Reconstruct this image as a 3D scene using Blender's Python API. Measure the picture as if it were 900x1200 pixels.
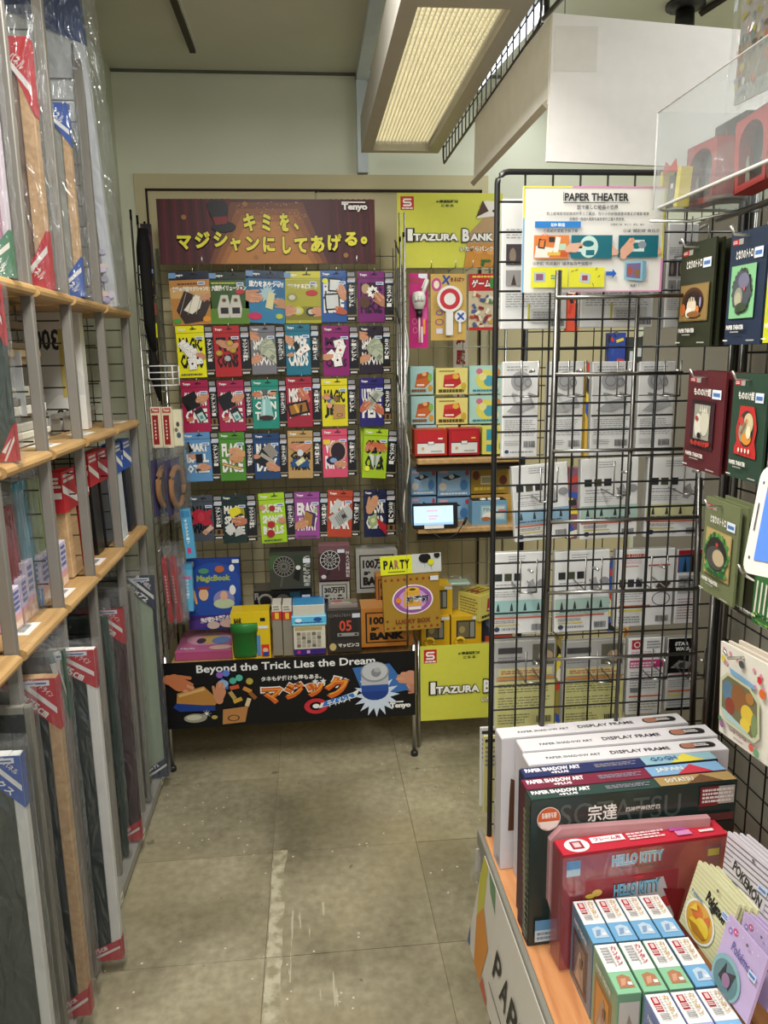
import bpy, math, random
from mathutils import Vector, Matrix, Euler
R = math.radians
random.seed(7)
for o in list(bpy.data.objects): bpy.data.objects.remove(o, do_unlink=True)
C = bpy.context.scene.collection
scn = bpy.context.scene

# ------------------------------------------------------------------ camera
FPX, CAMH = 901.0, 1.5
_p, _y, _r = R(11.3), R(5.4), 0.016
_F = Vector((math.sin(_y)*math.cos(_p), math.cos(_y)*math.cos(_p), -math.sin(_p)))
_rt = Vector((math.cos(_y), -math.sin(_y), 0)); _up = _rt.cross(_F)
_Rr = _rt*math.cos(_r) - _up*math.sin(_r); _Uu = _up*math.cos(_r) + _rt*math.sin(_r)
CO = Vector((0, 0, CAMH))
def at(x, y, Y=None, X=None, Z=None):
    """point on a plane of the room seen at a photograph pixel (900 x 1200)"""
    d = _Rr*((x-450)/FPX) - _Uu*((y-600)/FPX) + _F
    if Y is not None: t = Y/d.y
    elif X is not None: t = X/d.x
    else: t = (Z-CAMH)/d.z
    return CO + d*t
cam = bpy.data.cameras.new('camera'); co = bpy.data.objects.new('camera', cam); C.objects.link(co)
co.matrix_world = Matrix(((_Rr.x, _Uu.x, -_F.x, 0), (_Rr.y, _Uu.y, -_F.y, 0), (_Rr.z, _Uu.z, -_F.z, CAMH), (0, 0, 0, 1)))
cam.sensor_fit = 'VERTICAL'; cam.sensor_height = 36; cam.lens = FPX/1200*36
cam.clip_start = 0.05
scn.camera = co

# ------------------------------------------------------------------ world, exposure, lights
scn.view_settings.view_transform = 'Standard'; scn.view_settings.look = 'None'
scn.view_settings.gamma = 1; scn.view_settings.use_curve_mapping = False
scn.view_settings.exposure = 0.35
w = bpy.data.worlds.new('world'); scn.world = w; w.use_nodes = True
w.node_tree.nodes['Background'].inputs[0].default_value = (0.93, 0.96, 1.0, 1)
w.node_tree.nodes['Background'].inputs[1].default_value = 0.42
def area(name, loc, sx, sy, power, col=(1, 1, 1), rot=(0, 0, 0)):
    l = bpy.data.lights.new(name, 'AREA'); l.shape = 'RECTANGLE'; l.size = sx; l.size_y = sy
    l.energy = power; l.color = col
    o = bpy.data.objects.new(name, l); o.location = loc; o.rotation_euler = rot; C.objects.link(o); return o
area('ceiling_tube_or_fill', (-0.10, 1.15, 2.46), 0.30, 1.25, 28, (1.0, 0.98, 0.93))
area('ceiling_tube_or_fill', (0.05, -0.9, 2.50), 0.30, 1.25, 24, (1.0, 0.98, 0.93))
area('ceiling_tube_or_fill', (1.35, 1.7, 2.50), 0.30, 1.25, 15, (0.97, 0.98, 1.0))
area('batten_light', (0.85, 2.65, 2.49), 0.06, 1.0, 1.8, (0.93, 0.97, 1.0))
area('ceiling_tube_or_fill', (-0.95, -0.35, 2.50), 0.30, 1.25, 12, (1.0, 0.98, 0.95))  # unseen fill light added on the left to brighten the side sign board

# ------------------------------------------------------------------ colours and materials
def lin(c):
    if isinstance(c, str):
        c = c.lstrip('#'); c = [int(c[i:i+2], 16)/255 for i in (0, 2, 4)]
    return tuple((x/12.92 if x <= .04045 else ((x+.055)/1.055)**2.4) for x in c[:3])
def nodes(name):
    m = bpy.data.materials.new(name); m.use_nodes = True
    return m, m.node_tree.nodes, m.node_tree.links, m.node_tree.nodes['Principled BSDF']
def printed(name, rough=.45, metal=0, noise=.06, nscale=60, bump=0, bscale=80, coat=0, spec=.5):
    m, n, l, b = nodes(name)
    a = n.new('ShaderNodeAttribute'); a.attribute_name = 'Col'
    tc = n.new('ShaderNodeTexCoord'); nz = n.new('ShaderNodeTexNoise'); nz.inputs['Scale'].default_value = nscale
    nz.inputs['Detail'].default_value = 4
    l.new(tc.outputs['Object'], nz.inputs['Vector'])
    mr = n.new('ShaderNodeMapRange'); mr.inputs[3].default_value = 1-noise; mr.inputs[4].default_value = 1+noise
    l.new(nz.outputs['Fac'], mr.inputs[0])
    mx = n.new('ShaderNodeMix'); mx.data_type = 'RGBA'; mx.blend_type = 'MULTIPLY'; mx.inputs[0].default_value = 1
    l.new(a.outputs['Color'], mx.inputs[6]); l.new(mr.outputs[0], mx.inputs[7]); l.new(mx.outputs[2], b.inputs['Base Color'])
    b.inputs['Roughness'].default_value = rough; b.inputs['Metallic'].default_value = metal
    b.inputs['Coat Weight'].default_value = coat; b.inputs['Coat Roughness'].default_value = .12
    b.inputs['Specular IOR Level'].default_value = spec
    if bump:
        n2 = n.new('ShaderNodeTexNoise'); n2.inputs['Scale'].default_value = bscale; l.new(tc.outputs['Object'], n2.inputs['Vector'])
        bp = n.new('ShaderNodeBump'); bp.inputs['Strength'].default_value = bump; bp.inputs['Distance'].default_value = .004
        l.new(n2.outputs['Fac'], bp.inputs['Height']); l.new(bp.outputs[0], b.inputs['Normal'])
    return m
M = {}
M['card'] = printed('printed_card', .42, 0, .05, 40, spec=.35)
M['film'] = printed('film_wrapped_card', .25, 0, .04, 40, bump=.12, bscale=30, coat=.25, spec=.4)
M['matte'] = printed('matte_paint', .75, 0, .08, 25, spec=.2)
M['plastic'] = printed('plastic', .35, 0, .03, 30)
M['chrome'] = printed('chrome_wire', .28, 1, .08, 15)
M['steel'] = printed('grey_painted_steel', .5, .35, .1, 12, bump=.05)
M['blackwire'] = printed('black_coated_wire', .4, 0, .05, 20)
def clear(name, tint=(1, 1, 1), fac=.14, rough=.08, bump=0.0, bscale=30, milky=0.0, frs=.3):
    m, n, l, b = nodes(name); out = n['Material Output']
    tr = n.new('ShaderNodeBsdfTransparent'); tr.inputs[0].default_value = (*tint, 1)
    gl = n.new('ShaderNodeBsdfGlossy'); gl.inputs['Roughness'].default_value = rough; gl.inputs[0].default_value = (.95, .97, 1, 1)
    df = n.new('ShaderNodeBsdfDiffuse'); df.inputs[0].default_value = (.85, .88, .9, 1)
    fr = n.new('ShaderNodeFresnel'); fr.inputs[0].default_value = 1.45
    ad = n.new('ShaderNodeMath'); ad.operation = 'ADD'; ad.inputs[1].default_value = fac; fm = n.new('ShaderNodeMath'); fm.operation = 'MULTIPLY'; fm.inputs[1].default_value = frs; l.new(fr.outputs[0], fm.inputs[0]); l.new(fm.outputs[0], ad.inputs[0])
    mx = n.new('ShaderNodeMixShader'); l.new(ad.outputs[0], mx.inputs[0]); l.new(tr.outputs[0], mx.inputs[1]); l.new(gl.outputs[0], mx.inputs[2])
    m2 = n.new('ShaderNodeMixShader'); l.new(mx.outputs[0], m2.inputs[1]); l.new(df.outputs[0], m2.inputs[2])
    m2.inputs[0].default_value = milky
    l.new(m2.outputs[0], out.inputs['Surface'])
    if bump:
        tc = n.new('ShaderNodeTexCoord'); mp = n.new('ShaderNodeMapping'); mp.inputs['Scale'].default_value = (1, 1, .35)
        l.new(tc.outputs['Object'], mp.inputs[0])
        nz = n.new('ShaderNodeTexNoise'); nz.inputs['Scale'].default_value = bscale; nz.inputs['Detail'].default_value = 3; nz.inputs['Distortion'].default_value = 1.2
        l.new(mp.outputs[0], nz.inputs['Vector'])
        bp = n.new('ShaderNodeBump'); bp.inputs['Strength'].default_value = bump; bp.inputs['Distance'].default_value = .02
        l.new(nz.outputs['Fac'], bp.inputs['Height'])
        for s in (gl, fr, df): l.new(bp.outputs[0], s.inputs['Normal'])
    return m
M['bag'] = clear('clear_film_bag', (.985, .99, .99), .045, .10, 1.0, 20, .05, .5)
M['acrylic'] = clear('clear_acrylic', (.97, .98, .98), .01, .05, 0, 30, .08, .12)
M['window'] = clear('clear_window_film', (.97, .97, .97), .02, .15, .15, 12, .02, .15)
def emit(name, col, s):
    m, n, l, b = nodes(name)
    b.inputs['Base Color'].default_value = (*lin(col), 1); b.inputs['Emission Color'].default_value = (*lin(col), 1); b.inputs['Emission Strength'].default_value = s
    return m
M['lamp'] = emit('lamp_diffuser', '#fff8de', 1.15)
M['tube'] = emit('tube_glow', '#eef3ff', 2.5)
M['screen_attr'] = printed('lit_screen', .3)
_n = M['screen_attr'].node_tree; _b = _n.nodes['Principled BSDF']
_n.links.new(_n.nodes['Attribute'].outputs['Color'], _b.inputs['Emission Color']); _b.inputs['Emission Strength'].default_value = .6
def wood(name, c1, c2, rough=.4):
    m, n, l, b = nodes(name)
    tc = n.new('ShaderNodeTexCoord'); mp = n.new('ShaderNodeMapping'); mp.inputs['Scale'].default_value = (14, 1.2, 14)
    l.new(tc.outputs['Object'], mp.inputs[0])
    nz = n.new('ShaderNodeTexNoise'); nz.inputs['Scale'].default_value = 5; nz.inputs['Detail'].default_value = 6; nz.inputs['Distortion'].default_value = .6
    l.new(mp.outputs[0], nz.inputs['Vector'])
    cr = n.new('ShaderNodeValToRGB'); cr.color_ramp.elements[0].position = .3; cr.color_ramp.elements[1].position = .72
    cr.color_ramp.elements[0].color = (*lin(c1), 1); cr.color_ramp.elements[1].color = (*lin(c2), 1)
    l.new(nz.outputs['Fac'], cr.inputs[0]); l.new(cr.outputs[0], b.inputs['Base Color']); b.inputs['Roughness'].default_value = rough
    return m
M['wood'] = wood('pine_board', '#a98554', '#c8a26c')
M['wood_deck'] = wood('cedar_deck', '#b8784a', '#d69a66')
M['wood_pale'] = wood('pale_timber', '#b79266', '#d3b086', .6)
def plaster(name, c1, c2, sc=3, rough=.8, bump=.05):
    m, n, l, b = nodes(name)
    g = n.new('ShaderNodeNewGeometry'); nz = n.new('ShaderNodeTexNoise'); nz.inputs['Scale'].default_value = sc; nz.inputs['Detail'].default_value = 5
    l.new(g.outputs['Position'], nz.inputs['Vector'])
    cr = n.new('ShaderNodeValToRGB'); cr.color_ramp.elements[0].position = .35; cr.color_ramp.elements[1].position = .7
    cr.color_ramp.elements[0].color = (*lin(c1), 1); cr.color_ramp.elements[1].color = (*lin(c2), 1)
    l.new(nz.outputs['Fac'], cr.inputs[0]); l.new(cr.outputs[0], b.inputs['Base Color']); b.inputs['Roughness'].default_value = rough
    n2 = n.new('ShaderNodeTexNoise'); n2.inputs['Scale'].default_value = 120; l.new(g.outputs['Position'], n2.inputs['Vector'])
    bp = n.new('ShaderNodeBump'); bp.inputs['Strength'].default_value = bump; bp.inputs['Distance'].default_value = .002
    l.new(n2.outputs['Fac'], bp.inputs['Height']); l.new(bp.outputs[0], b.inputs['Normal'])
    return m
M['wall'] = plaster('pale_green_wall', '#dfe1cb', '#e5e7d2')
M['pillar'] = plaster('grey_green_wall', '#c3c6ad', '#cdd0b8')
M['ceil'] = plaster('ceiling_paint', '#cfd0bd', '#d6d7c5')
M['door'] = plaster('cream_door', '#c9bc92', '#d0c49b', 2, .6)
M['doortrim'] = plaster('cream_trim', '#c6ba92', '#cdc29b', 2, .6)
M['panelgrey'] = plaster('grey_backing_panel', '#8f8b7e', '#9a9689', 2, .7)

def floor_mat():
    m, n, l, b = nodes('worn_stone_vinyl')
    g = n.new('ShaderNodeNewGeometry'); oi = n.new('ShaderNodeObjectInfo')
    def noise(sc, det=4, dist=0, vec=None):
        z = n.new('ShaderNodeTexNoise'); z.inputs['Scale'].default_value = sc; z.inputs['Detail'].default_value = det; z.inputs['Distortion'].default_value = dist
        l.new(vec or g.outputs['Position'], z.inputs['Vector']); return z.outputs['Fac']
    def ramp(f, a, bb, ca, cb):
        r = n.new('ShaderNodeValToRGB'); r.color_ramp.elements[0].position = a; r.color_ramp.elements[1].position = bb
        r.color_ramp.elements[0].color = (*ca, 1); r.color_ramp.elements[1].color = (*cb, 1); l.new(f, r.inputs[0]); return r.outputs[0]
    def mix(f, a, bb, mode='MIX'):
        x = n.new('ShaderNodeMix'); x.data_type = 'RGBA'; x.blend_type = mode
        if isinstance(f, float): x.inputs[0].default_value = f
        else: l.new(f, x.inputs[0])
        for s, v in ((6, a), (7, bb)):
            if isinstance(v, tuple): x.inputs[s].default_value = (*v, 1)
            else: l.new(v, x.inputs[s])
        return x.outputs[2]
    def math_(op, a, bb):
        x = n.new('ShaderNodeMath'); x.operation = op
        for s, v in ((0, a), (1, bb)):
            if isinstance(v, (int, float)): x.inputs[s].default_value = v
            else: l.new(v, x.inputs[s])
        return x.outputs[0]
    base = ramp(noise(2.4, 6, .4), .3, .72, lin('#77705a'), lin('#b6ac92'))
    fine = ramp(noise(38, 5), .3, .75, (.74, .73, .69), (1.12, 1.12, 1.1))
    c = mix(1.0, base, fine, 'MULTIPLY')
    rnd = n.new('ShaderNodeMapRange'); rnd.inputs[3].default_value = .80; rnd.inputs[4].default_value = 1.14; l.new(oi.outputs['Random'], rnd.inputs[0])
    c = mix(1.0, c, rnd.outputs[0], 'MULTIPLY')
    yel = ramp(noise(1.3, 3), .45, .7, (0, 0, 0), (.5, .5, .5)); c = mix(yel, c, lin('#ad9f76'))
    # pale paint specks
    v = n.new('ShaderNodeTexVoronoi'); v.inputs['Scale'].default_value = 34; l.new(g.outputs['Position'], v.inputs['Vector'])
    sp = math_('LESS_THAN', v.outputs['Distance'], .10); keep = math_('GREATER_THAN', noise(2.2, 2), .5)
    sel = n.new('ShaderNodeSeparateColor'); l.new(v.outputs['Color'], sel.inputs[0]); keep2 = math_('GREATER_THAN', sel.outputs[0], .40)
    c = mix(math_('MULTIPLY', math_('MULTIPLY', sp, keep), keep2), c, lin('#d6d0b8'))
    dark = math_('MULTIPLY', math_('LESS_THAN', noise(21, 2), .27), .55); c = mix(dark, c, lin('#4b4736'))
    # worn adhesive band beside one joint, scrape marks
    sx = n.new('ShaderNodeSeparateXYZ'); l.new(g.outputs['Position'], sx.inputs[0])
    wob = math_('MULTIPLY', math_('SUBTRACT', noise(9, 4), .5), .03)
    X = math_('ADD', sx.outputs[0], wob)
    band = math_('MULTIPLY', math_('MULTIPLY', math_('GREATER_THAN', X, -.157), math_('LESS_THAN', X, -.118)), math_('LESS_THAN', sx.outputs[1], 2.17))
    bc = ramp(noise(30, 4), .4, .6, lin('#989073'), lin('#cbc4aa')); c = mix(math_('MULTIPLY', band, .8), c, bc)
    mp = n.new('ShaderNodeMapping'); mp.inputs['Scale'].default_value = (26, 1.6, 1); l.new(g.outputs['Position'], mp.inputs[0])
    scr = math_('GREATER_THAN', noise(2.2, 4, 0, mp.outputs[0]), .63)
    msk = math_('MULTIPLY', math_('MULTIPLY', math_('GREATER_THAN', sx.outputs[0], -.10), math_('LESS_THAN', sx.outputs[0], .03)), math_('MULTIPLY', math_('GREATER_THAN', sx.outputs[1], 1.55), math_('LESS_THAN', sx.outputs[1], 1.92)))
    c = mix(math_('MULTIPLY', math_('MULTIPLY', scr, msk), .75), c, lin('#c4bea4'))
    l.new(c, b.inputs['Base Color'])
    l.new(math_('ADD', math_('MULTIPLY', noise(5, 4), .35), .28), b.inputs['Roughness'])
    bp = n.new('ShaderNodeBump'); bp.inputs['Strength'].default_value = .25; bp.inputs['Distance'].default_value = .003
    l.new(noise(16, 6), bp.inputs['Height']); l.new(bp.outputs[0], b.inputs['Normal'])
    return m
M['floor'] = floor_mat()

# ------------------------------------------------------------------ mesh builder
_tc = {}
def text_geo(s, bold=0.0, res=2):
    k = (s, round(bold, 3), res)
    if k in _tc: return _tc[k]
    cu = bpy.data.curves.new('t', 'FONT'); cu.body = s; cu.size = 1; cu.resolution_u = res; cu.offset = bold
    o = bpy.data.objects.new('t', cu); me = o.to_mesh()
    vs = [(v.co.x, v.co.y) for v in me.vertices]; fs = [tuple(p.vertices) for p in me.polygons]
    o.to_mesh_clear(); bpy.data.objects.remove(o); bpy.data.curves.remove(cu)
    if not vs: vs = [(0, 0), (1, 0), (0, 1)]; fs = [(0, 1, 2)]
    x0 = min(v[0] for v in vs); x1 = max(v[0] for v in vs); y0 = min(v[1] for v in vs); y1 = max(v[1] for v in vs)
    _tc[k] = (vs, fs, x0, x1, y0, y1); return _tc[k]

class MB:
    def __init__(s): s.v = []; s.f = []; s.c = []; s.m = []; s.sm = []
    def face(s, pts, col, mi=0, sm=False):
        i = len(s.v); s.v += [tuple(p) for p in pts]; s.f.append(tuple(range(i, i+len(pts)))); s.c.append(lin(col)); s.m.append(mi); s.sm.append(sm)
    def add(s, vs, fs, col, mi=0, sm=False):
        i = len(s.v); s.v += [tuple(p) for p in vs]; c = lin(col)
        for f in fs: s.f.append(tuple(i+k for k in f)); s.c.append(c); s.m.append(mi); s.sm.append(sm)
    def box(s, x0, x1, y0, y1, z0, z1, col, mi=0, top=None, side=None, ch=0):
        """front faces -y; top / side may take their own colours; ch chamfers the vertical and horizontal edges"""
        if ch:
            c = ch
            r = [(x0+c, y0), (x1-c, y0), (x1, y0+c), (x1, y1-c), (x1-c, y1), (x0+c, y1), (x0, y1-c), (x0, y0+c)]
            r2 = [(x0+2*c if abs(x-x0) < 1e-9 or abs(x-x0-c) < 1e-9 else x1-2*c, 0) for x, y in r]
            ins = []
            for x, y in r:
                ins.append((min(max(x, x0+c), x1-c), min(max(y, y0+c), y1-c)))
            vs = [(x, y, z0) for x, y in ins]+[(x, y, z0+c) for x, y in r]+[(x, y, z1-c) for x, y in r]+[(x, y, z1) for x, y in ins]
            fs = [tuple(reversed(range(8)))]
            for L in range(3):
                for k in range(8):
                    kk = (k+1) % 8; fs.append((L*8+k, L*8+kk, (L+1)*8+kk, (L+1)*8+k))
            s.add(vs, fs, col, mi); s.add([vs[k] for k in range(24, 32)], [tuple(range(8))], top or col, mi)
            return
        v = [(x0, y0, z0), (x1, y0, z0), (x1, y1, z0), (x0, y1, z0), (x0, y0, z1), (x1, y0, z1), (x1, y1, z1), (x0, y1, z1)]
        s.add(v, [(0, 1, 5, 4)], col, mi); s.add(v, [(3, 2, 1, 0), (2, 3, 7, 6)], side or col, mi)
        s.add(v, [(1, 2, 6, 5), (3, 0, 4, 7)], side or col, mi); s.add(v, [(4, 5, 6, 7)], top or col, mi)
    def tube(s, pts, r, col, n=6, mi=0, sm=True, cap=True):
        pts = [Vector(p) for p in pts]; rings = []
        for i, p in enumerate(pts):
            d = (pts[min(i+1, len(pts)-1)]-pts[max(i-1, 0)]).normalized()
            a = Vector((0, 0, 1)) if abs(d.z) < .9 else Vector((1, 0, 0)); u = d.cross(a).normalized(); w_ = d.cross(u)
            rr = r[i] if isinstance(r, (list, tuple)) else r
            rings.append([p+(u*math.cos(2*math.pi*k/n)+w_*math.sin(2*math.pi*k/n))*rr for k in range(n)])
        vs = [q for g in rings for q in g]; fs = []
        for i in range(len(pts)-1):
            for k in range(n): kk = (k+1) % n; fs.append((i*n+k, i*n+kk, (i+1)*n+kk, (i+1)*n+k))
        if cap: fs += [tuple(reversed(range(n))), tuple(range((len(pts)-1)*n, len(pts)*n))]
        s.add(vs, fs, col, mi, sm)
    def prism(s, poly, y0, y1, col, mi=0, side=None):
        """2-D polygon in x,z pushed from y0 (front) to y1"""
        n = len(poly); s.face([(x, y0, z) for x, z in poly], col, mi)
        s.face([(x, y1, z) for x, z in reversed(poly)], side or col, mi)
        for k in range(n):
            a = poly[k]; b = poly[(k+1) % n]; s.face([(a[0], y0, a[1]), (a[0], y1, a[1]), (b[0], y1, b[1]), (b[0], y0, b[1])], side or col, mi)
    def lathe(s, prof, cx, cy, col, n=16, mi=0):
        vs = []; fs = []
        for r_, z in prof:
            for k in range(n): a = 2*math.pi*k/n; vs.append((cx+r_*math.cos(a), cy+r_*math.sin(a), z))
        for i in range(len(prof)-1):
            for k in range(n): kk = (k+1) % n; fs.append((i*n+k, i*n+kk, (i+1)*n+kk, (i+1)*n+k))
        s.add(vs, fs, col, mi, True)
    def build(s, name, mats, parent=None, loc=None, rot=None, kind=None):
        me = bpy.data.meshes.new(name); me.from_pydata(s.v, [], s.f)
        ca = me.color_attributes.new('Col', 'FLOAT_COLOR', 'CORNER')
        buf = []
        for f, c in zip(s.f, s.c): buf += list((*c, 1.0))*len(f)
        ca.data.foreach_set('color', buf)
        if not isinstance(mats, (list, tuple)): mats = [mats]
        for m in mats: me.materials.append(M[m] if isinstance(m, str) else m)
        me.polygons.foreach_set('material_index', s.m); me.polygons.foreach_set('use_smooth', s.sm); me.update()
        o = bpy.data.objects.new(name, me); C.objects.link(o)
        if parent: o.parent = parent
        if loc is not None: o.location = loc
        if rot is not None: o.rotation_euler = rot
        if kind: o['kind'] = kind
        return o

class P:
    """flat print on one face: u right, v up"""
    EPS = .00035
    def __init__(s, mb, o, u=(1, 0, 0), v=(0, 0, 1), n=(0, -1, 0), mi=0, su=1, sv=1):
        s.mb = mb; s.o = Vector(o); s.u = Vector(u); s.v = Vector(v); s.n = Vector(n); s.mi = mi; s.su = su; s.sv = sv; s.k = 0
    def pt(s, u, v): return s.o+s.u*(u*s.su)+s.v*(v*s.sv)+s.n*(s.EPS*(s.k))
    def _add(s, pts, fs, col):
        s.k += 1 if s.k < 14 else .2
        s.mb.add([s.pt(*q) for q in pts], fs, col, s.mi)
    def poly(s, pts, col):
        if s.su != 1:      # keep print on its board
            for ax, lim, sg in ((0, 0, 1), (0, 1, -1), (1, 0, 1), (1, 1, -1)):
                out = []
                for i in range(len(pts)):
                    a, b = pts[i-1], pts[i]; da, db = (a[ax]-lim)*sg, (b[ax]-lim)*sg
                    if (da >= 0) != (db >= 0): t = da/(da-db); out.append((a[0]+(b[0]-a[0])*t, a[1]+(b[1]-a[1])*t))
                    if db >= 0: out.append(b)
                pts = out
                if len(pts) < 3: return
        s._add(pts, [tuple(range(len(pts)))], col)
    def rect(s, u0, v0, u1, v1, col): s.poly([(u0, v0), (u1, v0), (u1, v1), (u0, v1)], col)
    def rrect(s, cu, cv, w_, h_, a, col):
        """rotated rectangle, a degrees; sizes in v units corrected by aspect"""
        k = s.sv/s.su; ca, sa = math.cos(R(a)), math.sin(R(a)); pts = []
        for dx, dy in ((-w_/2, -h_/2), (w_/2, -h_/2), (w_/2, h_/2), (-w_/2, h_/2)):
            pts.append((cu+(dx*ca-dy*sa)*k, cv+dx*sa+dy*ca))
        s.poly(pts, col)
    def ell(s, cu, cv, a, b, col, n=18):
        s.poly([(cu+a*math.cos(2*math.pi*k/n), cv+b*math.sin(2*math.pi*k/n)) for k in range(n)], col)
    def ring(s, cu, cv, a, b, t, col, n=20):
        pts = []; fs = []
        for k in range(n):
            c, d = math.cos(2*math.pi*k/n), math.sin(2*math.pi*k/n); pts += [(cu+a*c, cv+b*d), (cu+(a-t)*c, cv+(b-t*b/a)*d)]
        for k in range(n): kk = (k+1) % n; fs.append((2*k, 2*kk, 2*kk+1, 2*k+1))
        s._add(pts, fs, col)
    def caps(s, u0, v0, u1, v1, w_, col):
        """stroke with round ends, width in v units"""
        k = s.sv/s.su; x0, y0, x1, y1 = u0/k, v0, u1/k, v1; a = math.atan2(y1-y0, x1-x0); pts = []
        for i in range(7): t = a+math.pi/2+math.pi*i/6; pts.append(((x0+w_/2*math.cos(t))*k, y0+w_/2*math.sin(t)))
        for i in range(7): t = a-math.pi/2+math.pi*i/6; pts.append(((x1+w_/2*math.cos(t))*k, y1+w_/2*math.sin(t)))
        s.poly(pts, col)
    def star(s, cu, cv, r, col, n=5, inner=.45):
        k = s.sv/s.su; pts = [(0+cu+(r if i % 2 == 0 else r*inner)*math.sin(math.pi*i/n)*k, cv+(r if i % 2 == 0 else r*inner)*math.cos(math.pi*i/n)) for i in range(2*n)]
        s._add(pts+[(cu, cv)], [(i, (i+1) % (2*n), 2*n) for i in range(2*n)], col)
    def text(s, t, u0, v0, u1, v1, col, bold=0.0, res=2, rot=0, vert=False):
        """text stretched into the box u0..u1, v0..v1"""
        if vert:
            n = len(t); hh = (v1-v0)/n
            for i, ch in enumerate(t):
                if ch.strip(): s.text(ch, u0, v1-(i+.92)*hh, u1, v1-(i+.08)*hh, col, bold, res); s.k -= 1
            s.k += 1; return
        vs, fs, x0, x1, y0, y1 = text_geo(t, bold, res)
        sx = (u1-u0)/max(x1-x0, 1e-6); sy = (v1-v0)/max(y1-y0, 1e-6); pts = [(u0+(x-x0)*sx, v0+(y-y0)*sy) for x, y in vs]
        if rot:
            k = s.sv/s.su; cu, cv = (u0+u1)/2, (v0+v1)/2; ca, sa = math.cos(R(rot)), math.sin(R(rot))
            pts = [(cu+((x-cu)/k*ca-(y-cv)*sa)*k, cv+(x-cu)/k*sa+(y-cv)*ca) for x, y in pts]
        s._add(pts, fs, col)
    def otext(s, t, u0, v0, u1, v1, col, ocol, bold=.03, ob=.07, rot=0):
        """outlined text"""
        _, _, x0, x1, y0, y1 = text_geo(t, bold); d = ob-bold
        eu = d*(u1-u0)/(x1-x0); ev = d*(v1-v0)/(y1-y0)
        s.text(t, u0-eu, v0-ev, u1+eu, v1+ev, ocol, ob, 2, rot); s.text(t, u0, v0, u1, v1, col, bold, 2, rot)
    def lines(s, u0, v0, u1, v1, n, col, gap=.45, seed=0, short=.2):
        """rows of print too small to read"""
        rd = random.Random(seed+n); h = (v1-v0)/n; pts = []; fs = []
        for i in range(n):
            y = v1-(i+1)*h+h*gap/2; x = u0; end = u1-(u1-u0)*rd.random()*short
            while x < end:
                x2 = min(end, x+(u1-u0)*(.04+.12*rd.random())); k = len(pts)
                pts += [(x, y), (x2, y), (x2, y+h*(1-gap)), (x, y+h*(1-gap))]; fs.append((k, k+1, k+2, k+3)); x = x2+(u1-u0)*.02
        s._add(pts, fs, col)
    def bars(s, u0, v0, u1, v1, col, seed=1):
        rd = random.Random(seed); x = u0; pts = []; fs = []
        while x < u1:
            w_ = (u1-u0)*(.02+.04*rd.random()); k = len(pts); pts += [(x, v0), (min(u1, x+w_), v0), (min(u1, x+w_), v1), (x, v1)]; fs.append((k, k+1, k+2, k+3)); x += w_+(u1-u0)*.035
        s._add(pts, fs, col)
    def hand(s, cu, cv, r, a, col='#c98f6d', flip=1):
        """hand seen from the side: palm, four fingers, thumb; r palm radius in v units, a pointing angle"""
        k = s.sv/s.su
        def T(x, y):
            y *= flip; return (cu+(x*math.cos(R(a))-y*math.sin(R(a)))*r*k, cv+(x*math.sin(R(a))+y*math.cos(R(a)))*r)
        s.caps(*T(-1.0, -.1), *T(-.3, 0), r*1.2, col)
        s.caps(*T(-.3, .1), *T(.5, -.1), r*1.7, col)
        dk = '#a66c4e'
        for i, (y, L) in enumerate(((.62, 1.75), (.22, 2.0), (-.2, 1.9), (-.6, 1.5))):
            s.caps(*T(.3, y), *T(L, y*.8), r*.42, col if i % 2 == 0 else '#d49b79'); s.k -= .5
        for y in (.42, .01, -.4): s.caps(*T(.7, y), *T(1.5, y*.85), r*.05, dk); s.k -= .8
        s.caps(*T(0, .8), *T(1.2, 1.15), r*.42, col)
    def playing(s, cu, cv, h_, a, pip='♠', red=False):
        s.rrect(cu, cv, h_*.72, h_*1.04, a, '#8d8d8d'); s.rrect(cu, cv, h_*.68, h_, a, '#f2efe8')
        c = '#b7202a' if red else '#1a1a1c'; k = s.sv/s.su
        for dx, dy in ((0, 0), (-.2, .34), (.2, -.34)):
            ca, sa = math.cos(R(a)), math.sin(R(a)); x = (dx*ca-dy*sa)*h_*k; y = (dx*sa+dy*ca)*h_; rr = h_*(.13 if dx == 0 else .05)
            s.rrect(cu+x, cv+y, rr*1.4, rr*1.4, a+45, c)

def props(o, label=None, cat=None, group=None):
    if label: o['label'] = label
    if cat: o['category'] = cat
    if group: o['group'] = group
    return o
def thing(name, label, cat, loc=(0, 0, 0), rz=0, group=None, rot=None):
    o = bpy.data.objects.new(name, None); C.objects.link(o); o.location = loc; o.rotation_euler = rot if rot else (0, 0, R(rz)); o.empty_display_size = .05
    return props(o, label, cat, group)
def struct(name, mb, mats):
    o = mb.build(name, mats); o['kind'] = 'structure'; return o
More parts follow.
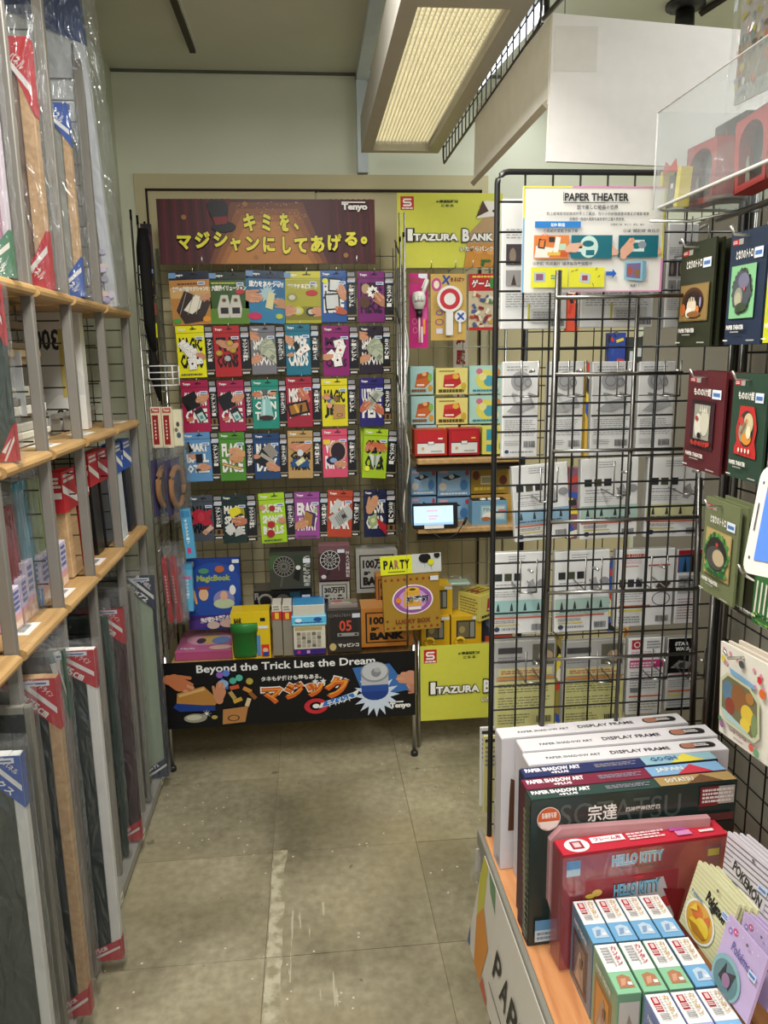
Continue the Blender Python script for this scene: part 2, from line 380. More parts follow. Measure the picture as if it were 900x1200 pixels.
# ================================================================== THE SETTING
WY = 3.24          # back wall
FX = [-1.51, -1.06, -.61, -.16, .29, .74, 1.19, 1.64, 2.0]; FY = [-.6, -.07, .38, .83, 1.28, 1.73, 2.16, 2.60, 3.04, WY]
mb = MB(); mb.box(-1.3, 2.0, -.6, WY, -.06, -.004, '#7c765d'); fl = struct('floor', mb, 'matte')
for i in range(len(FX)-1):
    for j in range(len(FY)-1):
        mb = MB(); h = random.uniform(-.0012, 0); g = .0009
        x0, x1 = max(FX[i], -1.3)+g, FX[i+1]-g
        mb.box(x0, x1, FY[j]+g, FY[j+1]-g, -.004, h, '#999999', ch=0)
        mb.build('tile', 'floor', fl)
mb = MB(); mb.box(-1.3, 2.0, WY, WY+.08, 0, 2.58, '#cccccc'); struct('wall_back', mb, 'wall')
mb = MB(); mb.box(-1.38, -1.3, -.6, WY+.08, 0, 2.58, '#cccccc'); struct('wall_left', mb, 'wall')
mb = MB(); mb.box(-1.3, -.70, 2.79, WY, 0, 2.58, '#cccccc'); struct('wall_left', mb, 'pillar')
mb = MB(); mb.box(2.0, 2.08, -.6, WY+.08, 0, 2.58, '#cccccc'); struct('wall_right', mb, 'wall')
mb = MB(); mb.box(-1.38, 2.08, -.6, WY+.08, 2.58, 2.64, '#cccccc'); struct('ceiling', mb, 'ceil')
mb = MB(); mb.box(-.699, 2.0, WY-.012, WY, 2.572, 2.58, '#6c6d62'); struct('trim_1', mb, 'matte')
# cream closet doors on the back wall
mb = MB(); mb.box(-.64, .72, WY-.02, WY-.001, 2.155, 2.21, '#fff'[:0] or '#c0b58d'); mb.box(-.64, -.60, WY-.02, WY-.001, 0, 2.155, '#c0b58d')
mb.box(.72, .745, WY-.02, WY-.001, 0, 2.21, '#c0b58d'); struct('trim_2', mb, 'doortrim')
mb = MB(); mb.box(-.60, -.592, WY-.022, WY-.001, 0, 2.155, '#3a2d28'); mb.box(-.60, .72, WY-.022, WY-.001, 2.147, 2.156, '#3a2d28'); mb.box(.712, .72, WY-.022, WY-.001, 0, 2.155, '#3a2d28')
struct('trim_3', mb, 'matte')
mb = MB(); mb.box(-.592, .052, WY-.018, WY-.001, .02, 2.147, '#ccc8b0'.replace('c8', 'c8')); struct('door_1', mb, 'door')
mb = MB(); mb.box(.058, .712, WY-.012, WY-.001, .02, 2.147, '#cccccc'); struct('door_2', mb, 'door')
mb = MB(); mb.box(.76, 1.4, WY-.02, WY-.001, .02, 2.0, '#cccccc'); struct('door_3', mb, 'door')
# pale conduit that follows the ceiling and turns down the wall
mb = MB(); mb.box(.222, .262, 1.7, WY-.001, 2.545, 2.579, '#cfd8dc'); mb.box(.222, .262, WY-.04, WY-.001, 2.215, 2.579, '#cfd8dc'); mb.box(.262, .40, WY-.05, WY-.001, 2.55, 2.579, '#cfd8dc')
props(mb.build('cable_duct', 'matte'), 'pale blue-white cable duct along the ceiling turning down the back wall', 'duct')
mb = MB(); mb.box(-.372, -.352, 1.8, 3.0, 2.556, 2.5795, '#4e4b40'); mb.box(-.352, -.346, 1.8, 3.0, 2.566, 2.5795, '#d8d8cc')
props(mb.build('ceiling_rail', 'matte'), 'thin dark rail on the ceiling above the magic display', 'rail')
# louvred ceiling lamp
t = thing('louvred_lamp', 'grey framed ceiling lamp with cream lengthwise louvre slats', 'lamp', (.345, 2.25, 2.2))
mb = MB(); W, L0, L1 = .135, -1.35, .60
for a, b_, c, d in ((-W, -W+.038, L0, L1), (W-.038, W, L0, L1), (-W+.038, W-.038, L1-.03, L1), (-W+.038, W-.038, -.60, -.53), (-W+.038, W-.038, L0, L0+.04)):
    mb.box(a, b_, c, d, 0, .02, '#b9b5ab')
for a in (-W, W-.004): mb.box(a, a+.004, L0, L1, .02, .11, '#b2aea4')
mb.box(-W, W, L0, L1, .11, .114, '#8a8578'); mb.box(-W, W, L1-.004, L1, .02, .11, '#b2aea4')
mb.build('housing', 'steel', t)
for a, b_ in ((-.53, .57), (-1.31, -.60)):
    mb = MB(); mb.box(-.095, .095, a, b_, .045, .05, '#ffffff'); mb.build('diffuser', 'lamp', t)
    for i in range(17):
        mb = MB(); x = -.092+.0115*i; mb.box(x-.0006, x+.0006, a, b_, .022, .04, '#fbf8ea'); mb.build('louvre_slat', 'matte', t)
    mb = MB(); n = int((b_-a)/.02)
    for i in range(n): y = a+(i+.5)*(b_-a)/n; mb.box(-.094, .094, y-.0006, y+.0006, .028, .036, '#fbf8ea')
    mb.build('cross_blades', 'matte', t, kind='stuff')
for y in (-1.0, .3):
    mb = MB(); mb.tube([(0, y, .114), (0, y, .379)], .006, '#9a968a'); mb.build('hanging_rod', 'steel', t)
# bare tube behind it, lighting the wall beside the lamp
t = thing('batten_lamp', 'bare fluorescent batten glowing behind the louvred lamp', 'lamp', (0, 0, 0))
ba, bb = at(550, 110, Z=2.47), at(634, 12, Z=2.47)
mb = MB(); mb.tube([ba+Vector((0, 0, .055)), bb+Vector((0, 0, .055))], .04, '#e4e6e4', 4, 0, False); mb.build('batten_body', 'matte', t)
mb = MB(); mb.tube([ba, bb], .016, '#ffffff', 8); mb.build('tube', 'tube', t)
# spot lamp and rail at the upper right
t = thing('spot_lamp', 'small black spot lamp on the ceiling above the white board', 'lamp', tuple(at(803, 12, Z=2.56)))
mb = MB(); mb.lathe([(.0, .02), (.06, .02), (.06, .008), (.03, 0), (.0, 0)], 0, 0, '#1d1c1b'); mb.build('ceiling_plate', 'blackwire', t)
mb = MB(); mb.lathe([(0, 0), (.028, 0), (.032, -.09), (.0, -.09)], 0, 0, '#1d1c1b'); mb.build('lamp_head', 'blackwire', t)
a = at(822, 15, Z=2.57); b_ = at(845, 0, Z=2.57)
d = (b_-a).normalized(); mb = MB(); mb.tube([a, a+d*1.2], .012, '#3b352c', 4); props(mb.build('ceiling_track', 'matte'), 'dark lighting track on the ceiling at upper right', 'rail')
mb = MB()
for i in range(12): mb.box(.80, 1.9, 1.75+i*.12, 1.76+i*.12, 2.30, 2.31, '#6d6a62')
for i in range(6): mb.box(.80+i*.2, .808+i*.2, 1.75, 3.08, 2.30, 2.31, '#6d6a62')

# ------------------------------------------------------------------ wire helper
def mesh_lines(mb, w_, h, pu, pv, r, col, u=(1, 0, 0), v=(0, 0, 1), o=(0, 0, 0), n=4, skip=True):
    u = Vector(u); v = Vector(v); o = Vector(o); nn = u.cross(v)*r*1.6
    k = 0
    a = pu if skip else 0
    while a < w_-1e-4: mb.tube([o+u*a, o+u*a+v*h], r, col, n, 0, False, False); a += pu
    a = pv if skip else 0
    while a < h-1e-4: mb.tube([o+v*a+nn, o+v*a+u*w_+nn], r, col, n, 0, False, False); a += pv
def frame_path(w_, h, c, u, v, o):
    u = Vector(u); v = Vector(v); o = Vector(o); pts = []
    for cx, cy, a0 in ((c, c, 180), (w_-c, c, 270), (w_-c, h-c, 0), (c, h-c, 90)):
        for i in range(5): a = R(a0+i*22.5); pts.append(o+u*(cx+c*math.cos(a))+v*(cy+c*math.sin(a)))
    return pts+[pts[0]]

# ================================================================== LEFT SHELVING
sh = thing('slotted_shelving', 'tall grey steel shelving with pine boards along the left wall', 'shelving', (0, 0, 0))
XF = -.585
UY = [(1.18, 2.57), (1.49, 2.57), (1.782, 2.57), (2.05, 2.57), (2.37, 2.57), (2.69, 1.667)]
for Y, z in UY:
    mb = MB(); mb.box(XF-.024, XF, Y-.010, Y+.010, .045, z, '#8b8780', ch=.002)
    mb.build('upright', 'steel', sh)
    if Y < 2.5:
        mb = MB(); mb.box(-1.2, -1.17, Y-.011, Y+.011, .0, z, '#8b8780'); mb.build('rear_upright', 'steel', sh)
for Y, z in UY:   # wire dividers stand across the shelf behind every upright
    mb = MB(); zt = min(z, 2.3)
    zz = .12
    while zz < zt: mb.tube([(-1.17, Y, zz), (XF-.03, Y, zz)], .0019, '#5a5750', 4, 0, False, False); zz += .055
    for x in (-1.02, -.87, -.72): mb.tube([(x, Y+.004, .05), (x, Y+.004, zt)], .0019, '#5a5750', 4, 0, False, False)
    mb.build('wire_divider', 'chrome', sh)
def board(z, y0, y1):
    mb = MB(); x0, x1, th = -1.2, -.572, .024; prof = [(x0, z-th), (x1-.010, z-th), (x1-.002, z-th+.005), (x1, z-th/2), (x1-.002, z-.005), (x1-.010, z), (x0, z)]
    n = len(prof); vs = [(x, y, zz) for y in (y0, y1) for x, zz in prof]
    fs = [tuple(range(n)), tuple(reversed(range(n, 2*n)))]+[(k, k+n, (k+1) % n+n, (k+1) % n) for k in range(n)]
    mb.add(vs, fs, '#c99a5c'); return mb.build('shelf_board', 'wood', sh)
for z in (1.667, 1.310, .945):
    ys = [.75]+[u[0] for u in UY]
    for i in range(len(ys)-1): board(z, ys[i]+.013, ys[i+1]-.013)
mb = MB(); mb.box(-.60, -.57, .9, 2.72, .012, .045, '#9a9890', ch=.002); mb.build('bottom_rail', 'steel', sh)
for y in (1.62, 1.98, 2.28, 2.6):
    mb = MB(); mb.box(-.5698, -.569, y-.03, y, .016, .040, '#dfe3cf'); p = P(mb, (-.569, y-.03, .016), (0, 1, 0), (0, 0, 1), (1, 0, 0), 0, .03, .024); p.rect(.2, .3, .8, .7, '#6c7a5a'); mb.build('size_tag', 'card', sh)
for i in range(7):
    mb = MB(); zc = 1.95+i*.1; mb.box(-1.19, -.62, 2.395, 2.40, zc, zc+.008, '#4c4a46'); 
    if i < 0: pass
# grey bookend brackets on the boards
bk = [(1.310, 1.56), (1.310, 1.66), (1.310, 1.87), (1.310, 1.97), (1.310, 2.18), (1.310, 2.28), (1.310, 2.52), (.945, 1.62), (.945, 1.70), (.945, 1.90), (.945, 1.99), (.945, 1.38)]
for i, (z, y) in enumerate(bk):
    mb = MB(); mb.box(-.690, -.687, y-.035, y+.035, z, z+.055, '#918d85'); mb.box(-.78, -.687, y-.035, y+.035, z, z+.002, '#918d85'); mb.box(-.687, -.677, y-.036, y+.036, z+.045, z+.057, '#9b978f')
    mb.build('bookend', 'steel', sh)
for z, y, dx in ((1.310, 1.90, 0), (1.310, 2.20, 0), (1.310, 2.60, 0), (.945, 1.64, 0), (.945, 1.90, 0), (.945, 2.20, 0), (.945, 2.50, 0)):
    mb = MB(); mb.box(-.655, -.60, y-.05, y+.03, z, z+.0006, '#eceae2')
    p = P(mb, (-.655, y-.05, z+.0006), (0, 1, 0), (-1, 0, 0), (0, 0, 1), 0, .08, .055); p.o = Vector((-.60, y-.05, z+.0006)); p.bars(.2, .25, .8, .7, '#7d838c', 3)
    mb.build('price_label', 'card', sh)

def bag_mesh(x0, x1, y0, y1, z0, z1, seed=0, amp=.004, nx=6, nz=14):
    """crumpled clear bag round a flat thing"""
    mb = MB(); rd = random.Random(seed)
    def g(y, s):
        vs = []; fs = []
        for j in range(nz+1):
            for i in range(nx+1):
                e = 0 if i in (0, nx) else 1
                vs.append((x0+(x1-x0)*i/nx+rd.uniform(-amp, amp)*.4, y+rd.uniform(-amp, amp)*e, z0+(z1-z0)*j/nz+rd.uniform(-amp, amp)*(1 if j in (0, nz) else .4)))
        for j in range(nz):
            for i in range(nx): a = j*(nx+1)+i; fs.append((a, a+1, a+nx+2, a+nx+1))
        mb.add(vs, fs, '#ffffff', 0, True); return vs
    a = g(y0, 1); b = g(y1, 1)
    vs = []; fs = []
    for j in range(nz+1): vs += [a[j*(nx+1)+nx], b[j*(nx+1)+nx]]
    for j in range(nz): fs.append((2*j, 2*j+1, 2*j+3, 2*j+2))
    mb.add(vs, fs, '#ffffff', 0, True)
    return mb
def corner_label(mb, xr, zc, Y, t, a, b, col, text, sub, up=True, white=True, flip=False):
    """printed card corner folded round the right-hand corner of a frame"""
    s = -1 if up else 1
    e = .0012; y = Y-t/2-e
    tri = [(xr, zc), (xr-a, zc), (xr-a*.98, zc+s*b*.08), (xr, zc+s*b)]
    if not up: tri = tri[::-1]
    mb.prism(tri, y, y+.0008, col)
    mb.box(xr+.0006, xr+.0014, Y-t/2, Y+t/2, min(zc, zc+s*b), max(zc, zc+s*b), col)
    p = P(mb, (xr, y, zc), (1, 0, 0), (0, 0, 1), (0, -1, 0), 0, 1, 1)
    ang = -math.degrees(math.atan2(b, a))
    def q(f0, f1, g0, g1, c):   # band parallel to the cut edge: f along 0..1, g from the edge (0) to the corner (1)
        L = lambda f, g: (-a*(1-g)*(1-f), s*b*(1-g)*f)
        p.poly([L(f0, g0), L(f1, g0), L(f1, g1), L(f0, g1)], c)
    q(.03, .97, .30, .42, '#eceae6')
    if up:
        cx, cz = -a*.42, -b*.40*1.0; L = math.hypot(a, b)
        wt, ht = L*.52, L*.10
        p.text(text, -a*.44-wt/2, -b*.42-ht/2-.003, -a*.44+wt/2, -b*.42+ht/2-.003, '#f6f4f0', .03, 2, ang)
        p.text(sub, -a*.24-wt*.34, -b*.26-ht*.42+.012, -a*.24+wt*.34, -b*.26+ht*.42+.012, '#f6e9e6', .02, 1, ang)
        if white: p.rect(-a*.55, -b*.13, -a*.10, -b*.03, '#e8ecf2'); p.rect(-a*.50, -b*.10, -a*.15, -b*.07, '#3c5e96')
    else:
        L = math.hypot(a, b); wt, ht = L*.4, L*.09
        p.text(text, -a*.46-wt/2, b*.44-ht/2, -a*.46+wt/2, b*.44+ht/2, '#f6f4f0', .03, 2, 180-ang+180)
def picture_frame(name, label, group, Y, xr, z0, z1, wd, t, edge, ew, face, lab, txt, sub, a, b, seed, mould='matte', bag=True, lean=0, bottom=True, bagtop=.05, inner=None, facemat='plastic'):
    r = thing(name, label, 'frame', (xr, Y, z0), 0, group, rot=(0, R(lean), 0)); h = z1-z0
    mb = MB(); mb.box(-wd+.004, -.004, -t*.25, t*.35, .004, h-.004, face); mb.build('backing_sheet', facemat, r)
    for nm in ('s0', 's1', 's2', 's3'):
        mb = MB()
        if nm == 's0': mb.box(-ew, 0, -t/2, t/2, 0, h, edge, ch=.002)
        elif nm == 's1': mb.box(-wd, -wd+ew, -t/2, t/2, 0, h, edge, ch=.002)
        elif nm == 's2': mb.box(-wd+ew, -ew, -t/2, t/2, 0, ew, edge)
        else: mb.box(-wd+ew, -ew, -t/2, t/2, h-ew, h, edge)
        mb.build('moulding', mould, r)
    if lab:
        mb = MB(); corner_label(mb, 0, h, 0, t, a, b, lab, txt, sub); mb.build('corner_label', 'card', r)
        if bottom: mb = MB(); corner_label(mb, 0, 0, 0, t, a*.9, b*.62, lab, txt, sub, up=False); mb.build('corner_label', 'card', r)
    if bag:
        m2 = bag_mesh(-wd-.005, .007, -t/2-.006, t/2+.006, -.004, h+bagtop, seed); m2.build('plastic_bag', 'bag', r)
    return r
RED, BLU, NAVY = '#c22a35', '#2f57a8', '#26304a'
g = 'picture frames standing on the bottom rail'
picture_frame('picture_frame', 'white-edged frame with blue corner label at the front left', g, 1.36, -.548, .05, .80, .42, .022, '#d9d8d4', .02, '#24312b', BLU, 'マックス', '水彩パネル', .10, .105, 1, bagtop=.03)
picture_frame('picture_frame', 'thin grey frame between the front white and tan frames', g, 1.475, -.565, .05, .84, .42, .018, '#8d897c', .014, '#2a2f2a', None, '', '', .1, .1, 2)
picture_frame('picture_frame', 'tan wooden frame in film with red corner label', g, 1.56, -.540, .05, .865, .42, .026, '#c39c6e', .024, '#1f2a26', RED, '50×75㎝', 'ゴールドライン', .12, .115, 3, mould='wood_pale', bagtop=.08)
picture_frame('picture_frame', 'narrow frame with green and white corner strip behind the tan frame', g, 1.66, -.555, .05, .885, .42, .016, '#8b7f76', .014, '#36302c', '#2c6b4b', '', '', .03, .16, 4, bottom=False)
picture_frame('picture_frame', 'dark green frame with white moulding and red 50×75 corner labels', g, 1.738, -.512, .035, .855, .40, .022, '#ebe8e3', .024, '#26332d', RED, '50×75㎝', 'ゴールドライン', .15, .095, 5, bagtop=.02)
picture_frame('picture_frame', 'dark brown frame with red 49×72 corner labels', g, 2.21, -.562, .05, .80, .42, .022, '#4a2f2c', .030, '#21372f', RED, '49×72㎝', 'ゴールドライン', .13, .11, 6, bagtop=.06)
picture_frame('picture_frame', 'dark green frame beside the brown frame, no corner label', g, 2.13, -.585, .05, .80, .40, .016, '#30483c', .012, '#1e3029', None, '', '', .1, .1, 7)
picture_frame('picture_frame', 'grey edged frame just beyond the brown frame', g, 2.42, -.575, .05, .80, .42, .016, '#8a8678', .012, '#55524a', None, '', '', .1, .1, 8)
picture_frame('picture_frame', 'light green panel frame with navy 49×72 PANEL corner labels', g, 2.58, -.545, .05, .79, .40, .018, '#2c3138', .010, '#a6b39a', NAVY, '49×72', 'PANEL', .13, .12, 9, bagtop=.03, facemat='matte')
picture_frame('picture_frame', 'narrow frame with blue corner label under the lowest board', g, 1.86, -.62, .05, .86, .36, .018, '#b9b7ae', .014, '#3b403c', BLU, '', '', .09, .08, 10, bottom=False)
# middle shelf
g = 'goods on the second board'
picture_frame('picture_frame', 'dark green frame with red corner label standing on the second board at far left', None, 1.575, -.575, 1.312, 1.655, .40, .014, '#3b4a44', .008, '#1c3b33', RED, '', '', .04, .12, 11, bagtop=-.002)
for i, (z, hh, c, x1) in enumerate(((1.312, .018, '#cfccbf', -.66), (1.33, .016, '#dfdccb', -.655), (1.346, .02, '#bdbab0', -.66), (1.366, .018, '#8d8a80', -.67), (1.384, .022, '#e2dfd6', -.66), (1.406, .018, '#6f6a60', -.66), (1.424, .024, '#b8b3a4', -.668), (1.5, .016, '#b39a78', -.67), (1.516, .018, '#c4ae8a', -.66), (1.534, .016, '#9f8f78', -.668), (1.58, .018, '#7d6f60', -.66))):
    mb = MB(); mb.box(-1.12, x1, 1.50, 2.03, z, z+hh-.001, c, ch=.002)
    lbls = ['pale grey frame at the bottom of the flat pile', 'ivory frame second in the flat pile', 'grey frame third in the flat pile', 'dull grey frame in the lower flat pile', 'white frame topping the lower half of the flat pile', 'dark grey flat frame above the white one', 'beige flat frame in the middle of the pile', 'tan wooden flat frame in the upper pile', 'light wooden flat frame in the upper pile', 'grey brown flat frame in the upper pile', 'dark brown flat frame at the top of the pile']
    props(mb.build('picture_frame', 'matte'), lbls[i]+' on the second board', 'frame', 'frames lying flat on the second board')
r = thing('frame_box', 'white cardboard frame box marked 300 on the second board', 'box', (-.598, 2.325, 1.312))
mb = MB(); mb.box(-.42, -.04, -.02, .02, 0, .33, '#cfcfca', ch=.001)
p = P(mb, (-.42, -.02, 0), su=.38, sv=.33); p.poly([(.62, 1), (1, .45), (1, 1)], '#dedcd4'); p.text('300', .66, .68, .84, .86, '#3b3b3a', .03, 2, 180); p.poly([(.5, 0), (1, 0), (1, .30), (.8, .3)], '#e2e0da')
p.text('300', .78, .08, .95, .18, '#3b3b3a', .03, 2, 180); p.rect(.84, .28, .87, .86, '#cbb76a'); p.lines(.55, .1, .75, .16, 2, '#6d6d6a')
mb.build('box_body', 'film', r)
r = thing('film_packet', 'clear film packet with a pink edge lying across the second board', 'packet', (-.62, 1.86, 1.44))
mb = MB(); mb.box(-.22, -.03, -.003, .003, -.06, .09, '#b5b9bb'); p = P(mb, (-.22, -.003, -.06), su=.19, sv=.15); p.rect(.30, 0, .36, 1, '#b05a62'); p.rect(.55, 0, .72, 1, '#c9b96e'); p.poly([(0, .6), (.3, .95), (.3, 1), (0, 1)], '#4e88b8'); mb.build('packet_card', 'film', r)

# third board: bagged sticks and poster tubes
def stick(x0, x1, yt, yb, col, label, lab=None, labh=0, mat='plastic', n=1, grp='bagged moulding sticks on the third board', X=-.645, bag=True, txt=''):
    a = at(x0, yb, X=X); b = at(x1, yb, X=X); top = at((x0+x1)/2, yt, X=X).z; z0 = .947
    Y0, Y1 = a.y, b.y; w_ = abs(Y1-Y0); h = top-z0
    r = thing('moulding_stick', label, 'stick', (X, min(Y0, Y1)+w_/2, z0), 0, grp, rot=(0, R(-1.5), 0))
    for i in range(n):
        mb = MB(); ww = w_/n*.86; y = -w_/2+w_*(i+.5)/n
        if mat == 'round': mb.tube([(0, y, 0), (0, y, h)], ww/2, col if isinstance(col, str) else col[i % len(col)], 8)
        else: mb.box(-.016, .016, y-ww/2, y+ww/2, 0, h, col if isinstance(col, str) else col[i % len(col)], ch=.002)
        mb.build('bar', 'plastic' if mat == 'round' else mat, r)
    if lab:
        mb = MB(); mb.box(-.018, .019, -w_/2-.004, w_/2+.002, h-labh, h+.004, lab)
        p = P(mb, (-.018, -w_/2-.004, h-labh), su=.037, sv=labh+.004); p.rect(.1, .35, .9, .5, '#efeae6'); p.lines(.1, .6, .9, .9, 3, '#efeae6', .4, 2)
        p = P(mb, (.019, -w_/2-.004, h-labh), (0, 1, 0), (0, 0, 1), (1, 0, 0), su=w_+.006, sv=labh+.004); p.poly([(0, .5), (1, .1), (1, .28), (0, .7)], '#efeae6'); p.lines(.1, .7, .9, .95, 2, '#efeae6', .4, 5)
        mb.build('label_sleeve', 'card', r)
    if bag:
        m2 = bag_mesh(-.03, .026, -w_/2-.006, w_/2+.006, .0, h+.03, int(x0), .003, 3, 8); m2.build('plastic_bag', 'bag', r)
stick(15, 28, 588, 690, ['#8e2f3c', '#7c2634'], 'bundle of dark red rods in a film bag on the third board', mat='round', n=4)
stick(28, 42, 560, 665, '#2f8fa4', 'bundle of turquoise rods in a film bag on the third board', mat='round', n=4)
stick(43, 56, 556, 648, ['#8a9a4a', '#7d8f3e'], 'bundle of olive green rods in a film bag', mat='round', n=4)
stick(76, 91, 548, 655, '#c9a877', 'pale wooden stick with red label sleeve on the third board', RED, .10, 'wood_pale', bag=False)
stick(93, 105, 546, 648, '#9c1f2a', 'bright red stick with red label sleeve', RED, .08, bag=False)
stick(108, 118, 528, 645, '#151414', 'left black stick with red label sleeve', RED, .09, bag=False)
stick(119, 129, 524, 640, '#171616', 'right black stick with red label sleeve', RED, .09, bag=False)
stick(130, 135, 545, 608, '#d8d6cc', 'short white stick beside the black sticks')
stick(138, 145, 517, 625, '#c5ccd2', 'pale stick with blue label sleeve near the shelf end', BLU, .09, X=-.62, bag=False)
stick(147, 155, 513, 612, '#1d2029', 'black stick with blue label sleeve at the shelf end', BLU, .09, X=-.62, bag=False)
for i, (x0, x1, yt, yb, lbl) in enumerate(((16, 27, 690, 725, 'front left'), (28, 36, 676, 722, 'second from front'), (32, 41, 658, 684, 'by the turquoise rod'), (50, 62, 650, 688, 'beside the front bookend'), (63, 70, 640, 680, 'under the wooden stick'), (72, 80, 635, 672, 'before the wooden stick'))):
    a = at(x0, yb, X=-.63); b = at(x1, yb, X=-.63); z1 = at(x0, yt, X=-.63).z; h = max(.05, z1-.947); w_ = abs(b.y-a.y)
    r = thing('small_carton', 'small pink and lilac carton on the third board, '+lbl, 'carton', (-.63, a.y+w_/2, .947), 0, 'pink and lilac cartons on the third board')
    mb = MB(); mb.box(-.03, 0, -w_/2, w_/2, 0, h, '#d9cfe2', top='#e6dcea', ch=.001)
    for o_, u_, n_ in (((0, -w_/2, 0), (0, 1, 0), (1, 0, 0)),):
        p = P(mb, o_, u_, (0, 0, 1), n_, su=w_, sv=h); p.rect(0, 0, 1, .3, '#e5b79c'); p.rect(0, .3, 1, .38, '#e7a9c4')
        p.lines(.15, .45, .85, .95, 4, '#5f6fb5', .4, i); p.rect(.1, .05, .9, .22, '#efd6c6')
    p = P(mb, (-.03, -w_/2, 0), su=.03, sv=h); p.rect(0, 0, 1, .35, '#4f8fcf' if i in (2, 3) else '#e7a9c4'); p.lines(.15, .45, .85, .9, 4, '#5f6fb5', .4, i+9)
    mb.build('carton_body', 'film', r)
# upper board: long frames in film
def tall_frame(label, Y, xr, z1, wd, t, edge, ew, face, lab, seed, toplab=.12, botlab=.09, mould='matte', floral=False, bagtop=.06, bx=.01, z0=1.669, big=False, lx=0):
    r = thing('picture_frame', label, 'frame', (xr, Y, z0), 0, 'long frames in film on the top board', rot=(R(lx), 0, 0)); h = z1-z0
    mb = MB(); mb.box(-wd+.004, -ew*.5, -t*.25, t*.3, .004, h-.004, face); 
    if floral:
        p = P(mb, (-wd, -t/2-.0005, 0), su=wd, sv=h); rd = random.Random(5)
        for i in range(46): p.ell(.15+rd.random()*.82, rd.random()*.27, .028+.02*rd.random(), .008+.006*rd.random(), rd.choice(['#b9b0cc', '#a9a4c8', '#d6c4b8', '#c9c2d6']), 7)
    mb.build('backing_sheet', 'matte', r)
    for a, b_ in ((-ew, 0), (-wd, -wd+ew)):
        mb = MB(); mb.box(a, b_, -t/2, t/2, 0, h, edge, ch=.002); mb.build('moulding', mould, r)
    mb = MB(); mb.box(-wd+ew, -ew, -t/2, t/2, h-ew, h, edge); mb.build('moulding', mould, r)
    if lab:
        for up in (True, False):
            mb = MB(); y = -t/2-.0012; a = wd*.9 if big else .055; b_ = toplab if up else botlab
            if up: tri = [(0.001, h+.001), (-a, h+.001), (-a, h-.02 if not big else h-.05), (0.001, h-b_)]
            else: tri = [(0.001, b_), (-a, .03), (-a, -.0), (0.001, -.0)]
            mb.prism(tri, y, y+.0008, lab); mb.box(.0006, .0014, -t/2, t/2, h-b_ if up else 0, h if up else b_, lab)
            p = P(mb, (0, y, h if up else 0), su=1, sv=1)
            if not big:
                s = -1 if up else 1; p.poly([(0, s*b_*.62), (-a*.9, s*b_*.22), (-a*.9, s*b_*.32), (0, s*b_*.74)], '#eceae6'); p.text('パネル', -a*.8, s*b_*.3-.012, -a*.15, s*b_*.3+.012, '#f0eeea', .02, 1, -40)
            elif up: p.rect(-a*.55, -.035, -a*.22, -.012, '#d9dde6')
            mb.build('corner_label', 'card', r)
    bag_mesh(-wd-.01, bx, -t/2-.008, t/2+.008, -.002, h+bagtop, seed, .006, 7, 22).build('plastic_bag', 'bag', r)
    return r
tall_frame('pink and blue backed long frame in film at the far upper left', 1.66, -.575, 2.20, .30, .02, '#cfc3cf', .012, '#b47ea0', '#2f7a58', 21)
tall_frame('light wooden long frame in film with red corner labels', 1.93, -.585, 2.20, .34, .03, '#c39a72', .030, '#8d7768', RED, 22, .16, .13, 'wood_pale', bx=.022)
tall_frame('slim yellow wooden frame in film with blue corner labels', 2.15, -.574, 2.135, .30, .02, '#d9bd84', .020, '#9a9a92', BLU, 23, .10, .10, 'wood_pale', bx=.02)
tall_frame('large white long frame with a flower patterned foot and big blue corner', 2.50, -.572, 2.53, .34, .03, '#d9dce0', .030, '#d2d5d9', '#27457f', 24, .17, .0, floral=True, bx=.035, big=True, bagtop=.03, lx=11)
tall_frame('narrow wooden long frame just left of the red labelled one', 1.84, -.615, 2.18, .3, .012, '#c9a272', .010, '#6d5648', None, 25, mould='wood_pale')
mb = MB(); mb.box(-1.15, -.63, 2.40, 2.42, 1.70, 2.56, '#7b776c'); props(mb.build('grey_panel', 'matte'), 'grey panel standing behind the long frames on the top board', 'panel')
# ================================================================== BACK: MAGIC TRICK STAND
X0, X1, YF, YB = -.554, .366, 2.70, 3.12
st = thing('magic_stand', 'chrome wire display stand holding the magic trick packs', 'display stand', (0, 0, 0))
for x, y, top in ((X0, YF, .45), (X1-.008, YF, .45), (X0, YB, 1.92), (X1, YB, 1.92)):
    mb = MB(); mb.tube([(x, y, .012), (x, y, top)], .0085, '#b9b9b6', 10); lg = mb.build('leg', 'chrome', st)
    mb = MB(); mb.lathe([(0, 0), (.014, 0), (.014, .014), (.009, .02), (0, .02)], x, y, '#222222', 12); mb.build('rubber_foot', 'blackwire', lg)
mb = MB(); mesh_lines(mb, X1-X0, 1.48, .05, .05, .0018, '#a8a6a0', (1, 0, 0), (0, 0, 1), (X0, YB, .44), skip=False); mb.build('wire_back', 'chrome', st)
for x in (X0, .338):
    mb = MB(); mesh_lines(mb, YB-YF, 1.38, .07, .05, .0019, '#a8a6a0', (0, 1, 0), (0, 0, 1), (x, YF, .44)); mb.build('wire_side', 'chrome', st)
    for y in (YF, YF+.10, YF+.22):
        x = x if x < 0 else .336
        mb = MB(); mb.tube([(x, y, .44), (x, y, 1.955 if x < 0 else 1.90)], .0036, '#a5a4a0', 6); mb.tube([(x, y, 1.955 if x < 0 else 1.90), (x, y, 1.985 if x < 0 else 1.915)], .004, '#222222', 6); mb.build('side_rod', 'chrome', st)
for i, z in enumerate((1.86, 1.62, 1.38, 1.12, .86)):
    mb = MB(); mb.tube([(.332, YF+.1, z), (.332, YF+.22, z+.06)], .003, '#222222', 5); mb.build('cable_tie', 'blackwire', st)
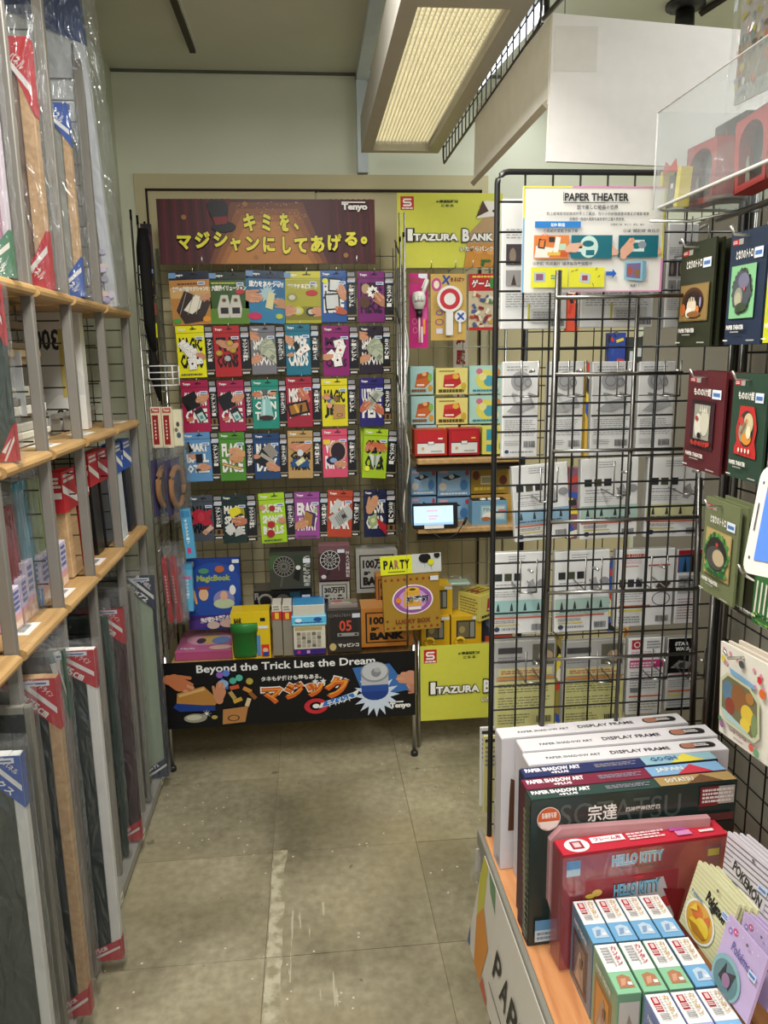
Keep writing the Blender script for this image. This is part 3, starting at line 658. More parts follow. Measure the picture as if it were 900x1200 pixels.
mb = MB(); mb.box(X0+.005, X1-.012, YF-.004, YB-.004, .378, .392, '#9a7646', ch=.002); mb.build('deck', 'wood', st)
for x in (.335,):
    mb = MB(); pts = [(x+.01+.012*math.sin(i*.9), YF+.06, 1.62-i*.055) for i in range(14)]; mb.tube(pts, .0028, '#d7d5cc', 5); mb.build('white_cable', 'matte', st)

def panelbox(name, label, cat, q, Y, depth, deco, body='#dddddd', rz=0, top=None, side=None, mat='card', group=None, ch=.0015, lean=0, topdeco=None, tag=True, fr='print_face'):
    """carton whose front face spans the pixel box q = (x0, y0, x1, y1) on the plane Y"""
    a = at(q[0], q[3], Y=Y); b = at(q[2], q[1], Y=Y); c = at(q[2], q[3], Y=Y); w_ = c.x-a.x; h = b.z-(a.z+c.z)/2; z0 = (a.z+c.z)/2
    r = thing(name, label, cat, (a.x+w_/2, Y, z0), 0, group, rot=(R(lean), 0, R(rz)))
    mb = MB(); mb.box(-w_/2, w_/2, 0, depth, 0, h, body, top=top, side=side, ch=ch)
    p = P(mb, (-w_/2, 0, 0), su=w_, sv=h)
    if deco: deco(p, w_, h)
    if topdeco: p = P(mb, (-w_/2, 0, h), (1, 0, 0), (0, 1, 0), (0, 0, 1), su=w_, sv=depth); topdeco(p, w_, depth)
    mb.build('carton', mat, r)
    return r, w_, h
# ---- top banner: theatre curtain, hat, yellow hand-lettered words
A = at(188, 310, Y=2.97); B = at(440, 303, Y=2.97); T_ = at(187, 233, Y=2.97); w_ = B.x-A.x; h = T_.z-A.z
r = thing('magic_banner', 'maroon curtain banner with yellow Japanese lettering and a top hat', 'banner', (A.x, 2.97, A.z))
mb = MB(); mb.box(0, w_, 0, .004, 0, h, '#4c1a1e'); p = P(mb, (0, 0, 0), su=w_, sv=h)
for i in range(14): p.poly([(.0+.026*i, 0), (.012+.026*i, 0), (.016+.024*i, 1), (.004+.024*i, 1)], '#5c1c22' if i % 2 else '#3f1518')
for i in range(8): p.poly([(.80+.026*i, 0), (.812+.026*i, 0), (.80+.026*i, 1), (.79+.026*i, 1)], '#561b20' if i % 2 else '#3f1518')
for i, c in enumerate(('#6f3e24', '#8a5228', '#a0642f', '#b57838')):
    s = i*.024; p.poly([(.225+s, 0), (.775-s, 0), (.665-s, .95-i*.10), (.335+s, .95-i*.10)], c)
for x, y in ((.12, .72), (.58, .66), (.44, .1), (.86, .13), (.40, .92)): p.ell(x, y, .012, .04, '#9c6a34', 12)
rd = random.Random(3)
for i in range(60): x = .36+rd.random()*.32; p.rrect(x, .55+rd.random()*.4, .012, .012, 45, '#d9b070')
# hat
p.poly([(.262, .62), (.235, .80), (.225, .92), (.262, .99), (.315, .93), (.325, .85), (.315, .62)], '#17181c'); p.ell(.30, .57, .055, .085, '#101114'); p.poly([(.262, .60), (.315, .62), (.318, .73), (.252, .72)], '#7e1c22')
def ytext(s, x0, y0, x1, y1, rot=0): p.otext(s, x0, y0, x1, y1, '#e6dc3a', '#2a130c', .05, .09, rot)
for s, x0, y0, x1, y1, ro in (('キ', .39, .50, .445, .78, 5), ('ミ', .475, .50, .515, .77, -2), ('を', .555, .50, .60, .78, 0), ('、', .62, .52, .645, .63, 0)): ytext(s, x0, y0, x1, y1, ro)
for s, x0, y0, x1, y1, ro in zip('マジシャンにしてあげる。', (.085, .165, .25, .325, .395, .475, .565, .62, .695, .775, .855, .93), (.22, .24, .26, .20, .20, .18, .15, .16, .17, .19, .27, .30), (.15, .235, .315, .375, .46, .53, .605, .68, .76, .84, .915, .962), (.44, .50, .50, .40, .43, .42, .42, .40, .43, .46, .49, .42), (0,)*12): ytext(s, x0, y0, x1, y1, ro)
p.text('Tenyo', .845, .80, .965, .93, '#efece8', .05); p.rect(.845, .935, .955, .955, '#efece8')
mb.build('printed_board', 'card', r)
for x in (.19, .91):
    mb = MB(); mb.tube([(w_*x, -.002, .0), (w_*x, -.006, .03)], .003, '#e8e8e6', 6); mb.build('clip', 'chrome', r)

# ---- thirty hanging packs
JP = ['ファンタジー', 'マジックカード', 'ミラクルコイン', 'スーパーダイス', 'シークレット', 'ミステリー']
def tk(p, s, col, lo=.10, hi=.90, z0=.16, z1=.80):
    ws = s.split(); n = len(ws); g = (z1-z0)/n
    for i, w_ in enumerate(ws): p.text(w_, lo, z1-(i+1)*g+.02, hi, z1-i*g-.02, col, .05, 1)
def m_cards(p):
    for i in range(5): p.playing(.28+.11*i, .60-.055*i, .24, 35-6*i, red=i % 2)
    p.playing(.52, .27, .22, 8); p.hand(.88, .42, .06, 160)
def m_coins(p):
    p.hand(.30, .66, .07, -30); p.hand(.75, .60, .07, 200)
    for x, y, c in ((.2, .47, '#c9a23c'), (.62, .66, '#d2ad48'), (.5, .36, '#b9bcc0'), (.72, .52, '#c8a03a')): p.ell(x, y, .13, .06, '#5d4a1c'); p.ell(x, y+.005, .12, .052, c); p.ring(x, y+.005, .085, .036, .015, '#8e7634')
def m_bills(p):
    p.hand(.05, .80, .085, -25); p.hand(.15, .30, .08, 25)
    for i in range(6): p.rrect(.58+.05*i, .62-.05*i, .34, .16, 50-18*i, '#5f6a58'); p.rrect(.58+.05*i, .62-.05*i, .33, .15, 50-18*i, '#b6bba4' if i % 2 else '#a3aa90'); p.rrect(.6+.05*i, .6-.05*i, .09, .10, 50-18*i, '#7e876e')
def m_fan(p): p.hand(.12, .70, .07, -50); p.poly([(.3, .62), (.45, .68), (.72, .40), (.5, .36)], '#202024'); p.playing(.6, .46, .18, -40, red=True); p.playing(.78, .52, .18, -62, red=True); p.hand(.15, .40, .04, 0)
def m_cards2(p):
    p.playing(.62, .66, .2, -75, red=True); p.playing(.66, .52, .24, -20, red=True); p.playing(.55, .32, .24, 8); p.playing(.36, .42, .2, 40, red=True); p.hand(.12, .38, .07, 5)
def m_wallet(p): p.rrect(.34, .60, .30, .30, 25, '#17181b'); p.hand(.80, .66, .075, 200); p.rrect(.66, .34, .17, .26, 25, '#24262a'); p.rrect(.68, .30, .12, .16, 25, '#b9cdc8'); p.rrect(.68, .29, .06, .07, 25, '#4f8f93'); p.hand(.25, .25, .04, 10, '#c56b52')
def m_glass(p): p.hand(.16, .70, .06, -10, '#c4745a'); p.poly([(.30, .25), (.38, .62), (.66, .62), (.80, .22)], '#8fc0bd'); p.poly([(.38, .28), (.42, .60), (.5, .60), (.48, .27)], '#b9dcd8'); p.ell(.52, .23, .28, .05, '#3c2626'); p.rrect(.5, .74, .1, .12, 10, '#5b5f5e'); p.hand(.82, .74, .05, 190)
def m_box(p): p.hand(.72, .62, .09, 120, '#c16a50'); p.rrect(.45, .38, .42, .26, 12, '#1b1715'); p.rrect(.45, .38, .34, .18, 12, '#a06a2c'); p.rrect(.38, .38, .06, .18, 25, '#d8a040'); p.rrect(.55, .37, .05, .16, -5, '#3a2a18')
def m_bag(p):
    for x, y, c in ((.2, .66, '#cf8f2c'), (.3, .56, '#3a66b0'), (.42, .52, '#b3b35a'), (.55, .58, '#8c5d34'), (.3, .44, '#e0a080')): p.ell(x, y, .10, .055, c)
    p.poly([(.42, .16), (.9, .18), (.88, .46), (.46, .48)], '#b98c56'); p.ring(.68, .24, .12, .04, .03, '#6c4c28'); p.hand(.14, .62, .05, -20)
def m_pen(p): p.rrect(.58, .56, .20, .46, -38, '#b9bcb0'); p.rrect(.58, .56, .10, .3, -38, '#8f938a'); p.hand(.2, .40, .08, 40, '#bd6a4e'); p.hand(.86, .34, .08, 130, '#bd6a4e'); p.caps(.4, .66, .85, .42, .02, '#222222')
def m_phone(p): p.rrect(.18, .70, .12, .2, 20, '#17181b'); p.hand(.3, .52, .05, -20); p.rrect(.56, .48, .13, .17, 3, '#1d1e22'); p.hand(.75, .30, .075, 170); p.poly([(.4, .3), (.6, .36), (.7, .25), (.45, .2)], '#a9b6bb'); p.rrect(.5, .25, .1, .06, 20, '#35393c')
def m_dice(p): p.hand(.76, .58, .10, 160, '#cf9a6c'); p.hand(.70, .46, .08, 170, '#c88f60'); p.caps(.15, .36, .8, .26, .06, '#a98246'); p.caps(.15, .35, .8, .25, .02, '#d9bb7d')
def m_cards3(p): p.rrect(.40, .50, .26, .40, -28, '#17181b'); p.rrect(.65, .62, .2, .3, 40, '#8f897e'); p.rrect(.52, .46, .08, .34, 55, '#a7a097'); p.hand(.78, .26, .09, 150); p.hand(.06, .5, .05, 0)
def m_gem(p): p.hand(.3, .66, .09, -20, '#c98463'); p.hand(.72, .68, .09, 200, '#c98463'); p.ell(.5, .54, .12, .07, '#cfd6dc'); p.poly([(.10, .26), (.86, .24), (.80, .40), (.2, .42)], '#1f4f86'); p.rrect(.5, .36, .2, .1, 35, '#d7d29a'); p.star(.5, .36, .06, '#e6e2b0')
def m_ring(p): p.ell(.62, .54, .32, .2, '#2a1a22'); p.ring(.62, .54, .36, .23, .07, '#c99a80'); p.ell(.42, .36, .28, .09, '#1e2440'); p.ell(.42, .36, .14, .05, '#8ea0c8'); p.hand(.75, .28, .07, 170); p.rrect(.18, .74, .14, .1, 0, '#e6c73c')
def m_cyder(p):
    for i in range(4): p.hand(.2+.2*i, .66, .055, -90+(-20 if i < 2 else 20), '#c96a44')
    p.poly([(.25, .50), (.45, .2), (.52, .46)], '#ddddd2'); p.poly([(.75, .50), (.55, .2), (.5, .46)], '#c7c9bd'); p.ell(.50, .60, .05, .04, '#1d1d1d'); p.rrect(.5, .38, .05, .2, 0, '#89a08c'); p.ell(.2, .2, .11, .055, '#ece845')
def m_cloth(p): p.poly([(.04, .62), (.4, .72), (.62, .66), (.96, .70), (.86, .5), (.98, .36), (.6, .34), (.42, .42), (.08, .36), (.2, .5)], '#b02c3c'); p.ell(.48, .54, .14, .1, '#c23a48'); p.rrect(.75, .25, .1, .24, -50, '#d8b09c'); p.hand(.62, .2, .035, 10)
def m_cube(p): p.poly([(.28, .70), (.72, .78), (.78, .62), (.36, .52)], '#e3d52a'); p.poly([(.72, .78), (.9, .70), (.92, .56), (.78, .62)], '#a89c1c'); p.hand(.78, .46, .09, 170, '#c4765a'); p.poly([(.1, .34), (.4, .44), (.5, .28), (.3, .16)], '#d9d9d4'); p.poly([(.5, .28), (.8, .34), (.86, .2), (.5, .14)], '#c7c7c2')
def m_balls(p): p.hand(.05, .72, .05, 0); p.ell(.5, .70, .12, .058, '#a3202a'); p.hand(.95, .46, .06, 180); p.ell(.42, .38, .15, .072, '#b0202c'); p.ell(.38, .20, .16, .076, '#a81c28')
def m_erase(p): p.poly([(.35, .30), (.45, .62), (.85, .54), (.78, .26)], '#3e2f5c'); p.poly([(.32, .30), (.42, .60), (.72, .52), (.66, .26)], '#a8793c'); p.hand(.2, .3, .09, 20); p.ell(.85, .62, .07, .05, '#9fb17a')
def m_news(p): p.rrect(.58, .44, .5, .28, 32, '#b9bcb8'); p.rrect(.35, .66, .3, .14, 60, '#c9ccc8')
def m_news2(p):
    m_news(p)
    for i in range(6): p.rrect(.42+.055*i, .34+.035*i, .02, .22, 32, '#7b7f7c')
    p.rrect(.66, .46, .09, .08, 32, '#3a3c3c')
def m_color(p): p.hand(.35, .66, .11, 60, '#cf9a72'); p.poly([(.15, .40), (.55, .52), (.62, .30), (.32, .18)], '#9fb07c'); p.ell(.4, .36, .1, .05, '#cfd8a8'); p.poly([(.55, .42), (1, .26), (1, .04), (.66, .22)], '#b02430')
def m_frames(p): p.rrect(.55, .72, .26, .26, -5, '#15161a'); p.rrect(.55, .72, .20, .20, -5, '#d9dcda'); p.rrect(.44, .40, .30, .32, 3, '#15161a'); p.rrect(.44, .40, .24, .26, 3, '#cfd2d0'); p.hand(.85, .55, .085, 100); p.hand(.8, .22, .07, 150, '#b8583c'); p.ell(.18, .80, .11, .05, '#dfe02c')
def m_puzzle(p): p.ell(.30, .66, .16, .10, '#b89a72'); p.star(.55, .60, .13, '#f2efe6', 8, .7); p.star(.58, .60, .06, '#151515'); p.hand(.9, .42, .1, 130, '#b27a5c'); p.ell(.25, .4, .2, .12, '#5a3b2a')
WIDE = {}
def w1(p):
    p.rect(0, .0, 1, .84, '#b98246'); p.rect(0, .5, 1, .70, '#cfa468'); p.text('究極の魔術マジシャン!!', .06, .62, .95, .72, '#f0ece2', .05, 1); p.lines(.2, .74, .8, .79, 1, '#5a3a1c')
    p.poly([(.12, .28), (.35, .64), (1.0, .42), (.75, .06), (.3, .02)], '#3b2f2b'); p.poly([(.3, .28), (.62, .56), (.8, .5), (.7, .3), (.5, .2)], '#e8e2d0'); p.hand(.88, .52, .06, 200)
    for i in range(3): p.caps(.2+.2*i, .2, .4+.2*i, .6, .012, '#a69c88')
    p.ell(.12, .08, .1, .05, '#4f9a44'); p.ell(.86, .10, .1, .055, '#e59a2a')
def w2(p):
    p.rect(0, 0, 1, .84, '#35561f'); p.rect(0, 0, 1, .3, '#5b8426'); p.text('六面体イリュージョン', .05, .64, .95, .75, '#f0ece2', .05, 1); p.lines(.05, .77, .7, .81, 1, '#d8d84c')
    for x in (.38, .68): p.poly([(x-.18, .12), (x-.2, .3), (x-.1, .56), (x+.08, .56), (x+.14, .3), (x+.1, .12)], '#c9c6ba'); p.poly([(x-.12, .2), (x-.12, .32), (x+.08, .32), (x+.08, .2)], '#26221f'); p.ell(x-.02, .46, .06, .04, '#8e7a5c'); p.ell(x-.02, .46, .03, .02, '#2a2622')
    p.ell(.78, .62, .12, .05, '#b8333b')
def w3(p):
    p.rect(0, 0, 1, .84, '#2f7ca6'); p.rect(0, .5, 1, .84, '#23658f'); p.text('重力をあやつる!!', .08, .68, .95, .80, '#f2f2ee', .05, 1); p.star(.55, .56, .18, '#a9c6cc', 12, .6)
    p.hand(.10, .50, .12, -10); p.poly([(.5, .3), (.58, .6), (.74, .56), (.68, .26)], '#d7cf9a'); p.hand(.95, .38, .09, 160, '#b98a62'); p.ell(.24, .13, .18, .07, '#c22c58'); p.ell(.86, .14, .09, .05, '#b6c23c')
def w4(p):
    p.rect(0, 0, 1, .84, '#a8a32c'); p.rect(0, .06, 1, .32, '#7f7a24'); p.text('複製する腕時計', .08, .66, .92, .76, '#f2efe2', .05, 1); p.ell(.75, .58, .17, .06, '#b4262c')
    for x, y, c in ((.2, .50, '#8d8a3c'), (.36, .24, '#c6c234'), (.72, .22, '#33312c')): p.ell(x, y, .15, .085, c); p.ell(x, y, .09, .05, '#c9c7b0')
    p.hand(.02, .22, .1, 10); p.hand(.98, .22, .09, 170)
PK = [  # x0 x1 side y0 y1 tilt base title(colour, words) motif label
 (201, 248, 0, 318, 381, 2, '#232a3a', None, w1, 'wide brown pack with a white folded sheet'), (248, 293, 0, 319, 380, 0, '#1c2a1c', None, w2, 'wide dark green pack with two small blocks'),
 (291, 337, 0, 317, 379, -3, '#1f3350', None, w3, 'wide blue pack with a hand and a glowing stick'), (335, 377, 0, 318, 379, 0, '#c8c02e', None, w4, 'wide olive yellow pack with wristwatches'),
 (377, 407, 418, 317, 378, 0, '#28579a', ('#ece9e2', 'FRAME RISE'), m_frames, 'blue pack with two mirror frames'), (420, 451, 462, 318, 378, 0, '#7a2470', ('#2c0f2c', 'PUZZLE PIECE'), m_puzzle, 'purple pack with a star piece'),
 (209, 242, 252, 382, 443, 1, '#e8e21a', ('#151515', 'MAGIC CARDS'), m_cards, 'bright yellow pack with a fan of playing cards'), (252, 283, 294, 382, 442, 1, '#b3262b', ('#1c1010', 'THE COINS'), m_coins, 'red pack with gold and silver coins'),
 (295, 324, 335, 382, 439, 1, '#77757c', ('#ece9e2', 'SHOCK NOON'), m_bills, 'grey pack with a fan of banknotes'), (336, 365, 375, 380, 440, 0, '#1f6f86', ('#ece9e2', 'SUPER CARDS'), m_fan, 'teal pack with a black card case'),
 (379, 410, 421, 382, 441, 0, '#8a1f6a', ('#3c0c34', 'MYS TERY CARDS'), m_cards2, 'magenta pack with spread playing cards'), (422, 449, 458, 382, 438, 0, '#2a2130', ('#ece9e2', 'SHOCK NOON'), m_bills, 'black purple pack with a fan of banknotes'),
 (215, 247, 256, 446, 507, 1, '#a3204a', ('#ece9e2', 'SHOCKING CASE'), m_wallet, 'crimson pack with a black wallet, left of two alike'), (257, 288, 297, 446, 506, 1, '#a3204a', ('#ece9e2', 'SHOCKING CASE'), m_wallet, 'crimson pack with a black wallet, right of two alike'),
 (297, 328, 337, 445, 503, 0, '#1f8a78', ('#ece9e2', 'MIRACLE COIN THRU'), m_glass, 'sea green pack with a glass cone'), (337, 367, 377, 442, 501, 0, '#a02438', ('#ece9e2', 'MISTER JOKER'), m_box, 'dark red pack with a small gold box'),
 (378, 408, 418, 444, 500, 0, '#ddd21e', ('#1a1a10', 'MAGIC JET'), m_bag, 'yellow pack with a brown paper bag'), (422, 450, 459, 443, 500, 0, '#2c2470', ('#ece9e2', 'ULTIMATE PEN'), m_pen, 'navy violet pack with a pen through a note'),
 (217, 249, 259, 507, 565, 1, '#5d8fbe', ('#ece9e2', 'SMART BALL OTELL'), m_phone, 'light blue pack with phones and hands'), (259, 289, 299, 507, 564, 0, '#4c8a2c', ('#ece9e2', 'FLASH DICE'), m_dice, 'green pack with hands over a stick'),
 (299, 329, 338, 508, 562, 0, '#1f4270', ('#ece9e2', 'BLACK DAY'), m_cards3, 'navy blue pack with black and grey cards'), (339, 368, 378, 505, 561, -1, '#b9955c', ('#1c1a18', 'CRYSTAL GEM TRICK'), m_gem, 'tan pack with a blue tray and crystal'),
 (379, 408, 418, 503, 560, 0, '#d8506e', ('#f2e6e6', 'VISION RING'), m_ring, 'pink pack with a ring and dark bowl'), (428, 456, 467, 503, 561, -4, '#a9c927', ('#1d2410', 'SLY CIDER'), m_cyder, 'lime green pack tilting, with hands and cups'),
 (224, 252, 263, 581, 635, 0, '#4a5058', ('#1a1c20', 'BALLE SHANK'), m_cloth, 'dark grey pack with a crumpled red cloth'), (262, 291, 302, 580, 637, 0, '#1b302c', ('#ece9e2', 'MAGIC SPACE CASE'), m_cube, 'dark green pack with a yellow cube'),
 (305, 335, 346, 578, 637, 2, '#a6cf1e', ('#ece9e2', 'SUPER SPONGE BALLS'), m_balls, 'lime pack with three red balls'), (347, 376, 386, 577, 632, -1, '#9a4a96', ('#ece9e2', 'ERASE AWAY'), m_erase, 'mauve pack with a brown eraser'),
 (386, 415, 424, 575, 630, -3, '#b8442a', ('#ece9e2', 'NEWS TEAR'), m_news2, 'orange red pack with torn newspaper'), (427, 453, 464, 574, 630, 0, '#1c2448', ('#ece9e2', 'COLOR CLEAR'), m_color, 'dark navy pack with a colourful card and red sleeve'),
]
ROWN = ['first', 'second', 'third', 'fourth', 'fifth']
for i, (x0, x1, xs, y0, y1, tilt, base, tt, mot, lbl) in enumerate(PK):
    Y = 2.93; a = at(x0, y1, Y=Y); c = at(x1, y1, Y=Y); tp = at(x0, y0, Y=Y); w_ = c.x-a.x; h = tp.z-a.z
    row = i//6; nm = 'trick_pack'
    full = lbl+' in the %s row' % ROWN[row]
    r = thing(nm, full, 'pack', (a.x+w_/2, Y, tp.z), 0, 'magic trick packs hanging on the stand', rot=(0, R(-tilt), 0))
    hd = .13
    mb = MB(); mb.box(-w_/2, w_/2, 0, .022, -h, -h*hd, base, ch=.0012)
    mb.box(-w_/2, w_/2, 0, .001, -h*hd, 0, base); p = P(mb, (-w_/2, 0, -h), su=w_, sv=h)
    p.rect(.0, .862, 1, .867, '#222222')
    p.text('Tenyo', .08, .90, .36, .955, '#f0eeea', .06, 1); p.caps(.52, .935, .72, .935, .018, '#161616'); p.rrect(.62, .955, .03, .03, 0, '#161616')
    if xs == 0:
        p.rect(.0, .88, .18, .98, '#6f97bf'); mot(p); p.rect(.70, .74, .88, .80, '#dfe6ee'); p.rect(.72, .755, .86, .785, '#4e74ac')
    else:
        tk(p, tt[1], tt[0]); mot(p); p.rect(.68, .735, .96, .79, '#dfe6ee'); p.rect(.71, .75, .93, .775, '#4e74ac')
        if mot in (m_cards, m_balls, m_erase): p.lines(.1, .045, .9, .09, 1, '#55504a', .4, i)
    mb.build('printed_carton', 'film', r)
    if xs:
        sw = (xs-x1)/(x1-x0)*w_; mb = MB(); mb.box(w_/2, w_/2+sw, .001, .020, -h*.97, -h*.02, '#141416', ch=.001)
        p = P(mb, (w_/2, .001, -h*.97), su=sw, sv=h*.95); p.rect(.12, .90, .88, .985, '#8e8e90'); p.rect(.15, .80, .95, .87, '#b8a49c' if i % 3 else '#c9c9c6'); p.rect(.1, .78, .9, .83, '#b9c6d8')
        p.text(JP[i % 6], .25, .28, .75, .74, '#e9e7e2', .04, 1, vert=True); p.lines(.78, .35, .92, .72, 9, '#9a9894', .4, i)
        p.rect(0, .09, 1, .12, '#8a7a60'); p.lines(.1, .015, .9, .07, 1, '#d8d6d0', .3, i)
        if i in (12, 13, 17, 24, 29): p.rect(.1, .12, .9, .24, '#7a5a34'); p.rect(.35, .13, .65, .22, '#2a1c10')
        mb.build('side_panel', 'film', r)
    # hook
    mb = MB(); z = tp.z-h*.065; x = a.x+w_*.62; mb.tube([(x, YB, z+.004), (x, Y-.012, z+.004), (x, Y-.022, z+.020)], .0019, '#cfcfcc', 5, cap=True); mb.build('peg_hook', 'chrome', st)
    if i in (23,):
        mb = MB(); mb.box(-w_/2, w_/2, 0, .018, -h, 0, base, ch=.001); q = thing('trick_pack', 'second lime green pack hanging behind the tilting lime one', 'pack', (a.x+w_/2-.012, Y+.035, tp.z+.005), 0, 'magic trick packs hanging on the stand'); mb.build('printed_carton', 'film', q)

# ---- goods on the deck of the stand
a = at(202, 776, Z=.395); b = at(276, 770, Z=.395); c = at(213, 748, Z=.395); hh = .035
r = thing('flat_gift_box', 'pink flat box with pastel figures lying at the left of the deck', 'box', (a.x, a.y, .393), 0)
mb = MB(); w_ = b.x-a.x; d = c.y-a.y; mb.box(.008, w_, .012, d, 0, hh, '#b0507e', top='#c56c96', ch=.002)
p = P(mb, (.008, .012, hh), (1, 0, 0), (0, 1, 0), (0, 0, 1), su=w_-.008, sv=d-.012); p.ell(.5, .55, .38, .3, '#d69ab2'); p.ell(.55, .5, .22, .18, '#d9b56a'); p.ell(.72, .45, .16, .16, '#6f8fc4'); p.ell(.38, .45, .08, .12, '#4a3a50'); p.text('Magic', .08, .06, .32, .16, '#f0e4ec', .03); p.ell(.75, .12, .2, .1, '#e0bcae'); p.lines(.4, .85, .8, .93, 1, '#efd6e2')
mb.build('carton', 'film', r)
def d_blue(p, w_, h):
    p.rect(.04, .0, .98, .98, '#1b3c8c'); p.ell(.5, .55, .55, .4, '#254ba0'); p.text('MagicBook', .18, .66, .82, .77, '#9fae5a', .05); p.rect(.02, .02, .98, .2, '#3a2468'); p.poly([(0, .12), (1, .26), (1, .10), (0, .0)], '#4c2f7c'); p.text('絵が変わる魔法の本!', .22, .11, .85, .19, '#efeade', .04, 1, 6)
    p.caps(.12, .55, .16, .38, .03, '#d9a25a'); p.ell(.30, .5, .09, .09, '#e0b48c'); p.rect(.2, .57, .42, .61, '#8c3a30'); p.ell(.68, .42, .2, .13, '#8a86b4'); p.ell(.68, .36, .2, .07, '#b9c8a0'); p.ell(.68, .47, .07, .07, '#d9a98c')
    p.ell(.32, .83, .1, .04, '#4e8f6a'); p.ell(.62, .85, .09, .05, '#b8623a'); p.ell(.85, .86, .05, .05, '#e5e3dc'); p.ell(.85, .55, .06, .07, '#e8e6e0'); p.ell(.46, .06, .12, .055, '#c6b0a4'); p.ell(.74, .08, .16, .06, '#c9a696'); p.rect(.86, .93, .99, .98, '#d9dde2'); p.rect(.02, .9, .14, .97, '#c9a23c')
panelbox('magic_book_box', 'large blue picture box leaning against the wire back', 'box', (222, 655, 284, 737), 2.93, .03, d_blue, '#1b3c8c', lean=-6)
def d_pot(p, w_, h): p.rect(.0, .0, 1, 1, '#e2c21c'); p.rect(.04, .03, .62, .66, '#5c6a3a'); p.text('BANK', .08, .76, .28, .88, '#1c1c18', .06, 1); p.rrect(.82, .83, .10, .07, 0, '#1c1c18'); p.rect(.70, .64, .95, .70, '#dfe6ee'); p.rect(.64, .06, .74, .5, '#5d8fbe'); p.rect(.76, .04, .96, .3, '#d8352c'); p.ell(.86, .18, .07, .05, '#e8c09a'); p.rect(.80, .05, .94, .14, '#2a4a9c')
r, w_, h = panelbox('pot_bank_box', 'yellow window box holding a green pot', 'box', (273, 716, 318, 772), 2.76, .085, d_pot, '#e2c21c', top='#d9b91c')
mb = MB(); mb.lathe([(0, .012), (.040, .012), (.044, .02), (.047, h*.5), (.05, h*.5), (.05, h*.64), (.0, h*.64)], -w_*.17, -.006, '#2c7a35', 20); o = mb.build('green_pot', 'plastic', r); o.scale = (1, .5, 1.2)
for k in range(2):
    def d_deck(p, w_, h): p.rect(0, .72, 1, 1, '#d9d2c4'); p.rect(0, .70, 1, .86, '#c23a2c'); p.rect(.3, .72, .7, .84, '#e6c23c'); p.lines(.15, .88, .85, .98, 2, '#8a8478'); p.rect(0, 0, 1, .69, '#8d8778')
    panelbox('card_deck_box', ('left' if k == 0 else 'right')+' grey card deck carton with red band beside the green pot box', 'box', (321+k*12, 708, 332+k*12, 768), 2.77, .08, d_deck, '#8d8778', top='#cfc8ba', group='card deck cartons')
def d_cal(p, w_, h):
    p.rect(0, 0, 1, .58, '#d8d3c2'); p.rect(0, 0, 1, .12, '#3a2a7c'); p.rect(.1, .03, .2, .09, '#c23a7c'); p.rect(.4, .03, .5, .09, '#d8a0c4'); p.rect(.05, .50, .9, .56, '#b8a468')
    for i in range(4):
        for j in range(5): p.rect(.1+.16*j, .16+.08*i, .22+.16*j, .22+.08*i, '#a9a491' if (i+j) % 3 else '#6e6a5c'); p.k -= .9
r, w_, h = panelbox('calendar_bank_box', 'white calendar printed carton under the blue crystal case', 'box', (345, 708, 382, 767), 2.76, .09, d_cal, '#cfcab8', top='#3f8fc0')
mb = MB(); mb.box(-w_*.55, w_*.55, -.006, .10, h*.60, h*.80, '#58bde8', ch=.003); mb.box(-w_*.52, w_*.52, .02, .12, h*.80, h*.98, '#2a6fb8', ch=.003)
p = P(mb, (-w_*.55, -.006, h*.6), su=w_*1.1, sv=h*.2); p.rect(.02, .85, .98, .97, '#bfe9f6'); p.rect(.02, .05, .98, .2, '#8fdcf2'); p.ell(.2, .55, .1, .2, '#dff4fa'); p.ell(.75, .6, .12, .2, '#1f4f9c'); p.lines(.1, .25, .9, .4, 1, '#1f3f7c')
p = P(mb, (-w_*.52, .02, h*.8), su=w_*1.04, sv=h*.18); p.ell(.25, .5, .16, .3, '#123a80'); p.ell(.6, .6, .12, .25, '#9fd0ee'); p.rect(.05, .05, .9, .12, '#7fc4e8')
mb.build('crystal_case', 'film', r)
def d_crown(p, w_, h): p.rect(.03, .08, .97, .95, '#0e0e10'); p.ell(.2, .5, .13, .35, '#8d8a86'); p.ell(.2, .46, .10, .28, '#1b1a1c'); p.lines(.05, .15, .4, .35, 1, '#77736e'); p.text('FI', .02, .55, .08, .9, '#8b8a88', .04, 1); p.ell(.5, .5, .12, .3, '#55524e'); p.rect(.62, .1, .8, .9, '#20404a'); p.rect(.83, .5, .97, .72, '#c9ccd0')
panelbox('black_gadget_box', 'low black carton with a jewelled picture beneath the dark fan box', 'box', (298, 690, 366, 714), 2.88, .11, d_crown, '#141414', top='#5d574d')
def fan(p, cx, cy, r_, col, n=18):
    k = p.sv/p.su; p.ell(cx, cy, r_*k, r_, '#201f1e', 24)
    for i in range(n): a_ = 2*math.pi*i/n; p.caps(cx+.15*r_*k*math.cos(a_), cy+.15*r_*math.sin(a_), cx+.92*r_*k*math.cos(a_+.25), cy+.92*r_*math.sin(a_+.25), r_*.05, col); p.k -= .95
    p.ring(cx, cy, r_*k, r_, .06*r_*k, col); p.ring(cx, cy, r_*k*.62, r_*.62, .04*r_*k, col); p.ell(cx, cy, .2*r_*k, .2*r_, '#3b3936')
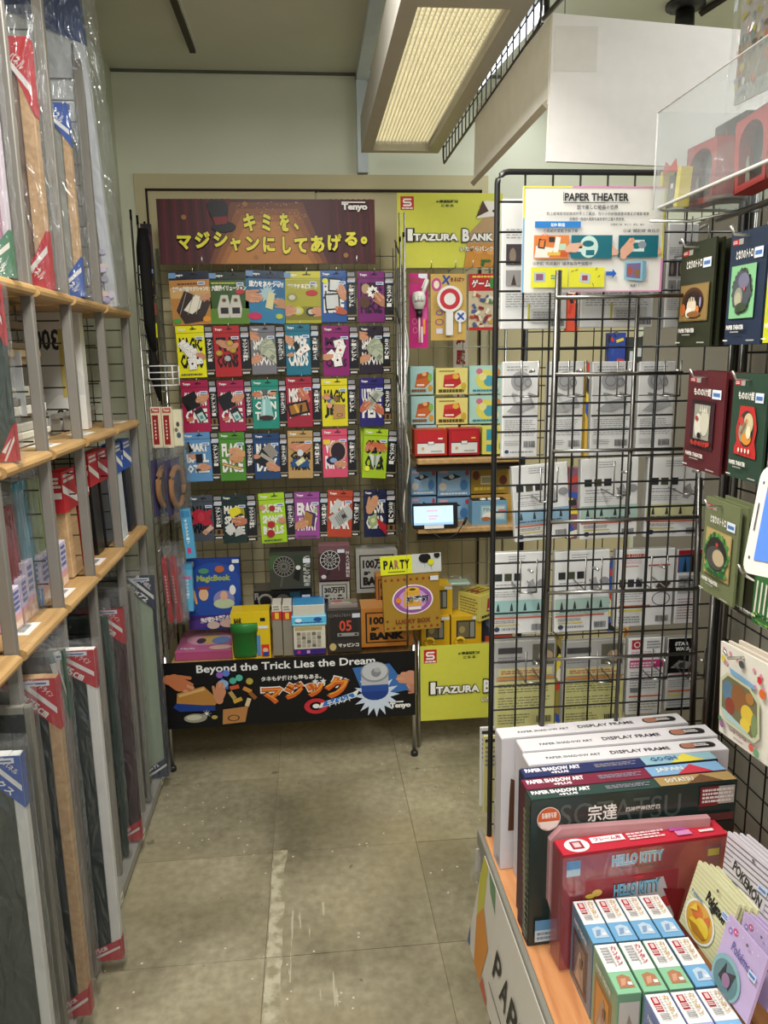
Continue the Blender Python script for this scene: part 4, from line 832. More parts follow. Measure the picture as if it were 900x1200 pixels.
def d_fan1(p, w_, h): p.rect(0, 0, 1, 1, '#3a3c34'); p.rect(0, .55, .3, .92, '#3f5a34'); p.rect(.6, .5, .8, .9, '#2d3c2a'); fan(p, .34, .62, .28, '#8d8a80'); p.caps(.3, .32, .25, .08, .05, '#55524b'); p.poly([(.55, .3), (.62, .55), (.75, .62), (.7, .2)], '#141414'); p.text('SNOLOC', .80, .08, .95, .88, '#9c9c94', .04, 1) if 0 else p.text('CYCLONES', .80, .06, .96, .9, '#b5b5ac', .05, 1, vert=True); p.ell(.68, .58, .06, .06, '#d8d6d0'); p.rect(.8, .7, .97, .82, '#d5dae0')
panelbox('fan_box', 'dark green and black carton with a wire fan picture', 'box', (317, 646, 366, 690), 2.86, .09, d_fan1, '#33352f', top='#1d1d1c')
def d_fan2(p, w_, h): p.rect(0, 0, 1, 1, '#4a2c33'); p.rect(0, .8, 1, 1, '#6c4a50'); fan(p, .36, .60, .28, '#d0ccc8', 12); p.caps(.36, .3, .2, .1, .05, '#2c2426'); p.caps(.62, .5, .64, .3, .02, '#9a8c8c'); p.text('MACHINE', .86, .08, .97, .85, '#b8b0ae', .05, 1, vert=True); p.rect(.6, .8, .82, .9, '#cfd6e0'); p.ell(.15, .12, .08, .06, '#c9c4c0')
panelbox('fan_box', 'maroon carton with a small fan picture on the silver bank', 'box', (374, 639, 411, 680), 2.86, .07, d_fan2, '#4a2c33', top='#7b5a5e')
def bankdeco(ba, ln, big, n2='貯まる', inset=.08, ink='#161616'):
    def f(p, w_, h):
        p.rect(0, 0, 1, 1, ba); p.rect(inset, .1, 1-inset, .9, ink); p.rect(inset+.03, .13, 1-inset-.03, .87, ba)
        p.text(big, inset+.08, .56, 1-inset-.08, .80, ink, .05, 2); p.text('貯 ・ 金', inset+.1, .42, 1-inset-.15, .52, ink, .03, 1); p.text('BANK', inset+.08, .18, 1-inset-.08, .38, ink, .07, 2)
    return f
panelbox('coin_bank_box', 'silver 30万円 bank carton below the maroon fan box', 'box', (375, 681, 410, 712), 2.87, .08, bankdeco('#aaa79d', 1, '30万円'), '#aaa79d', top='#8f8c84')
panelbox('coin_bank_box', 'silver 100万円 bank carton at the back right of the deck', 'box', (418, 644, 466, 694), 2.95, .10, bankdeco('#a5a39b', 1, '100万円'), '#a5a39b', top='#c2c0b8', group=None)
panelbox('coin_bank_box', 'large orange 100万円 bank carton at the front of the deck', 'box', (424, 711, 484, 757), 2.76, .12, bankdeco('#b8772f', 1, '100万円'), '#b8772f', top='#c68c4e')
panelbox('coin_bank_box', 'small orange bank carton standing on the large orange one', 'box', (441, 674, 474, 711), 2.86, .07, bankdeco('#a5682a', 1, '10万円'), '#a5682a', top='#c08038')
def d_timer(p, w_, h):
    p.rect(0, 0, 1, 1, '#37332f'); p.rect(.10, .30, .9, .92, '#2b2826'); p.text('1234567890', .05, .84, .7, .92, '#6f6a64', .02, 1); p.text('05', .36, .50, .72, .76, '#d0503a', .02); p.rect(.30, .38, .92, .46, '#9c9a96'); p.rect(.34, .40, .42, .44, '#2b2826'); p.rect(.8, .40, .88, .44, '#2b2826')
    p.ell(.16, .14, .10, .09, '#c6b478'); p.text('マッピンコ', .32, .12, .92, .22, '#e6e4de', .05, 1); p.rect(.74, .82, .97, .92, '#cfd6e0')
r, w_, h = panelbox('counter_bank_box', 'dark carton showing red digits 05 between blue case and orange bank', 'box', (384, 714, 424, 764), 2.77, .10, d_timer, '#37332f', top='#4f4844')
mb = MB(); mb.box(-w_/2+.008, w_/2-.01, .02, .09, h, h+.016, '#8c8078', ch=.002); p = P(mb, (-w_/2+.008, .02, h+.016), (1, 0, 0), (0, 1, 0), (0, 0, 1), su=w_-.02, sv=.07); p.ell(.3, .5, .2, .3, '#a3504c'); p.ell(.75, .6, .15, .2, '#8d8a58'); p.lines(.1, .1, .9, .4, 2, '#d8d4cc'); mb.build('lid_card', 'film', r)

# ---- lower banner across the front of the stand
A = at(196, 855, Y=2.688); B = at(487, 839, Y=2.688); T0 = at(192, 778, Y=2.688); w_ = B.x-A.x; h = T0.z-A.z
r = thing('magic_lower_banner', 'black banner reading Beyond the Trick Lies the Dream across the stand', 'banner', (A.x, 2.688, A.z))
mb = MB(); mb.box(-.005, w_, 0, .004, 0, h, '#0f0f11', side='#bdbdb8'); p = P(mb, (-.005, 0, 0), su=w_, sv=h)
p.text('Beyond the Trick Lies the Dream.', .135, .80, .855, .95, '#f0efec', .02, 3)
p.text('タネも仕掛けも夢もある。', .385, .655, .625, .73, '#eceae6', .03)
fl_ = [('マ', .385, .30, .47, .56), ('ジ', .475, .36, .555, .62), ('ッ', .56, .38, .635, .60), ('ク', .635, .34, .735, .68)]
for s, a_, b_, c_, d_ in fl_: p.otext(s, a_, b_, c_, d_, '#d9662a', '#f2efe8', .07, .13)
for s, a_, b_, c_, d_ in fl_: p.text(s, a_+.004, b_+.06, c_-.004, d_-.02, '#e8a03a', .0)
p.ring(.60, .24, .048, .12, .022, '#c8303a'); p.ell(.60, .24, .014, .035, '#f2efe8'); p.poly([(.61, .20), (.76, .34), (.78, .48), (.75, .42), (.62, .28)], '#f2efe8'); p.poly([(.625, .22), (.76, .35), (.75, .41), (.635, .31)], '#2f78c8'); p.text('テイメント', .645, .25, .745, .36, '#f2efe8', .03, 1, 14)
for x in (.60, .632): p.star(x, .62, .05, '#e9e7e4')
p.hand(.055, .72, .12, -28, '#c4754c'); p.poly([(.055, .55), (.16, .64), (.215, .42), (.20, .34), (.05, .38)], '#b8823f'); p.poly([(.05, .40), (.20, .33), (.20, .26), (.06, .27), (.035, .34)], '#1f3d86'); p.poly([(.06, .53), (.16, .62), (.165, .58), (.062, .49)], '#d9ae6c')
p.ell(.12, .16, .045, .07, '#9c9a88'); p.ell(.115, .17, .03, .04, '#c9c7ad'); p.star(.165, .22, .07, '#e8e6e0', 8, .2); p.ell(.195, .16, .012, .03, '#b8a45c')
p.poly([(.225, .04), (.315, .06), (.33, .30), (.23, .27)], '#b9814a'); p.ring(.27, .13, .024, .05, .006, '#5d3c1c'); p.hand(.22, .50, .09, 80, '#c98a66'); p.caps(.235, .72, .25, .60, .05, '#3f6fb8'); p.ell(.235, .66, .022, .06, '#8fb4dc')
for x, y, a_, c_ in ((.29, .40, 20, '#c9a23c'), (.33, .55, -30, '#d08a3a'), (.35, .46, -50, '#8c5a2c'), (.28, .60, 10, '#c65a3a'), (.33, .36, 70, '#d9c49a'), (.27, .48, 120, '#b59a5c')): p.rrect(x, y, .13, .06, a_, c_)
for x, y, c_ in ((.34, .68, '#b8a446'), (.275, .70, '#4fae96'), (.30, .74, '#57b8a0'), (.25, .82, '#5d7fd0'), (.225, .8, '#8a62b8')): p.ell(x, y, .014, .05, c_)
p.poly([(.75, .80), (.80, .30), (.98, .42), (.90, .84)], '#3c6db0'); p.star(.845, .36, .34, '#cfdcee', 16, .6); p.ell(.84, .42, .055, .14, '#1f3f86'); p.rect(.785, .42, .895, .70, '#2a4f9c'); p.rect(.785, .52, .895, .70, '#b9bcc0'); p.ell(.84, .72, .058, .16, '#8e9196'); p.ell(.84, .73, .052, .14, '#c4c7ca'); p.ell(.845, .71, .02, .07, '#85888c'); p.ell(.85, .75, .014, .04, '#aeb1b4')
p.hand(1.0, .60, .12, 176, '#c98f72'); p.hand(1.01, .44, .08, 170, '#bb8064')
p.text('Tenyo', .90, .12, .985, .22, '#f2f0ec', .06); p.rect(.90, .225, .955, .245, '#f2f0ec')
mb.build('printed_board', 'card', r)

# ---- goods hanging on the left side of the stand
def hangbox(name, label, cat, q, Y, d, body, deco, tilt=0, mat='film', group=None, comp='carton'):
    a = at(q[0], q[3], Y=Y); c = at(q[2], q[3], Y=Y); tp = at(q[0], q[1], Y=Y); w_ = c.x-a.x; h = tp.z-a.z
    r = thing(name, label, cat, (a.x+w_/2, Y, tp.z), 0, group, rot=(0, R(-tilt), 0)); mb = MB(); mb.box(-w_/2, w_/2, 0, d, -h, 0, body, ch=.001)
    p = P(mb, (-w_/2, 0, -h), su=w_, sv=h); deco and deco(p, w_, h); mb.build(comp, mat, r); return r, w_, h
r = thing('black_long_bag', 'long black cloth bag hanging at the left end of the stand', 'bag', (0, 0, 0))
pts = [at(x, y, Y=2.80) for x, y in ((167, 268), (168, 290), (170, 330), (174, 370), (180, 412))]
mb = MB(); mb.tube(pts, [.016, .024, .024, .022, .012], '#141312', 8); mb.build('bag_body', 'matte', r)
mb = MB(); pts2 = [at(x, y, Y=2.80) for x, y in ((178, 408), (182, 440), (188, 470))]; mb.tube(pts2, [.012, .02, .006], '#161514', 6); mb.build('bag_tail', 'matte', r)
def d_l1(p, w_, h): p.poly([(0, 1), (1, .82), (1, .5), (.1, .6)], '#4a3340'); p.rect(.1, .38, .95, .6, '#3a2c38'); p.rect(.3, .30, .95, .36, '#6f9cd0'); p.ell(.55, .15, .3, .1, '#8a6a3a'); p.ell(.6, .75, .2, .08, '#c48c74')
hangbox('dark_card_pack', 'dark purple pack beside the black bag at the stand corner', 'pack', (170, 262, 182, 345), 2.84, .02, '#2a2228', d_l1, 0)
hangbox('yellow_tipped_pack', 'narrow pack with yellow tip below the dark purple pack', 'pack', (178, 350, 187, 398), 2.86, .015, '#4b4636', lambda p, w_, h: (p.rect(.2, .05, .8, .4, '#d6d62a'), p.rect(.2, .6, .9, .9, '#8a4a3a')), 0)
r = thing('white_wire_basket', 'small white wire basket on the left end of the stand', 'basket', tuple(at(178, 452, Y=2.74)))
mb = MB(); s_ = 1
for z in (0, .022, .044, .066): mb.tube([(-.005, 0, z), (.072, 0, z), (.085, .05, z), (.04, .05, z)], .0024, '#e9e9e6', 5)
for x, y in ((.072, 0), (.085, .05)): mb.tube([(x, y, 0), (x, y, .066)], .0024, '#e9e9e6', 5)
mb.build('wire_frame', 'matte', r)
def d_card(p, w_, h): p.rect(.08, .05, .92, .82, '#d9c9a6'); p.rect(.15, .08, .72, .80, '#8e2328'); p.lines(.35, .2, .5, .7, 6, '#e6d8c0'); p.rect(.1, .86, .9, .97, '#b84038'); p.text('Tenyo', .2, .88, .8, .95, '#f0e8e0', .04, 1)
hangbox('red_card_pack', 'left cream pack with a dark red deck on the stand side', 'pack', (179, 477, 191, 525), 2.76, .03, '#d8cdb0', d_card, group='cream and red card packs')
hangbox('red_card_pack', 'middle cream pack with a dark red deck on the stand side', 'pack', (192, 477, 204, 525), 2.77, .03, '#d8cdb0', d_card, group='cream and red card packs')
hangbox('cream_coin_pack', 'cream pack with small dark pieces right of the red deck packs', 'pack', (205, 480, 215, 523), 2.80, .03, '#d6d0b4', lambda p, w_, h: (p.ell(.5, .6, .2, .07, '#4a4a42'), p.ell(.55, .3, .25, .08, '#4a5a6a'), p.ell(.3, .45, .2, .06, '#6c6c5c')))
for i, (x, dx, lb) in enumerate(((190, 0, 'left'), (205, 0, 'right'))):
    r = thing('wooden_hoop_pack', lb+' film pack holding a wooden hoop and purple card', 'pack', tuple(at(x, 570, Y=2.76+.03*i)), rot=(0, 0, R(77)))
    mb = MB(); mb.box(-.06, .07, .005, .009, -.10, .10, '#4b476a'); mb.build('purple_card', 'card', r)
    mb = MB(); pts = [(.055*math.cos(2*math.pi*k/28), -.01, .07*math.sin(2*math.pi*k/28)) for k in range(29)]; mb.tube(pts, .010, '#a87850', 8); mb.build('hoop', 'matte', r)
    bag_mesh(-.085, .085, -.026, .014, -.12, .15, 60+i, .003, 4, 8).build('plastic_bag', 'bag', r)
for i, (x0, x1, lb) in enumerate(((191, 197, 'left'), (200, 206, 'right'))):
    a = at(x0, 655, Y=2.73); b = at(x0+4, 728, Y=2.73)
    r = thing('red_stick_pack', lb+' narrow red stick pack hanging low on the stand side', 'pack', (a.x, 2.73, a.z), 0, 'red stick packs', rot=(0, R(-3), 0)); mb = MB(); mb.box(-.008, .010, 0, .05, -.24, 0, '#c21f28', ch=.001)
    p = P(mb, (-.008, 0, -.24), su=.018, sv=.24); p.lines(.3, .3, .6, .75, 9, '#f0d8d4', .4, i); mb.build('carton', 'film', r)
    bag_mesh(-.012, .03, -.004, .06, -.245, .05, 70+i, .003, 3, 8).build('plastic_bag', 'bag', r)
r = thing('silver_film_pack', 'clear film pack with pale shapes beside the red sticks', 'pack', tuple(at(212, 725, Y=2.79)), rot=(0, 0, R(25))); mb = MB(); mb.box(-.025, .025, 0, .004, 0, .23, '#b8b4b8'); p = P(mb, (-.025, 0, 0), su=.05, sv=.23); p.ell(.5, .8, .3, .08, '#c06a86'); p.ell(.5, .55, .3, .08, '#a89aa8'); p.lines(.2, .1, .8, .4, 5, '#8a8690'); mb.build('card', 'film', r); bag_mesh(-.03, .03, -.008, .008, -.01, .26, 75, .003, 3, 8).build('plastic_bag', 'bag', r)
def d_lb(p, w_, h): p.rect(.1, .84, .9, .97, '#3f86b4'); p.text('マジックテープ', .3, .3, .6, .8, '#e6eef2', .04, 1, vert=True); p.rect(.25, .12, .6, .22, '#d0407a')
hangbox('light_blue_pack', 'upper light blue narrow carton tilting on the stand side', 'carton', (214, 597, 226, 655), 2.78, .02, '#58a6ce', d_lb, tilt=4)
def d_lb2(p, w_, h): p.rect(0, .88, 1, 1, '#4a98c4'); p.text('ミラクルカード', .55, .25, .75, .75, '#e6eef2', .04, 1, vert=True); p.rect(.15, .68, .9, .74, '#c86a98'); p.poly([(.1, .1), (.5, .3), (.3, .1)], '#8fc4dc')
hangbox('light_blue_pack', 'lower light blue wide carton on the stand side', 'carton', (211, 661, 228, 717), 2.80, .03, '#5fb0d4', d_lb2, tilt=-1)

# ================================================================== BACK: PRANK BANK STAND
X2, X3 = .385, .80
s2 = thing('prank_bank_stand', 'chrome wire stand with two pine shelves behind the black grid', 'display stand', (0, 0, 0))
for x in (X2, X3):
    for y in (2.76, 3.12):
        mb = MB(); mb.tube([(x, y, 0), (x, y, 1.95 if y > 3 else .44)], .006, '#b9b9b6', 8); mb.build('leg', 'chrome', s2)
for xx in (.338, .356):
    mb = MB(); mb.tube([(xx, 2.83, .44), (xx, 2.83, 2.0)], .0036, '#b4b3af', 6); mb.build('side_rod', 'chrome', st)
mb = MB(); mesh_lines(mb, X3-X2, 1.47, .06, .1, .0016, '#a8a6a0', (1, 0, 0), (0, 0, 1), (X2, 3.12, .44), skip=False); mb.build('wire_back', 'chrome', s2)
for z in (1.131, .867):
    mb = MB(); mb.box(X2+.008, X3-.008, 2.81, 3.11, z-.022, z, '#c99a5c', ch=.004); mb.build('shelf_board', 'wood', s2)
    mb = MB(); mb.box(X2+.008, X3-.008, 2.83, 2.84, z-.05, z-.022, '#2a241e'); mb.build('shelf_lip', 'matte', s2)
mb = MB(); mb.box(X2+.008, X3-.008, 2.76, 3.11, .378, .392, '#9a7646', ch=.002); mb.build('deck', 'wood', s2)
def shine(p, low):
    def uv(x, y): return x, y
    p.rect(0, 0, 1, 1, '#d0cf4c')
    p.rect(.035, .775, .165, .955, '#c2282e'); p.caps(.07, .915, .135, .915, .022, '#f4efe8'); p.caps(.065, .90, .065, .885, .022, '#f4efe8'); p.caps(.07, .875, .13, .875, .022, '#f4efe8'); p.caps(.135, .86, .135, .845, .022, '#f4efe8'); p.caps(.065, .835, .13, .835, .022, '#f4efe8'); p.text('SHINE', .045, .785, .155, .81, '#f4efe8', .05, 1)
    p.text('←商品情報は', .38, .87, .60, .91, '#2a2a1c', .04, 1); p.text('こちら', .43, .815, .56, .85, '#2a2a1c', .04, 1)
A = at(466, 314, Y=3.0); w_, h = .40, at(463, 226, Y=3.0).z-A.z
r = thing('prank_bank_board', 'lime yellow board reading ITAZURA BANK above the hanging toys', 'sign', (A.x, 3.0, A.z))
mb = MB(); mb.box(0, w_, 0, .004, 0, h, '#d0cf4c'); p = P(mb, (0, 0, 0), su=w_*.96, sv=h); shine(p, 0)
p.poly([(.66, 0), (1.04, 0), (1.04, .8), (.86, .68), (.70, .45)], '#b59468'); p.poly([(.66, 0), (.70, .32), (1.04, .32), (1.04, 0)], '#c98a34'); p.ell(.8, .24, .05, .05, '#e0a050'); p.ell(.93, .22, .05, .05, '#e0a050')
p.poly([(.78, .66), (.86, .90), (1.02, .88), (1.02, .70)], '#e6ded2'); p.poly([(.78, .68), (.84, .90), (.90, .76)], '#4a2c20'); p.ell(.95, .76, .014, .018, '#1b1b1b')
for i, (s, a_, b_, c_, d_) in enumerate((('I', .10, .36, .15, .52), ('TAZURA', .155, .36, .60, .46), ('B', .64, .35, .71, .52), ('ANK', .72, .36, .95, .46))): p.otext(s, a_, b_, c_, d_, '#f4f2ec', '#141414', .05, .12)
p.otext('いたずらバンク', .62, .22, .95, .29, '#f4f2ec', '#4a4020', .03, .07)
p.text('猫', .82, .01, .93, .11, '#2c6a34', .05, 1)
mb.build('printed_board', 'card', r)
for x in (.38, .66, .86, 1.1):
    mb = MB(); X = A.x+.1*0+x*.33; mb.tube([(X, 3.12, A.z-.0), (X, 2.985, A.z-.0), (X, 2.975, A.z+.025)], .0022, '#d8d8d4', 5); mb.build('peg_hook', 'chrome', s2)
A = at(493, 845, Y=2.742); Bx = at(489, 758, Y=2.742); w_, h = .40, Bx.z-A.z
r = thing('prank_bank_lower_board', 'lime yellow ITAZURA BANK board hanging low beside the black banner', 'sign', (A.x, 2.742, A.z))
mb = MB(); mb.box(0, w_, 0, .004, 0, h, '#d0cf4c', side='#e8e6d8'); p = P(mb, (0, 0, 0), su=w_*.96, sv=h); shine(p, 1)
for i, (s, a_, b_, c_, d_) in enumerate((('I', .10, .36, .15, .52), ('TAZURA', .155, .36, .60, .46), ('B', .64, .35, .71, .52), ('ANK', .72, .36, .95, .46))): p.otext(s, a_, b_, c_, d_, '#f4f2ec', '#141414', .05, .12)
p.otext('いたずらバンク', .62, .22, .95, .29, '#f4f2ec', '#4a4020', .03, .07); mb.build('printed_board', 'card', r)
# hanging toys
def d_pink(p, w_, h): p.rect(0, .0, 1, 1, '#c22a78'); p.rect(.5, .93, .95, .99, '#dfe6ee'); p.rect(0, .86, .6, .94, '#a8385c'); p.poly([(.6, .5), (.9, .56), (.95, .4), (.7, .3)], '#d8569a'); p.caps(.78, .2, .78, .38, .03, '#e59a3a'); p.caps(.66, .08, .66, .28, .02, '#f0e8ec'); p.ring(.28, .36, .12, .04, .02, '#e8a0c4'); p.ring(.3, .24, .12, .04, .02, '#e8a0c4'); p.poly([(.62, .8), (.9, .96), (1, .9), (.9, .8)], '#e8e6e0')
r, w_, h = hangbox('finger_pointer_pack', 'magenta blister pack with a white pointing hand on a rod', 'pack', (480, 320, 502, 408), 2.93, .004, '#c22a78', d_pink, tilt=0)
mb = MB(); cz = -h*.36
mb.lathe([(0, cz-.035), (.018, cz-.032), (.024, cz-.01), (.026, cz+.01), (.020, cz+.028), (0, cz+.032)], -.002, -.018, '#d9d8d0', 12)
mb.tube([(.012, -.02, cz+.02), (.020, -.022, cz+.045), (.030, -.022, cz+.072)], [.008, .0075, .006], '#dddcd4', 8)
for i in range(3): mb.tube([(-.016+.012*i, -.038, cz+.012), (-.016+.012*i, -.043, cz-.006)], .0065, '#cfcec6', 8)
mb.build('pointing_hand', 'plastic', r)
mb = MB(); mb.tube([(0, -.014, cz-.035), (0, -.014, cz-.06)], .012, '#1b1b1c', 10); mb.build('rod_collar', 'plastic', r)
mb = MB(); mb.tube([(0, -.014, cz-.06), (0, -.014, -h*.93)], .0035, '#d9d8d0', 8); mb.build('rod', 'plastic', r)
def d_yel(p, w_, h):
    p.rect(0, 0, 1, 1, '#c9a55a'); p.ell(.16, .84, .14, .1, '#b84a86'); p.ell(.16, .84, .08, .06, '#e8d8c0'); p.caps(.34, .86, .52, .96, .03, '#2c4a96'); p.caps(.36, .97, .50, .85, .03, '#2c4a96'); p.text('まるばつ', .55, .88, .95, .95, '#7a3a2a', .04, 1)
    p.ring(.24, .28, .12, .05, .03, '#a05a7c'); p.rrect(.24, .14, .1, .08, 0, '#d8d2e2'); p.ring(.24, .42, .1, .04, .03, '#7a5a9c')
r, w_, h = hangbox('answer_sign_pack', 'tan blister pack with a white paddle bearing a red ring', 'pack', (505, 321, 546, 399), 2.93, .004, '#c9a55a', d_yel)
mb = MB(); n_ = 24
def disc(mb, cx, cz, r_, y0, y1, col): mb.prism([(cx+r_*math.cos(2*math.pi*k/n_), cz+r_*math.sin(2*math.pi*k/n_)) for k in range(n_)], y0, y1, col)
disc(mb, .002, -h*.38, .048, -.018, -.006, '#e6e4de'); p = P(mb, (.002, -.018, -h*.38), su=1, sv=1); p.ring(0, 0, .038, .038, .016, '#c22c38'); mb.box(-.013, .015, -.017, -.006, -h*.93, -h*.38-.044, '#e2e0da', ch=.002); mb.build('ring_paddle', 'plastic', r)
mb = MB(); disc(mb, .044, -h*.64, .022, -.012, -.004, '#dfe2e6'); p = P(mb, (.044, -.012, -h*.64), su=1, sv=1); p.caps(-.010, -.010, .010, .010, .007, '#2c4a9c'); p.caps(-.010, .010, .010, -.010, .007, '#2c4a9c'); mb.box(.037, .046, -.011, -.004, -h*.88, -h*.71, '#dfe2e6'); mb.build('cross_paddle', 'plastic', r)
def d_red(p, w_, h):
    p.rect(0, 0, 1, 1, '#c8b89a'); p.rect(0, .70, 1, 1, '#b8282c'); p.otext('ゲーム', .08, .76, .62, .90, '#f0ece4', '#5a1416', .04, .1); p.lines(.1, .92, .9, .98, 1, '#e8c84c'); p.rect(.6, .74, .95, .92, '#3c8a3c')
    rd = random.Random(4)
    for i in range(34): p.rrect(.08+rd.random()*.84, .06+rd.random()*.60, .10, .05, rd.random()*180, rd.choice(['#8a2a2c', '#d8d0b0', '#5a7a4a', '#c89a3a', '#4a5a8c', '#e0dcc8', '#a84a3a']))
    p.rect(0, 0, 1, .05, '#b8282c')
hangbox('party_game_pack', 'red topped pack filled with small coloured pieces', 'pack', (549, 321, 590, 387), 2.93, .03, '#c8b89a', d_red)
mb = MB(); a = at(531, 392, Y=3.19); b = at(548, 470, Y=3.19); mb.box(a.x, b.x, 3.19, 3.193, b.z-.25, a.z+.02, '#e4dfcf'); p = P(mb, (a.x, 3.19, b.z-.05), su=b.x-a.x, sv=a.z+.02-b.z+.05); p.text('私服警備', .2, .15, .85, .98, '#a8282c', .06, 2, vert=True); mb.build('x', 'card')
bpy.data.objects['x'].name = 'security_notice'; props(bpy.data.objects['security_notice'], 'white paper notice with red vertical characters on the cream door', 'notice')
# stacks of small boxes on the upper shelf
def d_orange(p, w_, h): p.rect(0, 0, 1, 1, '#9fc4c0'); p.poly([(.18, .25), (.30, .72), (.78, .80), (.86, .42), (.62, .22)], '#c2622c'); p.poly([(.25, .52), (.3, .72), (.78, .80), (.8, .62)], '#a84c22'); p.ell(.6, .72, .1, .07, '#e0a868'); p.rect(.28, .3, .6, .36, '#e8e0d4'); p.lines(.05, .06, .7, .2, 1, '#7a4a1c', .3); p.ell(.85, .6, .1, .15, '#7fae4c'); p.ell(.86, .22, .1, .12, '#c8902c')
def d_yelred(p, w_, h): p.rect(0, 0, 1, 1, '#dccf7a'); p.poly([(.22, .28), (.26, .74), (.72, .80), (.80, .42), (.58, .24)], '#b42a2c'); p.poly([(.24, .56), (.26, .74), (.72, .80), (.76, .6)], '#c84038'); p.ell(.62, .68, .1, .1, '#d8b040'); p.rect(.28, .32, .56, .38, '#efe8d8'); p.lines(.08, .05, .9, .22, 1, '#5a4a1c', .3); p.lines(.1, .85, .6, .93, 1, '#8a7a3c'); p.ell(.87, .3, .08, .14, '#c8a83c')
def d_aqua(p, w_, h): p.rect(0, 0, 1, 1, '#a9cfc4'); p.ell(.5, .5, .3, .36, '#d8cf5c'); p.ell(.6, .45, .16, .2, '#4f9cb0'); p.ell(.3, .8, .1, .1, '#c86a8c'); p.ell(.85, .75, .1, .14, '#c88a4c'); p.ell(.4, .6, .12, .14, '#e0d88c'); p.lines(.1, .06, .9, .16, 1, '#3f8090', .3); p.ell(.8, .3, .1, .15, '#e8e2c0')
g = 'small toy bank boxes stacked on the upper shelf'
for row, (ya, yb) in enumerate(((429, 462), (464, 497))):
    nm = ['upper', 'lower'][row]
    panelbox('toy_bank_box', nm+' pale blue box with an orange toy at the stack left', 'box', (481+row, ya, 508+row, yb), 2.93, .09, d_orange, '#9fc4c0', group=g)
    panelbox('toy_bank_box', nm+' pale yellow box with a red toy in the stack middle', 'box', (511, ya+2, 548, yb), 2.93, .09, d_yelred, '#dccf7a', group=g)
    panelbox('toy_bank_box', nm+' aqua box with a yellow picture at the stack right', 'box', (550, ya-1, 588, yb-1), 2.93, .09, d_aqua, '#a9cfc4', group=g)
def d_half(out, deco='#e8b83c'):
    def f(p, w_, h): p.rect(0, 0, 1, 1, out); p.rect(.08, .08, .92, .92, '#b8262c'); p.rect(.08, .08, .92, .48, '#d9d8d4'); p.rect(.08, .47, .92, .50, '#2a1c1c'); p.rrect(.5, .49, .26, .14, 0, '#2a1c1c'); p.rrect(.5, .49, .22, .10, 0, '#e2e0dc'); p.rect(.72, .62, .86, .68, deco); p.rrect(.25, .28, .1, .1, 0, '#c8a060'); p.lines(.5, .14, .85, .2, 1, '#8a8884')
    return f
panelbox('red_white_box', 'left red and white gift box on the upper pine shelf', 'box', (486, 503, 524, 534), 2.83, .08, d_half('#a8301c', '#e8e0dc'), '#a8301c', top='#b8402a')
panelbox('red_white_box', 'right red and white gift box with a yellow mark on the upper shelf', 'box', (526, 502, 562, 533), 2.83, .08, d_half('#a81c28'), '#a81c28', top='#c03038')
panelbox('yellow_blue_box', 'yellow box with blue shapes at the right of the upper shelf', 'box', (565, 500, 597, 532), 2.83, .08, lambda p, w_, h: (p.rect(0, 0, 1, 1, '#d8d060'), p.rect(.15, .52, .55, .92, '#3f96a8'), p.rect(.15, .1, .5, .36, '#3f96a8'), p.ell(.75, .3, .15, .2, '#6fae4c')), '#d8d060')
mb = MB()
for i, (xx, c) in enumerate(((488, '#a9bfc2'), (513, '#d8cf8c'), (540, '#d6c880'), (566, '#b0c8b4'))):
    panelbox('toy_bank_box', ['pale blue', 'pale yellow', 'cream yellow', 'pale green'][i]+' box at the stack foot behind the red and white boxes', 'box', (xx, 498, xx+24, 534), 2.93, .09, None, c, group=g)
# lower shelf
def d_lblue(p, w_, h): p.rect(0, 0, 1, 1, '#7fa8cc'); p.poly([(.1, .3), (.12, .68), (.5, .82), (.72, .7), (.7, .2), (.3, .16)], '#9fc0dc'); p.poly([(.12, .68), (.5, .82), (.72, .7), (.35, .58)], '#2a3440'); p.ell(.42, .72, .08, .08, '#d8d4d0'); p.ell(.9, .85, .06, .1, '#b8484c'); p.ell(.8, .4, .12, .2, '#4f86bc'); p.ell(.15, .35, .12, .16, '#d9cfc4'); p.lines(.08, .04, .92, .14, 1, '#e8ecf0', .3); p.rect(.05, .85, .3, .95, '#d8a8b0')
g2 = 'light blue toy boxes on the lower shelf'
panelbox('blue_toy_box', 'upper light blue toy box at the left of the lower shelf', 'box', (482, 550, 511, 580), 2.93, .09, d_lblue, '#8fb0d0', group=g2)
panelbox('blue_toy_box', 'upper light blue toy box in the middle of the lower shelf', 'box', (513, 549, 551, 581), 2.93, .09, d_lblue, '#8fb0d0', group=g2)
panelbox('blue_toy_box', 'lower light blue toy box behind the screen at left', 'box', (482, 582, 511, 614), 2.93, .09, d_lblue, '#8fb0d0', group=g2)
panelbox('blue_toy_box', 'lower light blue toy box right behind the screen', 'box', (513, 583, 551, 613), 2.93, .09, d_lblue, '#8fb0d0', group=g2)
panelbox('ochre_toy_box', 'ochre printed box at the right of the lower shelf', 'box', (552, 547, 596, 578), 2.93, .09, lambda p, w_, h: (p.rect(0, 0, 1, 1, '#a8842a'), p.ell(.13, .7, .09, .18, '#6a3424'), p.ell(.85, .5, .1, .18, '#6a3424'), p.rect(.25, .35, .6, .68, '#d8cfae'), p.rect(.28, .40, .57, .63, '#a89c70'), p.lines(.08, .1, .9, .28, 1, '#e0c050', .3)), '#a8842a')
panelbox('ochre_toy_box', 'ochre printed box under the other at the right', 'box', (552, 579, 600, 612), 2.93, .09, None, '#c49a4c')
